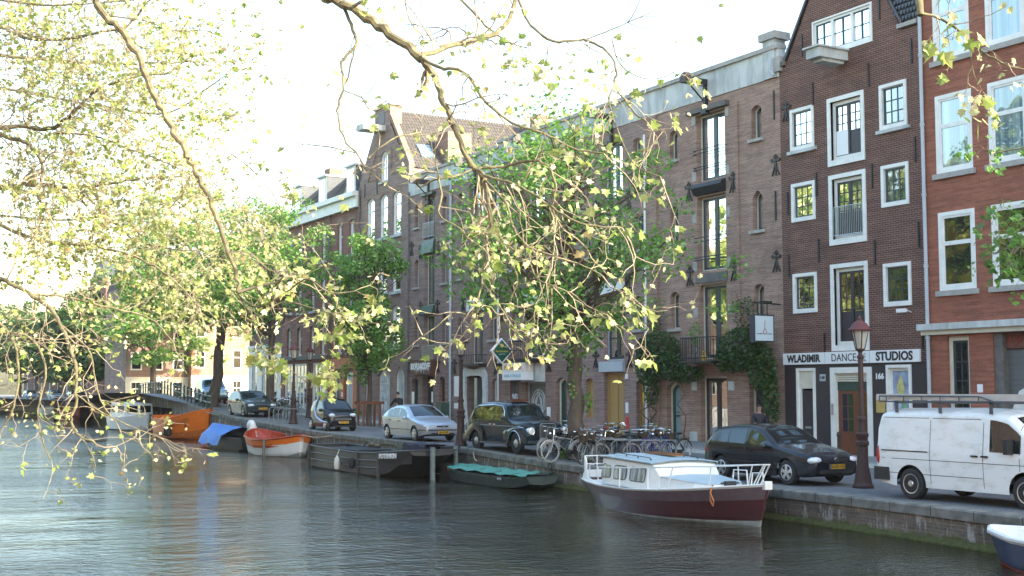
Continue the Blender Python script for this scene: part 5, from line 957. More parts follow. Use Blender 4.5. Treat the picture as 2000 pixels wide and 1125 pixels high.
b, z = sheer(9.0 * k); e0 = (8.6 * k + .25, .0, 1.98)
m.tube([(8.6 * k + .25, -(sheer(8.6 * k)[0] - .06), 1.94), (9.35 * k + .4, -.08, 2.02), (9.35 * k + .4, .08, 2.02), (8.6 * k + .25, (sheer(8.6 * k)[0] - .06), 1.94)], .022, 6)
for y in (-.1, .1): m.tube([(9.05 * k + .2, y, 1.36), (9.35 * k + .4, y * .8, 2.02)], .02, 6)
for (x0, x1, y) in ((6.4, 7.6, .8), (7.9, 8.8, .55)): m.tube([(x0, y, 1.05), (x0 + .1, y, 1.62), (x1, y * .75, 1.68), (x1 + .05, y * .75, 1.15)], .02, 6)
m.build('bow_railing', M['boat_white'], cb, True)
m = MB()
for sd in (-1, 1):
    for a, b_, h in ((0, 1, .62), (1, 2, .6)): pass
    P = [(-.15, sd * .82, 1.15), (-.15, sd * .82, 1.78), (.55, sd * 1.1, 1.78), (.75, sd * 1.13, 1.65), (.8, sd * 1.15, 1.12)]; m.tube(P, .022, 6); m.tube([(-.15, sd * .82, 1.47), (.78, sd * 1.13, 1.47)], .018, 5); [m.tube([(x, sd * (.82 + .3 * (x + .15) / .9), 1.15), (x, sd * (.82 + .3 * (x + .15) / .9), 1.78)], .018, 5) for x in (.12, .42)]
P = [(-.2, -.82, 1.78), (-.2, .82, 1.78)]; m.tube(P, .022, 6); m.tube([(-.2, -.82, 1.47), (-.2, .82, 1.47)], .018, 5); [m.tube([(-.2, y, 1.15), (-.2, y, 1.78)], .018, 5) for y in (-.4, 0, .4)]
m.tube([(.95, .9, 1.0), (1.0, .92, 1.7), (1.2, .95, 1.78), (2.0, .98, 1.78)], .022, 6); m.tube([(.9, -1.1, 1.05), (.98, -1.12, 1.52), (1.5, -1.2, 1.55)], .02, 6)
m.build('stern_railing', M['boat_white'], cb, True)
m = MB(); m.box((7.6, .1, 1.22), (.16, .3, .22)); m.tube([(7.6, -.16, 1.27), (7.6, .36, 1.27)], .03, 6); m.build('mooring_bitt', M['black_iron'], cb)
m = MB(); m.tube([(8.35, -.78, 1.3), (8.35, -.86, 1.05), (8.28, -.83, .8), (8.38, -.8, .62), (8.48, -.83, .8), (8.37, -.87, 1.05)], .022, 6); m.build('rope_loop', M['rope_orange'], cb)
m = MB(); m.box((9.25 * k + .5, 0, 1.36), (.16, .2, .26)); m.build('bow_plate', M['boat_white'], cb)
m = MB(); rows = [[(x, y, cz + 1.14 + .06 * math.cos(y * 5)) for y in (-.28, 0, .28)] for x in (2.2, 4.4)]; m.bx(2.1, 4.0, .15, .55, cz + 1.12, cz + 1.19); pl = m.build('plank', M['wood_varnish'], cb)
# --- green punt
pt = thing('flat_boat', 'flat dark green boat covered with a bright green tarpaulin beside the quay wall', 'boat', (20.45, 38.8, WZ), math.atan2(-6.4, -.05)); pt.scale = (.87, .95, .72)
PS = [(0, .55, .55, .62, .25), (.5, .72, .62, .56, -.1), (1.5, .8, .72, .5, -.15), (4.0, .82, .75, .48, -.15), (5.3, .78, .7, .5, -.12), (6.0, .68, .6, .56, .02), (6.3, .6, .5, .6, .2)]
hull(pt, PS, 'hull_dark_green', bands=((.86, 1, 'dark_green', 'top_strake'),), inner='dark_stone', idepth=.06)
m = MB(); rows = []
for i in range(22):
    x = .1 + 6.1 * i / 21; b = .78 * (1 if 0 < i < 19 else .8); rows.append([(x, -b + 2 * b * j / 10, .58 + .13 * math.sin(math.pi * j / 10) + .035 * math.sin(x * 5 + j * 1.7) + .03 * random.random() + (.02 if x < .8 else 0)) for j in range(11)])
m.grid(rows); m.build('tarpaulin', M['tarp_green'], pt, True)
m = MB(); 
for x in (1.2, 2.6, 4.1, 5.4): m = MB(); m.tube([(x, -.84, .42), (x + .03, -.7, .62), (x - .04, 0, .74), (x, .7, .62)], .014, 4); m.build('tie_rope', M['black_iron'], pt)
m = MB(); m.box((.35, -.62, .52), (.35, .05, .1)); m.build('orange_mark', M['hull_orange'], pt)
tg = MB(); tg.bx(4.55, 4.95, -.832, -.81, .32, .48); o = tg.build('name_plate', M['navy'], pt); text_mb('QT 02', .11, TW((4.75, -.835, .4), (1, 0, 0)), M['sign_white'], o)
# --- barge POTEMKIN
bg_ = thing('work_barge', 'black steel work barge lettered POTEMKIN with ribbed sides and a white fender', 'boat', (19.45, 48.4, WZ), math.atan2(-9.7, -.0)); bg_.scale = (.97, .75, .82)
BS = [(0, 1.1, 1.05, 1.05, .1), (.25, 1.25, 1.2, 1.02, -.3), (5.2, 1.3, 1.3, .92, -.3), (7.0, 1.3, 1.28, 1.0, -.3), (7.9, 1.28, 1.15, 1.08, -.1), (9.7, 1.22, 1.0, 1.22, .98)]
hull(bg_, BS, 'barge_black', inner='barge_dark', idepth=.55, th=.14, rail=True, rm='barge_black', rr=.045)
m = MB()
for z in (.3, .62): m.tube([(.1, -1.3, z + .1), (5.2, -1.335, z), (7.2, -1.32, z + .06)], .035, 5)
m.tube([(7.2, -1.32, .75), (8.6, -1.27, .82)], .03, 5)
for x in (.2, 5.3, 7.2): m.bx(x, x + .1, -1.37, -1.25, -.1, 1.05)
m.build('side_ribs', M['barge_black'], bg_)
text_mb('POTEMKIN', .27, TW((8.15, -1.36, .92), (1, 0, .06)), M['sign_white'], bg_, 'boat_name', .014, .006, 1.15)
m = MB(); m.lathe((3.6, -1.48, .05), (0, 0, 1), ((0, .05), (.06, .12), (.3, .15), (.52, .12), (.62, .05), (.66, .04)), 12); m.tube([(3.6, -1.48, .7), (3.6, -1.35, 1.0)], .015, 4); m.build('fender', M['fender_white'], bg_, True)
m = MB(); m.lathe((4.95, -1.42, .2), (0, 0, 1), ((0, .07), (.1, .13), (.4, .13), (.5, .07)), 10); m.build('dark_fender', M['rubber'], bg_, True)
m = MB(); m.bx(1.3, 4.3, -.9, 1.1, .75, .98); m.build('hatch_cover', M['barge_dark'], bg_)
m = MB(); m.tube([(1.6, 1.1, 1.0), (1.9, 1.15, 1.22), (4.6, 1.15, 1.2), (5.2, 1.1, .98)], .04, 6); m.tube([(2.2, 1.1, 1.0), (2.2, 1.16, 1.22)], .03, 5); m.ell((2.6, 1.0, 1.12), (.22, .2, .12)); m.ell((3.2, 1.0, 1.1), (.2, .16, .1)); m.build('deck_gear', mat('deck_gear', (.10, .085, .05), .8, var=.5), bg_)
m = MB(); m.bx(6.4, 6.9, .2, .9, .8, 1.35); m.build('winch_box', M['dark_green'], bg_)
m = MB(); m.bx(4.6, 5.6, -.8, .2, .5, .62); m.ell((5.9, -.3, .78), (.2, .25, .18)); m.build('loose_sheet', M['deck_blue_grey'], bg_)
m = MB(); rows = [[(7.0 + .15 * i, y, 1.35 + .04 * (i % 2) + .05 * math.sin(i)) for y in (.1, 1.2)] for i in range(14)]; m.grid(rows); m.grid([[(p[0], .1, p[2]) , (p[0], .08, .95)] for p in [r[0] for r in rows]]); m.build('canvas_cover', M['canvas_dark'], bg_)
# dark pontoon behind the poles
dp = thing('pontoon', 'dark blue-black steel pontoon behind the two mooring poles, right of the lettered barge', 'boat', (20.75, 41.5, WZ), R_(-90)); m = MB(); m.bx(-1.6, 1.3, -.4, .35, -.3, 1.0); m.build('hull', M['barge_dark'], dp); m = MB(); m.bx(-1.65, 1.35, -.44, .38, 1.0, 1.06); m.build('deck', M['canvas_dark'], dp); m = MB(); m.tube([(-1.5, -.42, .1), (1.3, -.42, .1)], .02, 5); m.build('edge_bar', M['steel_grey'], dp)
for (px, pd, lb) in ((845, 42.8, 'left of the two grey mooring poles in front of the dark pontoon'), (890, 44.0, 'right of the two grey mooring poles, next to the green covered boat')):
    p = at(px, 900, pd); m = MB(); m.tube([(p.x, p.y, -1.5), (p.x, p.y, .42)], .09, 10); o = m.build('mooring_pole', M['pole_grey'], smooth=True); tag(o, lb, 'pole', 'mooring poles')
# --- red and white sloop
rs = thing('rowing_sloop', 'open red and white wooden sloop moored behind the lettered barge', 'boat', (20.4, 60.3, WZ), R_(-89)); rs.scale = (1.06, 1.05, .9) 
RS = [(0, .12, .05, 1.25, 0, -.25), (.35, .62, .4, 1.12, -.2, -.1), (1.2, 1.05, .85, .95, -.25), (2.6, 1.2, 1.0, .82, -.25), (4.0, 1.05, .85, .86, -.25), (5.0, .6, .4, 1.0, -.2, .08), (5.4, .1, .05, 1.12, 0, .2)]
hull(rs, RS, 'boat_white', bands=((.72, .99, 'hull_orange', 'orange_strake'), (0, .24, 'antifoul', 'waterline_band')), inner='hull_red', idepth=.42, rail=True, rm='hull_red', rr=.05)
m = MB(); [m.bx(x, x + .3, -.95, .95, .62, .66) for x in (1.3, 2.7, 4.0)]; m.build('thwart', M['hull_red'], rs); m = MB(); m.box((2.4, 0, .7), (.5, .4, .1)); m.build('white_box', M['boat_white'], rs)
m = MB(); m.tube([(3.9, -1.1, .85), (3.95, -1.12, -.4)], .07, 8); o = m.build('rudder_post', M['dark_stone'], rs)
# --- blue covered boat with outboard
bb = thing('small_motor_boat', 'small dark boat under a blue cover with a white outboard motor', 'boat', (20.6, 68.3, WZ), R_(-89)); bb.scale = (1.5, 1.15, 1.2)
hull(bb, [(0, .1, .03, .75, 0), (.7, .6, .4, .62, -.15), (2, .85, .7, .55, -.2), (4.2, .8, .7, .55, -.2), (4.7, .75, .65, .55, -.05)], 'barge_dark', inner='barge_dark', idepth=.1)
m = MB(); rows = []
for i in range(16):
    x = -.1 + 3.3 * i / 15; b = 1.15 * math.sin(min(1, (i + 1) / 7) * math.pi / 2); h = .95 - .1 * (i / 15); rows.append([(x, -b, .15 + .1 * random.random()), (x, -b * .85, .6), (x, -b * .4, h), (x, 0, h + .1), (x, b * .4, h), (x, b * .85, .6), (x, b, .2)])
m.grid(rows); m.build('cover', M['tarp_blue'], bb, True)
m = MB(); m.ell((4.3, -.1, 1.05), (.22, .19, .25)); m.box((4.38, -.1, .92), (.3, .3, .2)); m.tube([(4.5, -.1, .9), (4.55, -.1, .1)], .1, 8); m.build('outboard_motor', M['outboard'], bb, True)
# --- big orange boat
ob = thing('steel_boat', 'large bright orange steel boat with high sharp bow beyond the blue-covered boat', 'boat', (22.3, 84.0, WZ), math.atan2(-13.0, .4)); ob.scale = (.62, .8, .92)
hull(ob, [(0, 1.3, 1.1, 1.5, 0), (2, 1.9, 1.7, 1.35, -.3), (7, 2.05, 1.9, 1.3, -.3), (10, 1.95, 1.5, 1.5, -.3), (11.6, 1.25, .8, 1.78, -.3, .1), (12.6, .5, .22, 1.98, -.2, .25), (13.0, .03, .02, 2.05, -.1, .35)], 'hull_orange', bands=((.12, .42, 'hull_orange2', 'lower_band'),), inner='hull_orange2', idepth=.5, rail=True, rm='hull_orange')
text_mb('2', .4, TW((11.3, -1.32, 1.0), (1, .55, 0)), M['black_iron'], ob, 'hull_number', .01, .03)
m = MB(); [m.lathe((x, -2.05, .2), (0, 0, 1), ((0, .12), (.1, .22), (.6, .22), (.75, .12)), 10) for x in (8.2,)]; m.build('fender', M['rubber'], ob, True); m = MB(); m.lathe((8.9, -2.05, .2), (0, 0, 1), ((0, .12), (.1, .22), (.6, .22), (.75, .12)), 10); m.build('fender', M['rubber'], ob, True)
# --- white cabin boat by the bridge
wb_ = thing('cabin_boat', 'white cabin boat moored beside the bridge behind the orange boat', 'boat', (22.9, 100.5, WZ), math.atan2(-6, .4))
hull(wb_, [(0, 1.1, 1.0, 1.0, 0), (1, 1.3, 1.2, .95, -.2), (4.5, 1.3, 1.2, 1.0, -.2), (6, .8, .5, 1.15, -.2), (6.8, .1, .05, 1.3, 0)], 'boat_white', inner='boat_white', idepth=.1)
m = MB(); m.prism([(1.0, y, z) for y, z in ((-1.1, 1), (-1.0, 2.1), (1.0, 2.1), (1.1, 1))], [(4.6, y, z) for y, z in ((-1.1, 1), (-1.0, 2.0), (1.0, 2.0), (1.1, 1))]); m.build('cabin', M['boat_white'], wb_)
for x in (1.3, 2.4, 3.5): m = MB(); m.bx(x, x + .85, -1.09, -1.06, 1.35, 1.85); m.bx(x, x + .85, 1.06, 1.09, 1.35, 1.85); m.build('window', M['glass_dark'], wb_)
m = MB(); m.bx(4.61, 4.64, -.9, -.1, 1.35, 1.85); m.bx(4.61, 4.64, .1, .9, 1.35, 1.85); m.build('front_window', M['glass_dark'], wb_)
# --- navy boat bottom right
nb = thing('tender', 'navy blue boat with white gunwale cut by the bottom right corner of the photo', 'boat', (19.0, 15.35, WZ), math.atan2(-4.4, -.25))
hull(nb, [(0, .05, .02, .62, .1, -.15), (.25, .42, .25, .6, -.1, -.08), (.9, .75, .6, .55, -.15), (2.2, .9, .8, .5, -.15), (4, .85, .75, .5, -.15)], 'navy', bands=((.9, 1, 'boat_white', 'white_strake'), (0, .25, 'hull_red', 'waterline_band')), inner='boat_white', idepth=.2, th=.16, rail=True, rr=.045)
m = MB(); m.ell((1.7, 0, .5), (.8, .5, .16)); m.build('seat_cushion', M['navy'], nb, True)
# --- far boats
for (X_, Y_, lb, cc) in ((28.0, 162, 'small white boat on the far left bank behind the hanging twigs', 'boat_white'), (27.8, 146, 'dark boat with a reddish hull low against the far bank left of the bridge', 'hull_red')):
    fbt = thing('moored_boat', lb, 'boat', (X_, Y_, WZ), R_(-92)); hull(fbt, [(0, .9, .8, .9, 0), (1, 1.2, 1.1, .85, -.2), (5, 1.2, 1.0, .95, -.2), (6.5, .1, .05, 1.2, 0)], cc, inner='dark_stone', idepth=.2)
    m = MB(); m.bx(1.5, 4, -.8, .8, .85, 1.8); m.build('cabin', M['boat_white'], fbt); m = MB(); m.bx(1.7, 3.8, -.82, .82, 1.2, 1.6); m.build('cabin_windows', M['glass_dark'], fbt)
# mooring ropes
for (a, b, c, lb) in (((21.35, 39.6, .2), (20.85, 38.4, -.05), 'rope', 'pale mooring rope running down the quay wall to the green covered boat'), ((22.3, 76.2, 1.1), (22.4, 71.5, .95), 'rope', 'mooring rope from the orange boat bow to the quay'), ((20.5, 54.3, .3), (21.5, 52.6, .42), 'rope', 'mooring rope from the red and white sloop to the quay')):
    a, b = V(a), V(b); m = MB(); m.tube([a + (b - a) * t / 8 - V((0, 0, .12 * math.sin(math.pi * t / 8))) for t in range(9)], .022, 5); tag(m.build('mooring_rope', M[c]), lb, 'rope')
m = MB(); p = onx(1124, 935, 21.3); m.tube([(21.2, 34.2, -.1), (21.15, 34.1, -.35), (21.18, 33.9, -.2)], .03, 6); m.ring((21.22, 34.2, -.05), (1, 0, 0), .1, .025, 14, 5); tag(m.build('mooring_ring', M['black_iron']), 'rusty iron mooring ring on the quay wall right of the green covered boat', 'ring')
# ================================================================ street lamps
def lamp(loc, label, h=3.95):
    r = thing('street_lamp', label, 'lamp', loc, 0, 'street lamps on the quay')
    m = MB(); m.lathe((0, 0, 0), (0, 0, 1), ((0, .30), (.06, .30), (.1, .26), (.16, .25), (.55, .17), (1.0, .145), (1.02, .19), (1.10, .20), (1.13, .16), (1.2, .16), (1.24, .19), (1.30, .19), (1.34, .13), (1.6, .105), (1.62, .14), (1.68, .14), (1.72, .095), (h - .95, .07), (h - .93, .1), (h - .88, .1), (h - .85, .06), (h - .78, .06)), 14); m.build('post', M['lamp_red_brown'], r, True)
    m = MB(); m.lathe((0, 0, h - .72), (0, 0, 1), ((0, .13), (.04, .14), (.46, .25), (.47, .2)), 6); o = m.build('lantern', M['lantern_glass'], r)
    m = MB()
    for k in range(6): a = k * math.pi / 3; m.tube([(math.cos(a) * .135, math.sin(a) * .135, h - .71), (math.cos(a) * .25, math.sin(a) * .25, h - .25)], .013, 4)
    m.lathe((0, 0, h - .78), (0, 0, 1), ((0, .07), (.05, .15), (.08, .15)), 6); m.build('lantern_frame', M['lamp_red_brown'], o)
    m = MB(); m.lathe((0, 0, h - .27), (0, 0, 1), ((0, .34), (.03, .35), (.07, .28), (.18, .2), (.25, .08), (.27, .05), (.3, .055), (.33, .03), (.38, .0)), 12); m.build('hood', M['lamp_hood'], r, True)
    return r
p = at(1686, 950, 30.2)
L0 = lamp((p.x, p.y, qz(p.x, p.y)), 'red-brown iron street lamp between the black hatchback and the white van', 4.05); L0.scale = (.84, .84, 1)
Q = [(900, 46.2, 'red-brown iron street lamp just left of the old taxi'), (573, 64, 'street lamp in front of the white shopfronts left of the tiny two-seater car'), (604, 72, 'street lamp by the orange shopfront, just right of the one before the white shopfronts'), (1812, 0, '')]
for px, d_, lb in Q[:3]:
    p = at(px, 800, d_); dup(L0, lb, (p.x, p.y, qz(p.x, p.y)))
# ================================================================ street furniture and signs
def signthing(name, label, cat='sign', loc=(0, 0, 0)): return thing(name, label, cat, loc)
s = signthing('hanging_sign', 'square white light box with a thin red dancer figure hung on the wall corner', loc=(31.2, 34.9, 4.6))
m = MB(); m.box((0, 0, 0), (1.06, .2, 1.02)); m.v = [(x - .35, y, z) for x, y, z in m.v]; 
bx_ = MB(); bx_.box((-.45, 0, 0), (.95, .22, 1.0)); bx_.build('box_frame', M['navy_plaster'], s); bx_ = MB(); bx_.box((-.45, -.115, 0), (.84, .02, .9)); fc = bx_.build('face', M['lightbox'], s)
m = MB(); m.tube([(-.42, -.13, .28), (-.44, -.13, .08), (-.43, -.13, -.02)], .012, 4); m.tube([(-.43, -.13, 0), (-.5, -.13, -.1), (-.51, -.13, -.18)], .014, 4); m.tube([(-.43, -.13, 0), (-.37, -.13, -.08), (-.34, -.13, -.18)], .01, 4); m.build('dancer_figure', M['sign_red'], fc)
text_mb('WLADIMIR DANCE STUDIOS', .052, TW((-.45, -.128, -.2), (1, 0, 0)), M['sign_black'], fc, 'lettering', .001, .002, 1.1)
m = MB(); m.tube([(.45, 0, .9), (-.9, 0, .95)], .03, 5); m.tube([(-.65, 0, .95), (-.65, 0, .5)], .02, 4); m.tube([(-.2, 0, .95), (-.2, 0, .5)], .02, 4); m.box((-.25, 0, .98), (.5, .12, .06)); m.build('bracket', M['black_iron'], s)
s = signthing('graffiti_sign', 'brown board with jagged white letters KORSAKOFF above a dark doorway', loc=(31.7, 64.5, 3.65)); m = MB(); m.bx(-.35, -.02, -1.3, 1.35, -.42, .42); m.build('board', mat('sign_brown', (.10, .045, .032), .6, var=.3), s)
text_mb('KORSAKOFF', .52, TW((-.36, 0, .02), (0, -1, 0)), M['sign_white'], s, 'lettering', .014, .006, .86, .12)
m = MB(); rnd = random.Random(3)
for k in range(16): y = 1.1 - k * .145; m.tube([(-.365, y, .12 + .2 * rnd.random()), (-.365, y - .03 + .06 * rnd.random(), -.05 - .3 * rnd.random())], .014, 4)
m.build('drips', M['sign_white'], s)
# diamond sign on the pipe of the music cafe: hangs out from the wall, faces along the street
s = signthing('diamond_sign', 'dark green diamond sign with white edge and yellow lettering', loc=(31.9, 54.6, 4.3)); s.scale = (.76, .76, .76)
def diamond(m, x, y0, y1, r): m.prism([(x - r, y0, 0), (x, y0, -r * 1.03), (x + r, y0, 0), (x, y0, r * 1.03)], [(x - r, y1, 0), (x, y1, -r * 1.03), (x + r, y1, 0), (x, y1, r * 1.03)])
m = MB(); diamond(m, -1.15, -.1, .1, .82); m.build('frame', M['sign_white'], s); m = MB(); diamond(m, -1.15, -.115, .115, .7); fc = m.build('face', M['sign_green'], s)
text_mb('Amsterdam', .2, TW((-1.15, -.125, -.02), (1, 0, 0)), M['sign_yellow'], fc, 'lettering', .004)
m = MB(); m.ell((-1.15, -.13, .33), (.13, .02, .12)); m.tube([(-1.28, -.13, .42), (-1.15, -.13, .52), (-1.02, -.13, .42)], .02, 4); m.build('emblem', M['sign_yellow'], fc); m = MB(); m.tube([(-1.4, -.125, -.24), (-1.15, -.125, -.2), (-.9, -.125, -.2)], .02, 4); m.build('flourish', M['lightbox'], fc)
m = MB(); m.tube([(0, 0, .1), (-.6, 0, .1)], .025, 5); m.tube([(0, 0, -.35), (-.7, 0, -.35)], .02, 5); m.build('bracket', M['black_iron'], s)
s = signthing('hanging_sign', 'low black box sign with yellow letters under the green diamond sign', loc=(31.9, 54.6, 3.45)); s.scale = (.68, .68, .68); m = MB(); m.bx(-1.8, -.45, -.1, .1, -.34, .34); m.build('box_frame', M['barge_dark'], s); text_mb('Maloe Melo', .27, TW((-1.12, -.11, .02), (1, 0, 0)), M['sign_yellow'], s, 'lettering', .01, .004, .95, .2); m = MB(); m.tube([(0, 0, .2), (-.5, 0, .2)], .02, 4); m.build('bracket', M['black_iron'], s)
s = signthing('shop_sign', 'white sign with red letters over pale blue letters above the graffitied shutter', loc=(31.1, 53.1, 3.26)); m = MB(); m.bx(-.3, .3, -1.0, 1.0, -.02, .42); m.build('upper_board', mat('sign_cream', (.72, .66, .60), .5), s); m = MB(); m.bx(-.3, .3, -1.0, 1.0, -.42, -.025); lo_ = m.build('lower_board', M['sign_white'], s)
text_mb('Maloe Melo', .34, TW((-.305, 0, .2), (0, -1, 0)), M['sign_red'], s, 'lettering', .012, .004, 1.0, .25); text_mb('HOME OF THE BLUES', .19, TW((-.305, 0, -.22), (0, -1, 0)), mat('pale_blue_letter', (.30, .48, .55), .5), lo_, 'lettering', .004, .004, .9)
for k, (a, b, c, d_, lb) in enumerate(((54.35, 1.75, .55, .85, 'black and white posters pasted beside the graffitied shutter'), (51.15, 1.3, .3, .5, 'small white notice on the brick pier right of the graffitied shutter'), (66.1, 1.9, .3, .7, 'small white notice on the door left of the jagged letter sign'), (64.15, 1.95, .28, .6, 'white notice on the dark doorway under the jagged letter sign'))):
    m = MB(); m.bx(31.66 - (.0 if k != 3 else -.3), 31.69 + (.0 if k != 3 else .3), a - c / 2, a + c / 2, b - d_ / 2, b + d_ / 2); tag(m.build('notice', mat('poster_bw', (.55, .55, .58), .6, c2=(.12, .12, .14), sc=9, thr=(.45, .5)) if k == 0 else M['sign_white']), lb, 'notice')
for k, (x, y, lb) in enumerate(((30.3, 61.2, 'small red and white post beside the drainpipe left of the doorway with the white surround'),)):
    m = MB(); m.lathe((x, y, .2), (0, 0, 1), ((0, .05), (1.1, .05), (1.12, .03)), 8); o = m.build('bollard', M['sign_red']); tag(o, lb, 'bollard')
s = signthing('bin_box', 'tall grey street cabinet on the pavement left of the old taxi', 'cabinet', (30.6, 60.2, qz(30.6, 60))); m = MB(); m.box((0, 0, .65), (.5, .6, 1.3)); m.build('case', M['dark_green'], s); m = MB(); m.box((0, 0, 1.32), (.56, .66, .05)); m.build('lid', M['dark_stone'], s)
# bollards on the pavement by the doors
for k, (y, lb) in enumerate(((30.4, 'dark iron bollard before the brown wooden double doors'),)):
    m = MB(); m.lathe((30.0, y, .1), (0, 0, 1), ((0, .1), (.1, .1), (.15, .07), (.75, .06), (.8, .09), (.9, .05), (.92, 0)), 10); tag(m.build('bollard', M['lamp_red_brown'], smooth=True), lb, 'bollard')
# bridge railing
rl = thing('bridge_railing', 'dark iron railing with evenly spaced posts along the bridge approach', 'railing', (22, 92, 1.8))
for i in range(24):
    y = 77 + i * 1.5; x = qx(y) + .25; z = zr(x, y); m = MB(); m.lathe((x, y, z), (0, 0, 1), ((0, .07), (.9, .06), (.95, .09), (1.05, .05), (1.07, 0)), 8); m.build('post', M['dark_green'], rl, root=rl)
for h in (.45, .85): m = MB(); m.tube([(qx(77 + i * 1.5) + .25, 77 + i * 1.5, zr(22, 77 + i * 1.5) + h) for i in range(24)], .03, 5); m.build('rail', M['dark_green'], rl, root=rl)
# ================================================================ bicycles
mat('bike_black', (.02, .02, .022), .35); mat('bike_grey', (.25, .26, .27), .35, .3); mat('bike_purple', (.06, .03, .16), .3); mat('bike_blue', (.03, .07, .22), .3); mat('bike_green', (.02, .08, .04), .3); mat('bike_red', (.25, .03, .02), .3); mat('tyre_pale', (.26, .25, .23), .7)
def bicycle(label, fr='bike_black', tyre='rubber', basket=False):
    r = thing('bicycle', label, 'bicycle', (0, 0, 0), 0, 'bicycles parked on the quay'); R_w = .34
    for x, nm in ((.54, 'front_wheel'), (-.54, 'rear_wheel')):
        m = MB(); m.ring((x, 0, R_w), (0, 1, 0), R_w - .02, .02, 28, 6); o = m.build('wheel', M[tyre], r, True); m = MB(); m.ring((x, 0, R_w), (0, 1, 0), R_w - .047, .012, 28, 4); m.tube([(x, -.05, R_w), (x, .05, R_w)], .02, 6)
        for k in range(14): a = k * math.pi / 7; m.tube([(x, .02 * (-1) ** k, R_w), (x + math.cos(a) * (R_w - .05), 0, R_w + math.sin(a) * (R_w - .05))], .003, 3, False)
        m.build('spokes', M['steel_grey'], o)
        m = MB(); m.tube([(x + (R_w + .025) * math.cos(R_(a)), 0, R_w + (R_w + .025) * math.sin(R_(a))) for a in range(20 if x > 0 else 10, 175, 15)], .02, 5); m.build('mudguard', M[fr], r, True)
    m = MB(); bb = (-.1, 0, .30); sd_ = (-.24, 0, .72); hd = (.38, 0, .88); hl = (.41, 0, .72)
    for a, b in ((bb, sd_), (bb, hl), (sd_, (.385, 0, .82)), (bb, (-.54, .03, R_w)), (bb, (-.54, -.03, R_w)), (sd_, (-.54, .03, R_w)), (sd_, (-.54, -.03, R_w)), (hd, (.42, 0, .68)), ((.42, .045, .68), (.54, .045, R_w)), ((.42, -.045, .68), (.54, -.045, R_w))): m.tube([a, b], .016, 6)
    m.build('frame', M[fr], r, True)
    m = MB(); m.tube([hd, (.36, 0, 1.03), (.36, 0, 1.05)], .013, 5); m.tube([(.2, .28, 1.02), (.3, .27, 1.06), (.38, .12, 1.06), (.38, -.12, 1.06), (.3, -.27, 1.06), (.2, -.28, 1.02)], .012, 6); m.build('handlebar', M['chrome'], r, True)
    m = MB(); m.ell((.5, 0, .92), (.05, .045, .05), 8, 6); m.build('headlight', M['chrome'], r, True)
    m = MB(); m.tube([sd_, (-.27, 0, .85)], .014, 5); m.ell((-.3, 0, .9), (.14, .09, .045), 10, 6); m.build('saddle', M['bike_black'], r, True)
    m = MB(); m.box((-.2, .05, .31), (.42, .03, .13)); m.lathe((-.1, .03, .30), (0, 1, 0), ((0, .1), (.03, .1)), 12); m.tube([(-.1, -.1, .3), (-.1, .12, .3)], .012, 4); m.tube([(-.1, .12, .3), (-.02, .12, .16)], .012, 4); m.tube([(-.1, -.1, .3), (-.18, -.1, .44)], .012, 4); m.build('chain_case', M['bike_black'], r)
    m = MB(); m.box((-.55, 0, .745), (.34, .14, .015)); m.tube([(-.7, .06, .74), (-.56, .06, .36)], .008, 4); m.tube([(-.7, -.06, .74), (-.56, -.06, .36)], .008, 4); m.build('carrier', M['bike_black'], r)
    if basket: m = MB(); m.lathe((.56, 0, .72), (0, 0, 1), ((0, .13), (.22, .18), (.2, .16), (.02, .1)), 10); m.build('basket', mat('wicker', (.05, .035, .022), .8, var=.4, sc=20), r)
    return r
b0 = bicycle('grey bicycle with bright headlamp standing in front of the old taxi', 'bike_grey', 'tyre_pale')
b1 = bicycle('black bicycle with a front basket in the rack behind the street tree', 'bike_black', 'rubber', True)
def gb(px, py, z=0): v = ray(px, py); t = (z - HC) / v.z; return V((0, 0, HC)) + v * t
def putb(o, px, py, rz, z0=None, tilt=.06):
    p = gb(px, py, .1); p = gb(px, py, qz(p.x, p.y)); p = gb(px, py, qz(p.x, p.y)); o.location = (p.x, p.y, qz(p.x, p.y)); o.rotation_euler = (tilt, 0, rz); return o
putb(b0, 1080, 897, R_(200), tilt=-.08); putb(b1, 1135, 893, R_(215))
BK = [(1105, 902, 175, 0, None, 'grey bicycle with pale tyres nearest the quay edge in front of the tree trunk'), (1155, 906, 205, 1, 'bike_grey', 'grey-framed bicycle with basket in the rack right of the tree trunk'), (1180, 900, 190, 1, None, 'black bicycle with basket leaning before the wide yellow doors'), (1205, 908, 170, 0, 'bike_black', 'black bicycle with pale tyres turned sideways before the yellow doors'), (1228, 902, 200, 1, 'bike_green', 'dark green bicycle with basket right of the wide yellow doors'), (1250, 905, 5, 0, 'bike_purple', 'purple bicycle with pale tyres before the narrow yellow door'), (1285, 903, 10, 1, 'bike_blue', 'blue-purple bicycle with basket at the right end of the crowded rack'), (1312, 900, 185, 0, 'bike_black', 'rightmost bicycle of the rack, black with pale tyres behind the cabin boat'), (1190, 888, 30, 1, 'bike_red', 'dark red bicycle in the back row before the yellow doors'), (1265, 888, 20, 1, 'bike_black', 'black bicycle with basket in the back row beside the climber stems'), (1100, 885, 30, 1, 'bike_blue', 'blue bicycle half hidden between the taxi and the tree trunk'), (1232, 886, 150, 0, None, 'grey bicycle with pale tyres in the back row before the brick pier')]
for px, py, a, w_, sw, lb in BK:
    src = (b0, b1)[w_]; c = dup(src, lb, (0, 0, 0), 0, swap={('bike_grey', 'bike_black')[w_]: M[sw]} if sw else None); putb(c, px, py, R_(a), tilt=random.uniform(-.12, .12))
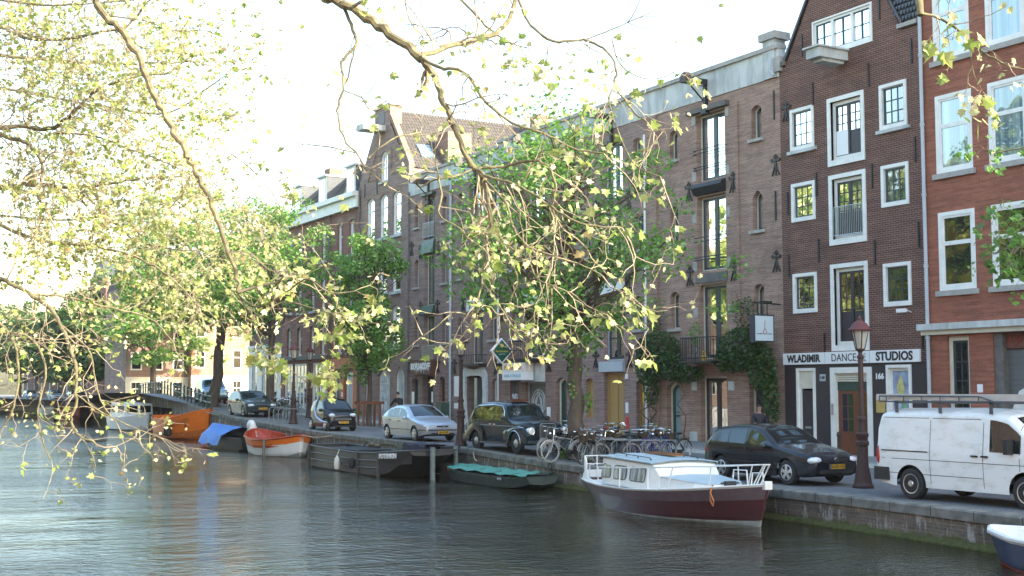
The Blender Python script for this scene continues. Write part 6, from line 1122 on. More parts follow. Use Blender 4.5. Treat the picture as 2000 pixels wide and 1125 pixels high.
BK2 = [(480, 812, 120, 1, None, 'black bicycle at the left end of the group behind the red and white sloop'), (497, 818, 100, 0, None, 'grey bicycle, second from the left in the group behind the red and white sloop'), (512, 822, 110, 1, 'bike_grey', 'grey-framed bicycle with basket above the stern of the red and white sloop'), (526, 826, 95, 1, None, 'black bicycle with basket in front of the dark tree trunk behind the sloop'), (541, 828, 105, 0, 'bike_black', 'black bicycle with pale tyres right of the dark tree trunk'), (556, 831, 80, 1, 'bike_green', 'green bicycle with basket by the wire rack near the tiny two-seater car'), (575, 826, 100, 0, None, 'grey bicycle directly left of the tiny two-seater car'), (400, 793, 110, 1, None, 'black bicycle leaning at the foot of the big leaning tree'), (388, 790, 80, 0, None, 'grey bicycle left of the foot of the big leaning tree'), (690, 815, 60, 1, 'bike_blue', 'blue bicycle with basket parked against the orange pillars'), (565, 806, 100, 1, None, 'black bicycle with basket parked against the white shopfront'), (540, 806, 80, 0, 'bike_black', 'black bicycle with pale tyres against the far end of the white shopfront')]
for px, py, a, w_, sw, lb in BK2:
    src = (b0, b1)[w_]; c = dup(src, lb, (0, 0, 0), 0, swap={('bike_grey', 'bike_black')[w_]: M[sw]} if sw else None); putb(c, px, py, R_(a), tilt=random.uniform(-.12, .12))
for k in range(8):
    c = dup(b1 if k % 3 else b0, 'one of the dark bicycles packed together in the rack before the yellow doors', (0, 0, 0), 0, swap={'bike_grey': M['bike_black']}, group='dark bicycles packed in the rack'); putb(c, 1125 + k * 23, 893 + (k % 3) * 5, R_(random.choice((190, 205, 20, 170))), tilt=random.uniform(-.15, .15))
for k in range(5):
    c = dup(b1 if k % 2 else b0, 'one of the dark bicycles packed together on the quay behind the red and white sloop', (0, 0, 0), 0, swap={'bike_grey': M['bike_black']}, group='dark bicycles packed behind the sloop'); putb(c, 488 + k * 15, 818 + k * 2.5, R_(random.choice((100, 80, 120, 60))), tilt=random.uniform(-.15, .15))
# bicycle racks
def hoops(label, pts, grp='bicycle racks'):
    r = thing('bicycle_rack', label, 'bicycle rack', pts[0], 0, grp)
    for a, b in pts[1]: 
        d_ = V((b[0] - a[0], b[1] - a[1], 0)); a = V((a[0], a[1], qz(*a[:2]))); m = MB(); m.tube([a, a + V((0, 0, .7)), a + d_ * .12 + V((0, 0, .8)), a + d_ * .88 + V((0, 0, .8)), a + d_ + V((0, 0, .7)), a + d_], .024, 6); m.build('hoop', M['rack_grey'], r, True, root=r)
hp = [gb(x, y, .1) for x, y in ((1118, 900), (1140, 903), (1165, 905), (1195, 907), (1225, 908), (1255, 908))]
hoops('row of grey steel hoops holding the crowded bicycles on the quay edge', ((22.3, 33, .1), [((p.x, p.y), (p.x + 1.1, p.y - .25)) for p in hp]))
hoops('grey wire rack on the quay above the red and white sloop', ((22, 60, .5), [((21.75, 60.4 + k * .7), (22.7, 60.6 + k * .7)) for k in range(4)]))
# ================================================================ people
mat('skin', (.42, .24, .17), .55); mat('hair_dark', (.025, .018, .014), .7); mat('jacket_dark', (.028, .025, .035), .8); mat('jacket_black', (.014, .014, .016), .8); mat('trousers_dark', (.03, .035, .05), .85)
def skinmesh(name, joints, edges, mt, parent, sub=2):
    me = bpy.data.meshes.new(name); me.from_pydata([j[:3] for j in joints], edges, []); o = bpy.data.objects.new(name, me); S.collection.objects.link(o)
    md = o.modifiers.new('s', 'SKIN'); 
    if not me.skin_vertices:
        bpy.context.view_layer.objects.active = o
    for i, j in enumerate(joints): me.skin_vertices[0].data[i].radius = (j[3], j[4] if len(j) > 4 else j[3])
    me.skin_vertices[0].data[0].use_root = True
    s2 = o.modifiers.new('u', 'SUBSURF'); s2.levels = sub; s2.render_levels = sub
    bpy.context.view_layer.update(); m2 = bpy.data.meshes.new_from_object(o.evaluated_get(bpy.context.evaluated_depsgraph_get())); bpy.data.objects.remove(o)
    m2.materials.clear(); m2.materials.append(mt); m2.polygons.foreach_set('use_smooth', [True] * len(m2.polygons)); ob = bpy.data.objects.new(name, m2); S.collection.objects.link(ob); ob.parent = parent; return ob
def person(label, loc, rz, jk, sit=False, helmet=False):
    r = thing('person', label, 'person', loc, rz)                    # faces local +x
    if not sit:
        J = [(0, 0, .95, .13, .17), (.01, 0, 1.2, .12, .16), (.02, 0, 1.40, .11, .18), (.03, 0, 1.50, .055), (.04, 0, 1.58, .06), (.05, 0, 1.68, .085, .075), (.045, 0, 1.76, .07),
             (.01, .2, 1.42, .06), (-.06, .25, 1.15, .045), (.08, .27, .92, .035), (.12, .27, .84, .03), (.01, -.2, 1.42, .06), (.06, -.25, 1.15, .045), (.22, -.26, .95, .035), (.27, -.26, .88, .03),
             (.02, .1, .85, .09), (.14, .1, .5, .065), (.08, .1, .1, .045), (.2, .1, .04, .04), (-.02, -.1, .85, .09), (-.1, -.1, .5, .065), (-.25, -.1, .12, .045), (-.14, -.1, .05, .04)]
        E_2 = [(0, 1), (1, 2), (2, 3), (3, 4), (4, 5), (5, 6), (2, 7), (7, 8), (8, 9), (9, 10), (2, 11), (11, 12), (12, 13), (13, 14), (0, 15), (15, 16), (16, 17), (17, 18), (0, 19), (19, 20), (20, 21), (21, 22)]
        hd = V((.055, 0, 1.67))
    else:
        J = [(-.28, 0, .98, .13, .17), (-.2, 0, 1.2, .12, .16), (-.08, 0, 1.42, .11, .18), (-.02, 0, 1.52, .055), (0, 0, 1.6, .06), (.02, 0, 1.70, .085, .075), (.015, 0, 1.78, .07),
             (-.06, .2, 1.42, .06), (.1, .3, 1.2, .045), (.28, .28, 1.1, .035), (.34, .27, 1.08, .03), (-.06, -.2, 1.42, .06), (.1, -.3, 1.2, .045), (.28, -.28, 1.1, .035), (.34, -.27, 1.08, .03),
             (-.2, .1, .9, .09), (.1, .12, .75, .065), (-.05, .12, .35, .045), (.08, .12, .28, .04), (-.2, -.1, .9, .09), (.12, -.12, .65, .065), (-.1, -.12, .25, .045), (.02, -.12, .18, .04)]
        E_2 = [(0, 1), (1, 2), (2, 3), (3, 4), (4, 5), (5, 6), (2, 7), (7, 8), (8, 9), (9, 10), (2, 11), (11, 12), (12, 13), (13, 14), (0, 15), (15, 16), (16, 17), (17, 18), (0, 19), (19, 20), (20, 21), (21, 22)]
        hd = V((.025, 0, 1.70))
    skinmesh('body', J, E_2, M['skin'], r)
    jj = [(x, y, z, *[q * 1.16 + .008 for q in rest]) for x, y, z, *rest in J]
    skinmesh('jacket', [jj[i] for i in (0, 1, 2, 7, 8, 9, 11, 12, 13)] + [(jj[2][0] * .5 + jj[3][0] * .5, 0, jj[3][2] - .02, .075, .08)], [(0, 1), (1, 2), (2, 3), (3, 4), (4, 5), (2, 6), (6, 7), (7, 8), (2, 9)], jk, r)
    skinmesh('trousers', [jj[i] for i in (0, 15, 16, 17, 19, 20, 21)], [(0, 1), (1, 2), (2, 3), (0, 4), (4, 5), (5, 6)], M['trousers_dark'], r)
    m = MB(); m.ell(hd + V((-.018, 0, .045)), (.098, .085, .085), 14, 10); m.v = [(x, y, z if x < hd.x + .02 else max(z, hd.z + .05)) for x, y, z in m.v]; m.build('hair', M['hair_dark'] if not helmet else M['bike_black'], r, True)
    m = MB()
    m.ell(hd + V((.092, 0, -.0)), (.022, .014, .026), 8, 6); m.ell(hd + V((0, .082, 0)), (.02, .012, .03), 8, 6); m.ell(hd + V((0, -.082, 0)), (.02, .012, .03), 8, 6); m.build('face_features', M['skin'], r, True)
    m = MB(); [m.ell(hd + V((.083, q * .032, .022)), (.008, .012, .006), 6, 4) for q in (-1, 1)]; m.ell(hd + V((.082, 0, -.045)), (.006, .024, .005), 6, 4); m.build('eyes_and_mouth', M['hair_dark'], r, True)
    for q, (w1, w2) in ((1, (9, 10)), (-1, (13, 14))):
        a, b = V(J[w1][:3]), V(J[w2][:3]); d_ = (b - a).normalized(); sd2 = V((0, q, 0)); m = MB(); m.ell(b + d_ * .02, (.035, .02, .04), 8, 6)
        for k in range(4): e = b + d_ * .05 + V((.012 * (k - 1.5), 0, 0)); m.tube([e, e + d_ * (.035 + .006 * (k in (1, 2))), e + d_ * .055 - sd2 * .02], .008, 5)
        m.tube([b + V((.02, 0, 0)), b + V((.04, 0, 0)) + d_ * .03], .009, 5); m.build('hand', M['skin'], r, True)
    return r
p = onx(1482, 800, 30.2); person('man with short dark hair and dark top walking on the pavement behind the black hatchback', (30.2, p.y, qz(30.2, p.y) + .0), R_(-115), M['jacket_dark'])
v = ray(777, 775); t = 27.0 / v.x; p = V((27, v.y * t, 0)); zz = qz(27, p.y)
cb2 = dup(b1, 'bicycle ridden away by the cyclist in black beyond the silver car', (27, p.y, zz), R_(95)); person('cyclist in black clothes with dark hair riding away beyond the silver car', (27, p.y, zz), R_(95), M['jacket_black'], True, True)
# ================================================================ trees, climbers and overhanging branches
def leafcloud(name, mt, parent, root, pts, size, n, rnd, up=.5):
    m = MB()
    for (c, R, k) in pts:
        for _ in range(k):
            while True:
                q = V((rnd.uniform(-1, 1), rnd.uniform(-1, 1), rnd.uniform(-1, 1)))
                if q.length < 1: break
            q = q * (q.length ** -.3 if q.length > .05 else 1) if q.length > .05 else q
            p = V((c[0] + q.x * R[0], c[1] + q.y * R[1], c[2] + q.z * R[2])); s = size * rnd.uniform(.55, 1.35)
            a = V((rnd.gauss(0, 1), rnd.gauss(0, 1), rnd.gauss(0, .55))).normalized(); b = a.cross(V((rnd.gauss(0, 1), rnd.gauss(0, 1), rnd.gauss(0, 1)))).normalized()
            m.v += [tuple(p - a * s * .5), tuple(p + b * s * .36 - a * s * .05), tuple(p + a * s * .55), tuple(p - b * s * .36)]; i = len(m.v); m.f.append((i - 4, i - 3, i - 2, i - 1))
    return m.build(name, mt, parent, root=root)
def wig(a, b, r0, r1, rnd, k=6, amp=.06):
    L = (b - a).length; P = []
    for i in range(k + 1):
        t = i / k; o = V((rnd.gauss(0, 1), rnd.gauss(0, 1), rnd.gauss(0, .6))) * (L * amp * math.sin(math.pi * t)); P.append(a + (b - a) * t + o)
    return P, [r0 + (r1 - r0) * i / k for i in range(k + 1)]
def tree(label, base, h, tr, lean, fork, crown, nclump, leaf, seed, lt='leaf_green', size=.2, per=160, grp='trees along the quay', shape=1):
    rnd = random.Random(seed); r = thing('street_tree', label, 'tree', base, 0, grp); B_ = V(base); top = B_ + V((lean[0], lean[1], h * .93)); fk = B_ + V((lean[0] * fork, lean[1] * fork, h * fork))
    m = MB(); P, Rr = wig(B_ - V((0, 0, .3)), fk, tr * 1.0, tr * .72, rnd, 8, .012); Rr[0] = tr * 1.35; Rr[1] = tr * 1.05; P2, R2 = wig(fk, top, tr * .7, tr * .08, rnd, 10, .03); m.tube(P + P2[1:], Rr + R2[1:], 10); ends = []
    cc, cr = crown; c0 = B_ + V(cc)
    for i in range(nclump):
        while True:
            q = V((rnd.uniform(-1, 1), rnd.uniform(-1, 1), rnd.uniform(-1, 1)))
            if .25 < q.length < 1: break
        q *= shape if q.z > .4 else 1
        e = c0 + V((q.x * cr[0], q.y * cr[1], q.z * cr[2])); ends.append(e)
        hh = max(fk.z, min(top.z - .3, e.z - (1.2 + 1.4 * rnd.random()) * cr[2] / 4)); t = (hh - fk.z) / max(.1, top.z - fk.z); st_ = fk + (top - fk) * t
        P, Rr = wig(st_, e, tr * .26 * (1 - .6 * t) + .012, .012, rnd, 6, .07); m.tube(P, Rr, 5)
        for _ in range(3): j = rnd.randint(2, 5); e2 = e + V((rnd.gauss(0, .5), rnd.gauss(0, .5), rnd.gauss(.1, .4))); Q, Rq = wig(P[j], e2, .02, .006, rnd, 4, .08); m.tube(Q, Rq, 4)
    m.build('trunk', M['bark'], r, True, root=r)
    cl = []
    for e in ends: cl.append((e, (.30 * cr[0] * rnd.uniform(.6, 1.3), .30 * cr[1] * rnd.uniform(.6, 1.3), .17 * cr[2] * rnd.uniform(.5, 1.2)), int(per * rnd.uniform(.4, 1.4)))); f_ = e + V((rnd.gauss(0, .3 * cr[0]), rnd.gauss(0, .3 * cr[1]), rnd.gauss(0, .15 * cr[2]))); cl.append((f_, (.16 * cr[0], .16 * cr[1], .10 * cr[2]), int(per * .35)))
    leafcloud('crown', M[lt], r, r, cl, size, 0, rnd); return r
def P3(px, d_): p = at(px, 760, d_); return (p.x, p.y, qz(p.x, p.y))
tree('street tree with thick straight trunk and broad lime green crown before the yellow doors', P3(1128, 41.3), 12.2, .29, (-.2, .1, 0), .33, ((-.3, .2, 7.6), (3.7, 3.7, 4.3)), 58, 0, 11, size=.16, per=155)
tree('slim young tree with narrow bright green crown between the two-seater and the silver car', P3(722, 64), 9.6, .15, (-.1, 0, 0), .3, ((-.1, 0, 5.9), (1.9, 2.1, 4.1)), 48, 0, 12, size=.17, per=180, grp='trees along the quay')
tree('dark-trunked tree with wide green crown behind the group of bicycles', P3(527, 72), 13.2, .26, (.3, 0, 0), .34, ((-.2, .5, 8.4), (3.9, 3.9, 3.9)), 46, 0, 13, size=.19, per=190)
tree('big leaning tree with dark curved trunk beyond the dark green hatchback', P3(415, 82), 14.5, .38, (1.6, 0, 0), .4, ((-.6, 0, 9.4), (5.2, 5.2, 4.6)), 56, 0, 14, size=.24, per=240)
tree('tree beyond the bridge rising behind the orange boat', P3(300, 118), 15, .35, (-.4, 0, 0), .3, ((0, 0, 9), (5.5, 5.5, 5)), 40, 0, 15, size=.34, per=200)
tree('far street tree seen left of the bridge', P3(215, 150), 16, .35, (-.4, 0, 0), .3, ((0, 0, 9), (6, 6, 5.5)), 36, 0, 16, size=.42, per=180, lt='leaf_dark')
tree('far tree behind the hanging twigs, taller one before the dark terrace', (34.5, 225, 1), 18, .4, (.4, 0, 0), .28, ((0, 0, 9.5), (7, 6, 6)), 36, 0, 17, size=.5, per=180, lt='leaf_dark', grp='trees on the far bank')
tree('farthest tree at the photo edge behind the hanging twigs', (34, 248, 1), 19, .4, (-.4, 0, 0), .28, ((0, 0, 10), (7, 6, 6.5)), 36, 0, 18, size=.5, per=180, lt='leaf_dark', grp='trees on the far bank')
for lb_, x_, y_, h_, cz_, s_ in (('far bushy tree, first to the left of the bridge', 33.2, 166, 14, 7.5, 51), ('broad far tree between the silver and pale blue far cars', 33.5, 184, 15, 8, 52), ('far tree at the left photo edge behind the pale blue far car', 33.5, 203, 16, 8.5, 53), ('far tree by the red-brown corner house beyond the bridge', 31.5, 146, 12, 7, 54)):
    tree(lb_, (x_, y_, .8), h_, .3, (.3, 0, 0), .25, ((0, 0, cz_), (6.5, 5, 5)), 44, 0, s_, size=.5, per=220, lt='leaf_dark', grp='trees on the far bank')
tree('green treetop showing above the white cornice of the red-brown terrace', (44, 92, .5), 19.5, .4, (-.4, 0, 0), .3, ((0, 0, 15.5), (6, 6, 4.4)), 36, 0, 19, size=.32, per=180, grp='trees behind the houses')
tree('tree on the near quay behind the camera', (-4, 26, .68), 13, .3, (0, 0, 0), .3, ((0, 0, 8.5), (4.5, 5, 4)), 40, 0, 21, size=.3, per=120, grp='trees on the near quay'); [tree(w_ + ' plane tree on the near quay, out of the photo to the left', (-5, y_, .68), 19, .4, (0, 0, 0), .3, ((0, 0, 12), (4.6, 5.5, 7)), 80, 0, 22 + y_, size=.55, per=200, lt='leaf_sunny', grp='trees on the near quay') for w_, y_ in (('first', 52), ('second', 64), ('third', 77), ('fourth', 92), ('fifth', 108))]
tg_ = thing('tree_guard', 'brown wooden guard rail around the slim young tree', 'tree guard', P3(722, 64)); b = V(tg_.location)
for k, (dx, dy) in enumerate(((-.45, -.3), (.45, -.3), (.45, .4), (-.45, .4))): m = MB(); m.box((b.x + dx, b.y + dy, b.z + .62), (.1, .1, 1.25)); m.build('post', M['red_brown_wood'], tg_, root=tg_)
for z in (1.18,): m = MB(); m.box((b.x, b.y - .36, b.z + z), (1.3, .04, .14)); m.build('rail', M['red_brown_wood'], tg_, root=tg_); m = MB(); m.box((b.x, b.y + .46, b.z + z), (1.3, .04, .14)); m.build('rail', M['red_brown_wood'], tg_, root=tg_)
# ivy on the trunk, tufts of weed
def plant(name, label, cat, base, clumps, stems, lt, size, seed, grp=None):
    rnd = random.Random(seed); r = thing(name, label, cat, base, 0, grp); m = MB()
    for a, b, r0 in stems: P, Rr = wig(V(a), V(b), r0, r0 * .5, rnd, 7, .05); m.tube(P, Rr, 5)
    if stems: m.build('stem', M['bark'], r, True, root=r)
    leafcloud('foliage', M[lt], r, r, clumps, size, 0, rnd)
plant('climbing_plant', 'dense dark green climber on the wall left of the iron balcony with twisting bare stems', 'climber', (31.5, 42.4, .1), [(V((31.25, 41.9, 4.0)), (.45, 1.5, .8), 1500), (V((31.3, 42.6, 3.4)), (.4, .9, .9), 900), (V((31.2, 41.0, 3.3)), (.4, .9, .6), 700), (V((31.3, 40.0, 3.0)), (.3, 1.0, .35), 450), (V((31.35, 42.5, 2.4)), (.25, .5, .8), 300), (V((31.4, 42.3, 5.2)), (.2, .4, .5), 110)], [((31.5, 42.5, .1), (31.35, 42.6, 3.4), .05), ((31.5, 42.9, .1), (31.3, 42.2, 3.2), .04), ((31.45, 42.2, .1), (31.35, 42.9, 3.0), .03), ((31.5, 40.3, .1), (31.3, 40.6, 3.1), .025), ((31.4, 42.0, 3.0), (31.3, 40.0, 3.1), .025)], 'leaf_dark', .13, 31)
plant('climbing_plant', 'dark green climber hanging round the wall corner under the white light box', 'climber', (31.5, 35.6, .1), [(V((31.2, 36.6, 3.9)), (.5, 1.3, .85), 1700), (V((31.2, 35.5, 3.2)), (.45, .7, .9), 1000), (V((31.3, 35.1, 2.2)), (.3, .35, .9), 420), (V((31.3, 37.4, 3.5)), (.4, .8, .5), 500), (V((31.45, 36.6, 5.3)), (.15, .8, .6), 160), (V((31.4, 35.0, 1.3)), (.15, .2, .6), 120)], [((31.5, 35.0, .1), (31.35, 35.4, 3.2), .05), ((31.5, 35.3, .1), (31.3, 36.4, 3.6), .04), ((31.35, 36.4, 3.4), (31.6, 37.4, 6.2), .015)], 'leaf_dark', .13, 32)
T0 = V(P3(1128, 41.3)); plant('ivy', 'small yellow-green shoots growing out of the thick street tree trunk', 'ivy', T0, [(T0 + V((-.25, -.1, 2.3)), (.12, .15, .35), 26), (T0 + V((.2, -.3, 1.9)), (.2, .15, .35), 60), (T0 + V((-.3, -.1, 3.0)), (.14, .15, .25), 26), (T0 + V((.05, -.3, 2.9)), (.2, .12, .2), 16)], [], 'leaf_green', .11, 33)
p = gb(1108, 897, .1); plant('weeds', 'tuft of bright green weeds at the quay edge under the bicycles', 'weeds', p, [(p + V((.1, 0, .18)), (.35, .55, .2), 420), (p + V((.3, -.9, .2)), (.3, .5, .2), 260)], [], 'leaf_green', .11, 34)
p = gb(690, 818, .7); plant('weeds', 'low green plants at the foot of the orange pillars', 'weeds', V((30.9, 73, .7)), [(V((30.9, 73, .9)), (.4, .8, .25), 200)], [], 'leaf_green', .14, 35)
yc = V((31.25, 38.6, 3.75)); plant('potted_plant', 'small green plant in a pot on the iron balcony', 'plant', (31.1, 39.2, 3.5), [(V((31.1, 39.2, 4.55)), (.2, .35, .5), 160)], [((31.1, 39.2, 3.6), (31.1, 39.2, 4.5), .02)], 'leaf_green', .1, 36)
m = MB(); m.lathe((31.15, 38.75, 3.51), (0, 0, 1), ((0, .1), (.2, .13), (.2, .1)), 12); m.ring((31.15, 38.75, 3.78), (0, 1, 0), .1, .02, 12, 5); tag(m.build('watering_can', M['notice_yellow']), 'yellow watering can standing on the iron balcony floor', 'watering can')
# ---------------------------------------------------------------- overhanging plane tree branches of the near bank
LEAF = [(0, -.5), (.16, -.42), (.46, -.34), (.34, -.08), (.5, .14), (.22, .12), (0, .58), (-.22, .12), (-.5, .14), (-.34, -.08), (-.46, -.34), (-.16, -.42)]
def leaf(m, p, s, rnd, droop=.5):
    n_ = V((rnd.gauss(0, .7), rnd.gauss(0, .7) - .3, rnd.gauss(.6, .5))).normalized(); d_ = V((rnd.gauss(0, .7), rnd.gauss(0, .7), -droop + rnd.gauss(0, .4))); a = (d_ - n_ * d_.dot(n_)).normalized(); b = n_.cross(a); i = len(m.v); cv = rnd.uniform(-.25, .35)
    c = p + a * s * .5; m.v.append(tuple(c + n_ * (s * cv * .35)))
    for x, y in LEAF: m.v.append(tuple(c + b * (x * s) + a * (y * s) - n_ * (s * cv * abs(x))))
    m.f += [(i, i + 1 + k, i + 1 + (k + 1) % 12) for k in range(12)]
def smooth(P, k=4):
    out = []; n = len(P)
    for i in range(n - 1):
        p0, p1, p2, p3 = P[max(0, i - 1)], P[i], P[i + 1], P[min(n - 1, i + 2)]
        for j in range(k):
            t = j / k; out.append(.5 * ((2 * p1) + (p2 - p0) * t + (2 * p0 - 5 * p1 + 4 * p2 - p3) * t * t + (3 * p1 - p0 - 3 * p2 + p3) * t ** 3))
    out.append(P[-1]); return out
class Over:
    def __init__(s, label, base, seed, grp='overhanging trees of the near bank', den=.6, twd=1):
        s.den = den; s.twd = twd
        s.r = thing('plane_tree', label, 'tree', base, 0, grp); s.rnd = random.Random(seed); s.tw = MB(); s.lf = MB(); s.ly = MB(); s.nl = 0
    def limb(s, pts, r0, r1, name='branch', twigs=0, tl=.7, ls=.066, leaves=3, lv=2, flip=0):
        """pts: (px, py, distance)"""
        P = smooth([at(x, y, d_) for x, y, d_ in pts], 5); n = len(P); rn = s.rnd
        r0 *= .68; r1 *= .75; P = [p + V((rn.gauss(0, 1), rn.gauss(0, 1), rn.gauss(0, 1))) * (r0 * .28) for p in P]
        R2 = [(r0 + (r1 - r0) * i / (n - 1)) * rn.uniform(.9, 1.12) for i in range(n)]; m = MB(); m.tube(P, R2, 8); m.build(name, M['bark_plane'], s.r, True, root=s.r)
        for k in range(int(twigs * s.twd + .5)):
            i = int(rn.uniform(.08, 1) * (n - 1)); s.twig(P[i], (P[min(n - 1, i + 1)] - P[max(0, i - 1)]).normalized(), tl * rn.uniform(.5, 1.3), max(.004, R2[i] * .4), lv, ls, leaves)
        s.twig(P[-1], (P[-1] - P[-2]).normalized(), tl * .8, R2[-1], lv, ls, leaves, True)
        return P
    def twig(s, p, t, L, r, lv, ls, leaves, straight=False):
        rn = s.rnd; q = V((rn.gauss(0, 1), rn.gauss(0, 1), rn.gauss(0, 1))); q = (q - t * q.dot(t)).normalized(); d_ = (t * (.95 if straight else .55) + q * (.3 if straight else .85)).normalized(); r = min(r, .012 + .006 * lv)
        k = max(4, int(L / .09)); P = [p]; st_ = L / k
        for i in range(k):
            d_ = (d_ + V((rn.gauss(0, .3), rn.gauss(0, .3), rn.gauss(0, .26) + (-.07 if i < k * .6 else .10)))).normalized(); P.append(P[-1] + d_ * st_)
            if lv > 0 and rn.random() < .34: s.twig(P[-1], d_, L * rn.uniform(.35, .6), r * .65, lv - 1, ls, leaves)
            elif rn.random() < .10 * leaves / 3: s.cl(P[-1], ls, .7)
        s.tw.tube(P, [r * (1 - .65 * i / k) for i in range(k + 1)], 4, False); s.cl(P[-1], ls, leaves)
    def cl(s, p, ls, n):
        rn = s.rnd
        for _ in range(int(n * s.den * rn.uniform(.4, 1.6) + rn.random())):
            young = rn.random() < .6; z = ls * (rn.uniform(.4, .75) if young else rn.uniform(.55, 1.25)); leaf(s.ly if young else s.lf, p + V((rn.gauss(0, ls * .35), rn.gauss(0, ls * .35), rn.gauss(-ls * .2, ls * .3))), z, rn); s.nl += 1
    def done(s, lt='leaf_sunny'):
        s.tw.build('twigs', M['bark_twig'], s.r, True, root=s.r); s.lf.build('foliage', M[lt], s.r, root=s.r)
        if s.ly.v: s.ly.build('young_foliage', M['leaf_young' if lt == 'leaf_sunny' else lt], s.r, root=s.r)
        print('leaves', s.nl)
# middle limb
o = Over('plane tree whose mossy limb hangs into the photo from the top centre with yellow-green leaves', (-2.5, 3.0, .68), 41, den=.45, twd=.62)
tb = V((-2.5, 3.0, .4)); m = MB(); P, Rr = wig(tb, V((-2.2, 4.2, 6.5)), .3, .2, o.rnd, 6, .02); m.tube(P, Rr, 12); m.tube(smooth([V((-2.2, 4.2, 6.3)), V((-.8, 5.5, 6.9)), V((.8, 7.2, 6.6)), at(575, -90, 9.3), at(640, -10, 9)], 4), [.13 - .004 * i for i in range(17)], 10); m.build('trunk', M['bark_plane'], o.r, True, root=o.r)
o.limb([(640, -10, 9), (690, 17, 8.9), (750, 58, 8.8), (822, 112, 8.6)], .05, .042, twigs=2, tl=.4)
o.limb([(822, 112, 8.6), (850, 155, 8.5), (873, 215, 8.4), (898, 275, 8.3), (925, 328, 8.2)], .034, .024, twigs=5, tl=.5)
o.limb([(822, 112, 8.6), (870, 92, 8.8), (930, 78, 9), (985, 50, 9.2), (1010, -10, 9.4)], .03, .022, twigs=11, tl=.7)
o.limb([(668, 10, 8.95), (690, 60, 8.9), (696, 88, 8.8), (668, 122, 8.8), (671, 165, 8.7), (660, 215, 8.7), (668, 262, 8.7), (695, 300, 8.6)], .018, .009, twigs=5, tl=.45, leaves=1.2)
o.limb([(695, 88, 8.8), (680, 150, 8.9), (672, 175, 8.9), (705, 190, 9), (725, 215, 9), (760, 205, 9.1), (800, 215, 9.2)], .009, .005, twigs=3, tl=.35, leaves=1.0)
o.limb([(720, 310, 8.6), (740, 290, 8.7), (770, 270, 8.8), (800, 262, 9)], .009, .006, twigs=3, tl=.35, leaves=3); o.limb([(700, 300, 8.6), (715, 330, 8.6), (760, 365, 8.5)], .009, .006, twigs=3, tl=.35); o.limb([(700, 300, 8.6), (650, 288, 8.6), (610, 283, 8.7), (580, 280, 8.8)], .008, .004, twigs=3, tl=.3, leaves=2)
o.limb([(925, 328, 8.2), (985, 326, 8.2), (1030, 315, 8.1), (1065, 322, 8.0), (1085, 360, 7.9), (1080, 410, 7.9), (1100, 450, 7.8)], .016, .008, twigs=13, tl=.6)
o.limb([(925, 328, 8.2), (955, 345, 8.0), (1000, 358, 7.9), (1045, 380, 7.8), (1090, 415, 7.7), (1150, 440, 7.6), (1215, 445, 7.6)], .016, .007, twigs=15, tl=.6)
o.limb([(925, 328, 8.2), (945, 350, 8.1), (955, 395, 8), (960, 440, 8), (945, 465, 8)], .026, .016, twigs=6, tl=.5)
o.limb([(925, 330, 8.2), (885, 345, 8.1), (850, 350, 8.1), (820, 365, 8.1), (815, 350, 8), ], .012, .007, twigs=4, tl=.4, leaves=2)
o.limb([(855, 345, 8.1), (862, 380, 8), (858, 420, 7.9), (895, 445, 7.8), (920, 470, 7.8)], .010, .007, twigs=6, tl=.5)
o.limb([(945, 350, 8.1), (990, 400, 7.8), (1000, 440, 7.7), (1030, 480, 7.6), (1080, 500, 7.5), (1130, 515, 7.5), (1180, 540, 7.4)], .013, .006, twigs=14, tl=.55)
o.limb([(950, 465, 8), (945, 530, 7.9), (935, 580, 7.8), (930, 625, 7.8)], .011, .007, twigs=5, tl=.45); o.limb([(985, 480, 7.8), (1010, 540, 7.7), (1000, 580, 7.7), (985, 610, 7.7), (960, 625, 7.7)], .009, .006, twigs=4, tl=.4)
o.limb([(930, 625, 7.8), (890, 610, 7.8), (850, 640, 7.7), (822, 658, 7.7)], .007, .004, twigs=4, tl=.3, leaves=4)
o.limb([(1030, 480, 7.6), (1045, 540, 7.5), (1085, 560, 7.4), (1120, 575, 7.4), (1150, 600, 7.3), (1190, 618, 7.3)], .009, .005, twigs=10, tl=.45, leaves=4)
o.limb([(985, 600, 7.7), (985, 625, 7.6), (1010, 650, 7.6), (1055, 668, 7.5), (1090, 672, 7.5)], .007, .004, twigs=6, tl=.3, leaves=5)
o.limb([(822, 112, 8.6), (860, 132, 8.4), (905, 140, 8.3), (950, 200, 8.2), (1000, 240, 8.1), (1060, 260, 8), (1120, 290, 8), (1180, 300, 7.9)], .018, .007, twigs=17, tl=.6)
o.limb([(1010, -10, 9.4), (1030, 40, 9.2), (1080, 80, 9), (1140, 78, 9), (1185, 100, 8.9), (1205, 140, 8.8), (1200, 165, 8.8), (1235, 215, 8.7), (1265, 240, 8.6)], .016, .008, twigs=14, tl=.6)
o.limb([(1140, 78, 9), (1190, 60, 9), (1235, 40, 9), (1280, 20, 9)], .008, .004, twigs=5, tl=.4, leaves=2); o.limb([(1195, 75, 9), (1215, 130, 9), (1270, 155, 9), (1320, 140, 9)], .008, .004, twigs=4, tl=.35, leaves=2)
o.limb([(1200, 165, 8.8), (1190, 200, 8.6), (1205, 250, 8.4), (1225, 300, 8.2), (1250, 330, 8.1), (1290, 345, 8)], .010, .005, twigs=11, tl=.5)
o.limb([(890, -10, 9.5), (930, 30, 9.3), (960, 60, 9.2), (1000, 85, 9)], .014, .009, twigs=9, tl=.6); o.limb([(790, -10, 9.3), (800, 40, 9.3), (830, 80, 9.3), (815, 105, 9.3)], .009, .004, twigs=4, tl=.4, leaves=1)
o.done()
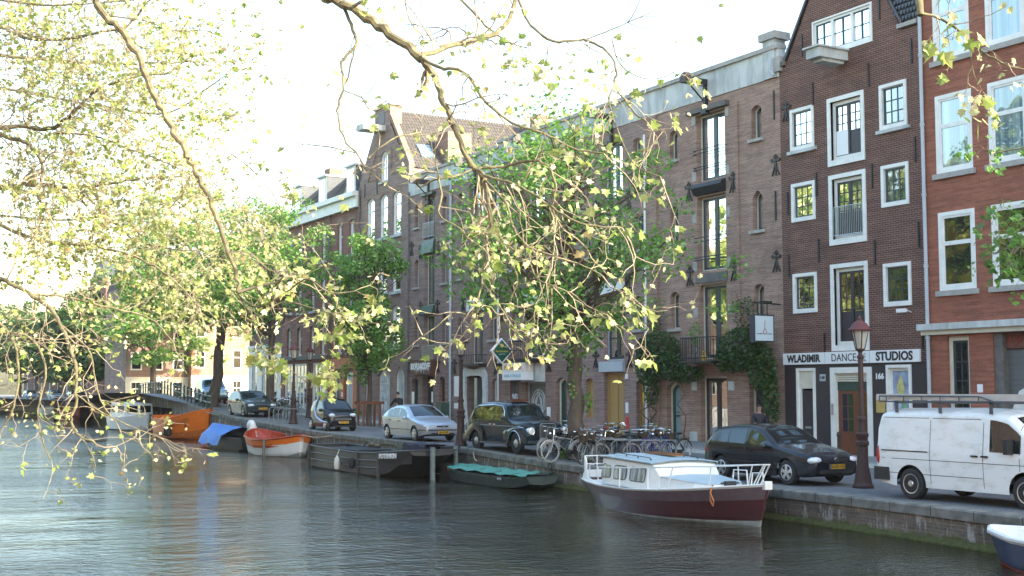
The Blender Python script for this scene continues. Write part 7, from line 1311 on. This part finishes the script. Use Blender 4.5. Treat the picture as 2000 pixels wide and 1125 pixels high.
# left tree
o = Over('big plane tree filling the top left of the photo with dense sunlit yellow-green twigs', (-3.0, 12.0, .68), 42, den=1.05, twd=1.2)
tb = V((-3.0, 12.0, .4)); m = MB(); P, Rr = wig(tb, V((-2.6, 12.6, 9)), .42, .26, o.rnd, 8, .015); m.tube(P, Rr, 12)
for e, r_ in (((-60, 130, 14), .1), ((-60, 250, 15), .1), ((-60, 530, 13), .1), ((-60, 330, 17), .09), ((160, -60, 9.5), .09)):
    a = P[5] if e[1] > 200 else P[7]; q = at(*e); m.tube(smooth([a, (a + q) / 2 + V((0, 0, .5)), q], 5), [r_ * 1.3 - r_ * .03 * i for i in range(11)], 8)
m.build('trunk', M['bark_plane'], o.r, True, root=o.r)
o.limb([(160, -60, 9.5), (200, 25, 9.3), (240, 65, 9.2), (275, 120, 9.1), (300, 185, 9.0), (330, 240, 8.9), (358, 290, 8.8), (375, 325, 8.8), (400, 370, 8.7), (425, 430, 8.6), (440, 480, 8.6), (462, 540, 8.5), (465, 575, 8.5)], .038, .016, twigs=6, tl=.5, leaves=2)
o.limb([(465, 575, 8.5), (505, 600, 8.3), (560, 570, 8.2), (600, 545, 8.1), (640, 570, 8.0), (690, 570, 8)], .010, .005, twigs=7, tl=.3, leaves=3, ls=.065); o.limb([(465, 575, 8.5), (500, 620, 8.3), (550, 590, 8.3), (620, 605, 8.1), (670, 620, 8), (710, 630, 8)], .009, .004, twigs=5, tl=.25, leaves=3, ls=.065)
o.limb([(440, 600, 8.6), (480, 650, 8.5), (540, 700, 8.4), (600, 745, 8.3), (620, 740, 8.3)], .007, .004, twigs=3, tl=.2, leaves=3, ls=.07); o.limb([(500, 640, 8.4), (520, 700, 8.3), (535, 720, 8.3)], .005, .003, twigs=3, tl=.12, leaves=4, ls=.08)
o.limb([(450, 300, 9.5), (490, 330, 9.6), (540, 390, 9.8), (560, 450, 9.8), (600, 470, 9.8), (640, 440, 9.8)], .007, .003, twigs=6, tl=.4, leaves=2)
LM = [([(-60, 30, 14), (0, 52, 14), (60, 75, 13.8), (130, 75, 13.6), (200, 62, 13.5), (250, 50, 13.5), (290, 0, 13.4)], .035, 26), ([(-60, 250, 15), (40, 248, 15), (105, 250, 14.8), (145, 215, 14.6), (180, 185, 14.5), (240, 155, 14.4), (320, 145, 14.4)], .045, 26),
      ([(-60, 240, 14), (20, 268, 14), (60, 285, 13.8), (85, 330, 13.6), (75, 380, 13.5), (110, 450, 13.4)], .04, 24), ([(-60, 100, 16), (60, 115, 16), (150, 120, 16), (260, 125, 15.8), (370, 120, 15.6)], .04, 30), ([(0, 365, 15), (60, 360, 15), (140, 365, 14.8), (190, 362, 14.8), (260, 350, 14.6), (330, 345, 14.5)], .04, 30),
      ([(-60, 510, 13), (0, 545, 12.8), (55, 572, 12.6), (100, 605, 12.4), (125, 650, 12.2), (145, 700, 12), (150, 770, 12), (140, 820, 12), (155, 850, 11.9), (185, 865, 11.8)], .036, 30), ([(100, 260, 15), (180, 265, 14.8), (250, 290, 14.6), (330, 320, 14.4), (380, 345, 14.3)], .018, 22),
      ([(0, 440, 14), (80, 470, 14), (170, 480, 13.8), (260, 500, 13.6), (330, 540, 13.4), (390, 600, 13.2)], .028, 34), ([(60, 575, 12.6), (130, 580, 12.8), (210, 600, 12.9), (290, 620, 13), (340, 670, 13)], .02, 26), ([(-40, 620, 12), (10, 640, 12), (35, 700, 12), (30, 780, 12), (10, 830, 12)], .025, 18),
      ([(0, 650, 12), (60, 660, 12), (90, 720, 12), (75, 800, 12), (80, 850, 12), (100, 900, 12)], .018, 18), ([(100, 620, 12.4), (170, 680, 12.3), (185, 740, 12.3), (200, 790, 12.2), (230, 830, 12.2), (245, 880, 12.1)], .014, 16), ([(150, 770, 12), (190, 800, 12), (250, 830, 12), (300, 850, 12)], .010, 12),
      ([(0, 170, 17), (100, 190, 17), (220, 210, 17), (330, 220, 16.8), (420, 160, 16.6)], .03, 30), ([(40, -20, 15), (60, 20, 15), (40, 60, 15), (0, 90, 15)], .03, 14), ([(140, 365, 14.8), (200, 410, 14.6), (250, 460, 14.4), (300, 480, 14.2), (360, 490, 14)], .018, 28), ([(380, 345, 14.3), (420, 410, 14), (430, 480, 13.8), (400, 540, 13.6)], .012, 18),
      ([(200, 30, 13), (280, 40, 13), (340, 60, 13), (400, 60, 13), (440, 75, 13)], .014, 14), ([(0, 0, 13), (100, 10, 13), (200, 5, 13), (300, -5, 13)], .02, 18), ([(0, 420, 16), (120, 430, 16), (240, 420, 16), (360, 420, 16), (450, 450, 16)], .02, 28)]
for pts, r_, n_ in LM: o.limb(pts, r_, r_ * .3 + .002, twigs=int(n_ * (.9 if pts[-1][1] < 600 else .6)), tl=1.1 if pts[-1][1] < 600 else .5, ls=.062, leaves=4 if pts[-1][1] < 600 else 1.1)
o.done()
# right edge: small branch of sunlit leaves and shaded leaves
o = Over('plane tree twig with few sunlit leaves entering at the top right', (5.5, -1.5, .68), 43)
m = MB(); P, Rr = wig(V((-1.9, -4.5, .5)), V((-1.0, -3.0, 7.5)), .3, .15, o.rnd, 6, .02); m.tube(P + [V((3, 2, 7.8)), at(1790, -60, 7.6), at(1798, 30, 7.5)], Rr + [.08, .03, .02], 8); m.build('trunk', M['bark_plane'], o.r, True, root=o.r)
o.limb([(1798, 25, 7.5), (1840, 38, 7.5), (1880, 65, 7.4), (1910, 95, 7.4), (1950, 120, 7.3), (2010, 140, 7.3), (2060, 150, 7.3)], .014, .006, twigs=8, tl=.3, leaves=3, ls=.09); o.limb([(1895, 90, 7.4), (1900, 140, 7.4), (1920, 180, 7.4)], .006, .003, twigs=2, tl=.2, leaves=3, ls=.09)
o.done()
o = Over('branch tips of a shaded green street tree poking in at the right edge', (25.5, 10.0, 0), 44, 'trees along the quay', den=1.3); o.r['category'] = 'tree'; o.r.name = 'street_tree'
m = MB(); P, Rr = wig(V((25.5, 10.0, -.2)), V((25.3, 10.2, 11)), .3, .08, o.rnd, 8, .02); m.tube(P, Rr, 10); m.build('trunk', M['bark'], o.r, True, root=o.r)
o.limb([(2150, 470, 23), (2050, 460, 23), (1990, 480, 23.2), (1940, 495, 23.4)], .05, .015, twigs=13, tl=.8, ls=.14, leaves=3); o.limb([(2150, 250, 23), (2050, 275, 23), (1990, 290, 23.2), (1940, 300, 23.4)], .04, .012, twigs=5, tl=.6, ls=.13, leaves=2); o.limb([(2150, 420, 23), (2060, 410, 23), (2000, 425, 23.2)], .04, .012, twigs=6, tl=.7, ls=.14, leaves=3)
o.done('leaf_green')
# ================================================================ thin evening haze over the canal
hz = MB(); hz.bx(-125, 305, -125, 505, -4.3, 26); hm = bpy.data.materials.new('haze'); hm.use_nodes = True; hn = hm.node_tree; hn.nodes.remove(hn.nodes['Principled BSDF'])
pv = hn.nodes.new('ShaderNodeVolumePrincipled'); pv.inputs['Density'].default_value = .00014; pv.inputs['Color'].default_value = (.92, .95, 1, 1); pv.inputs['Anisotropy'].default_value = 0
hn.links.new(pv.outputs[0], hn.nodes['Material Output'].inputs['Volume']); tag(hz.build('haze', hm), kind='stuff')
S.cycles.volume_bounces = 0
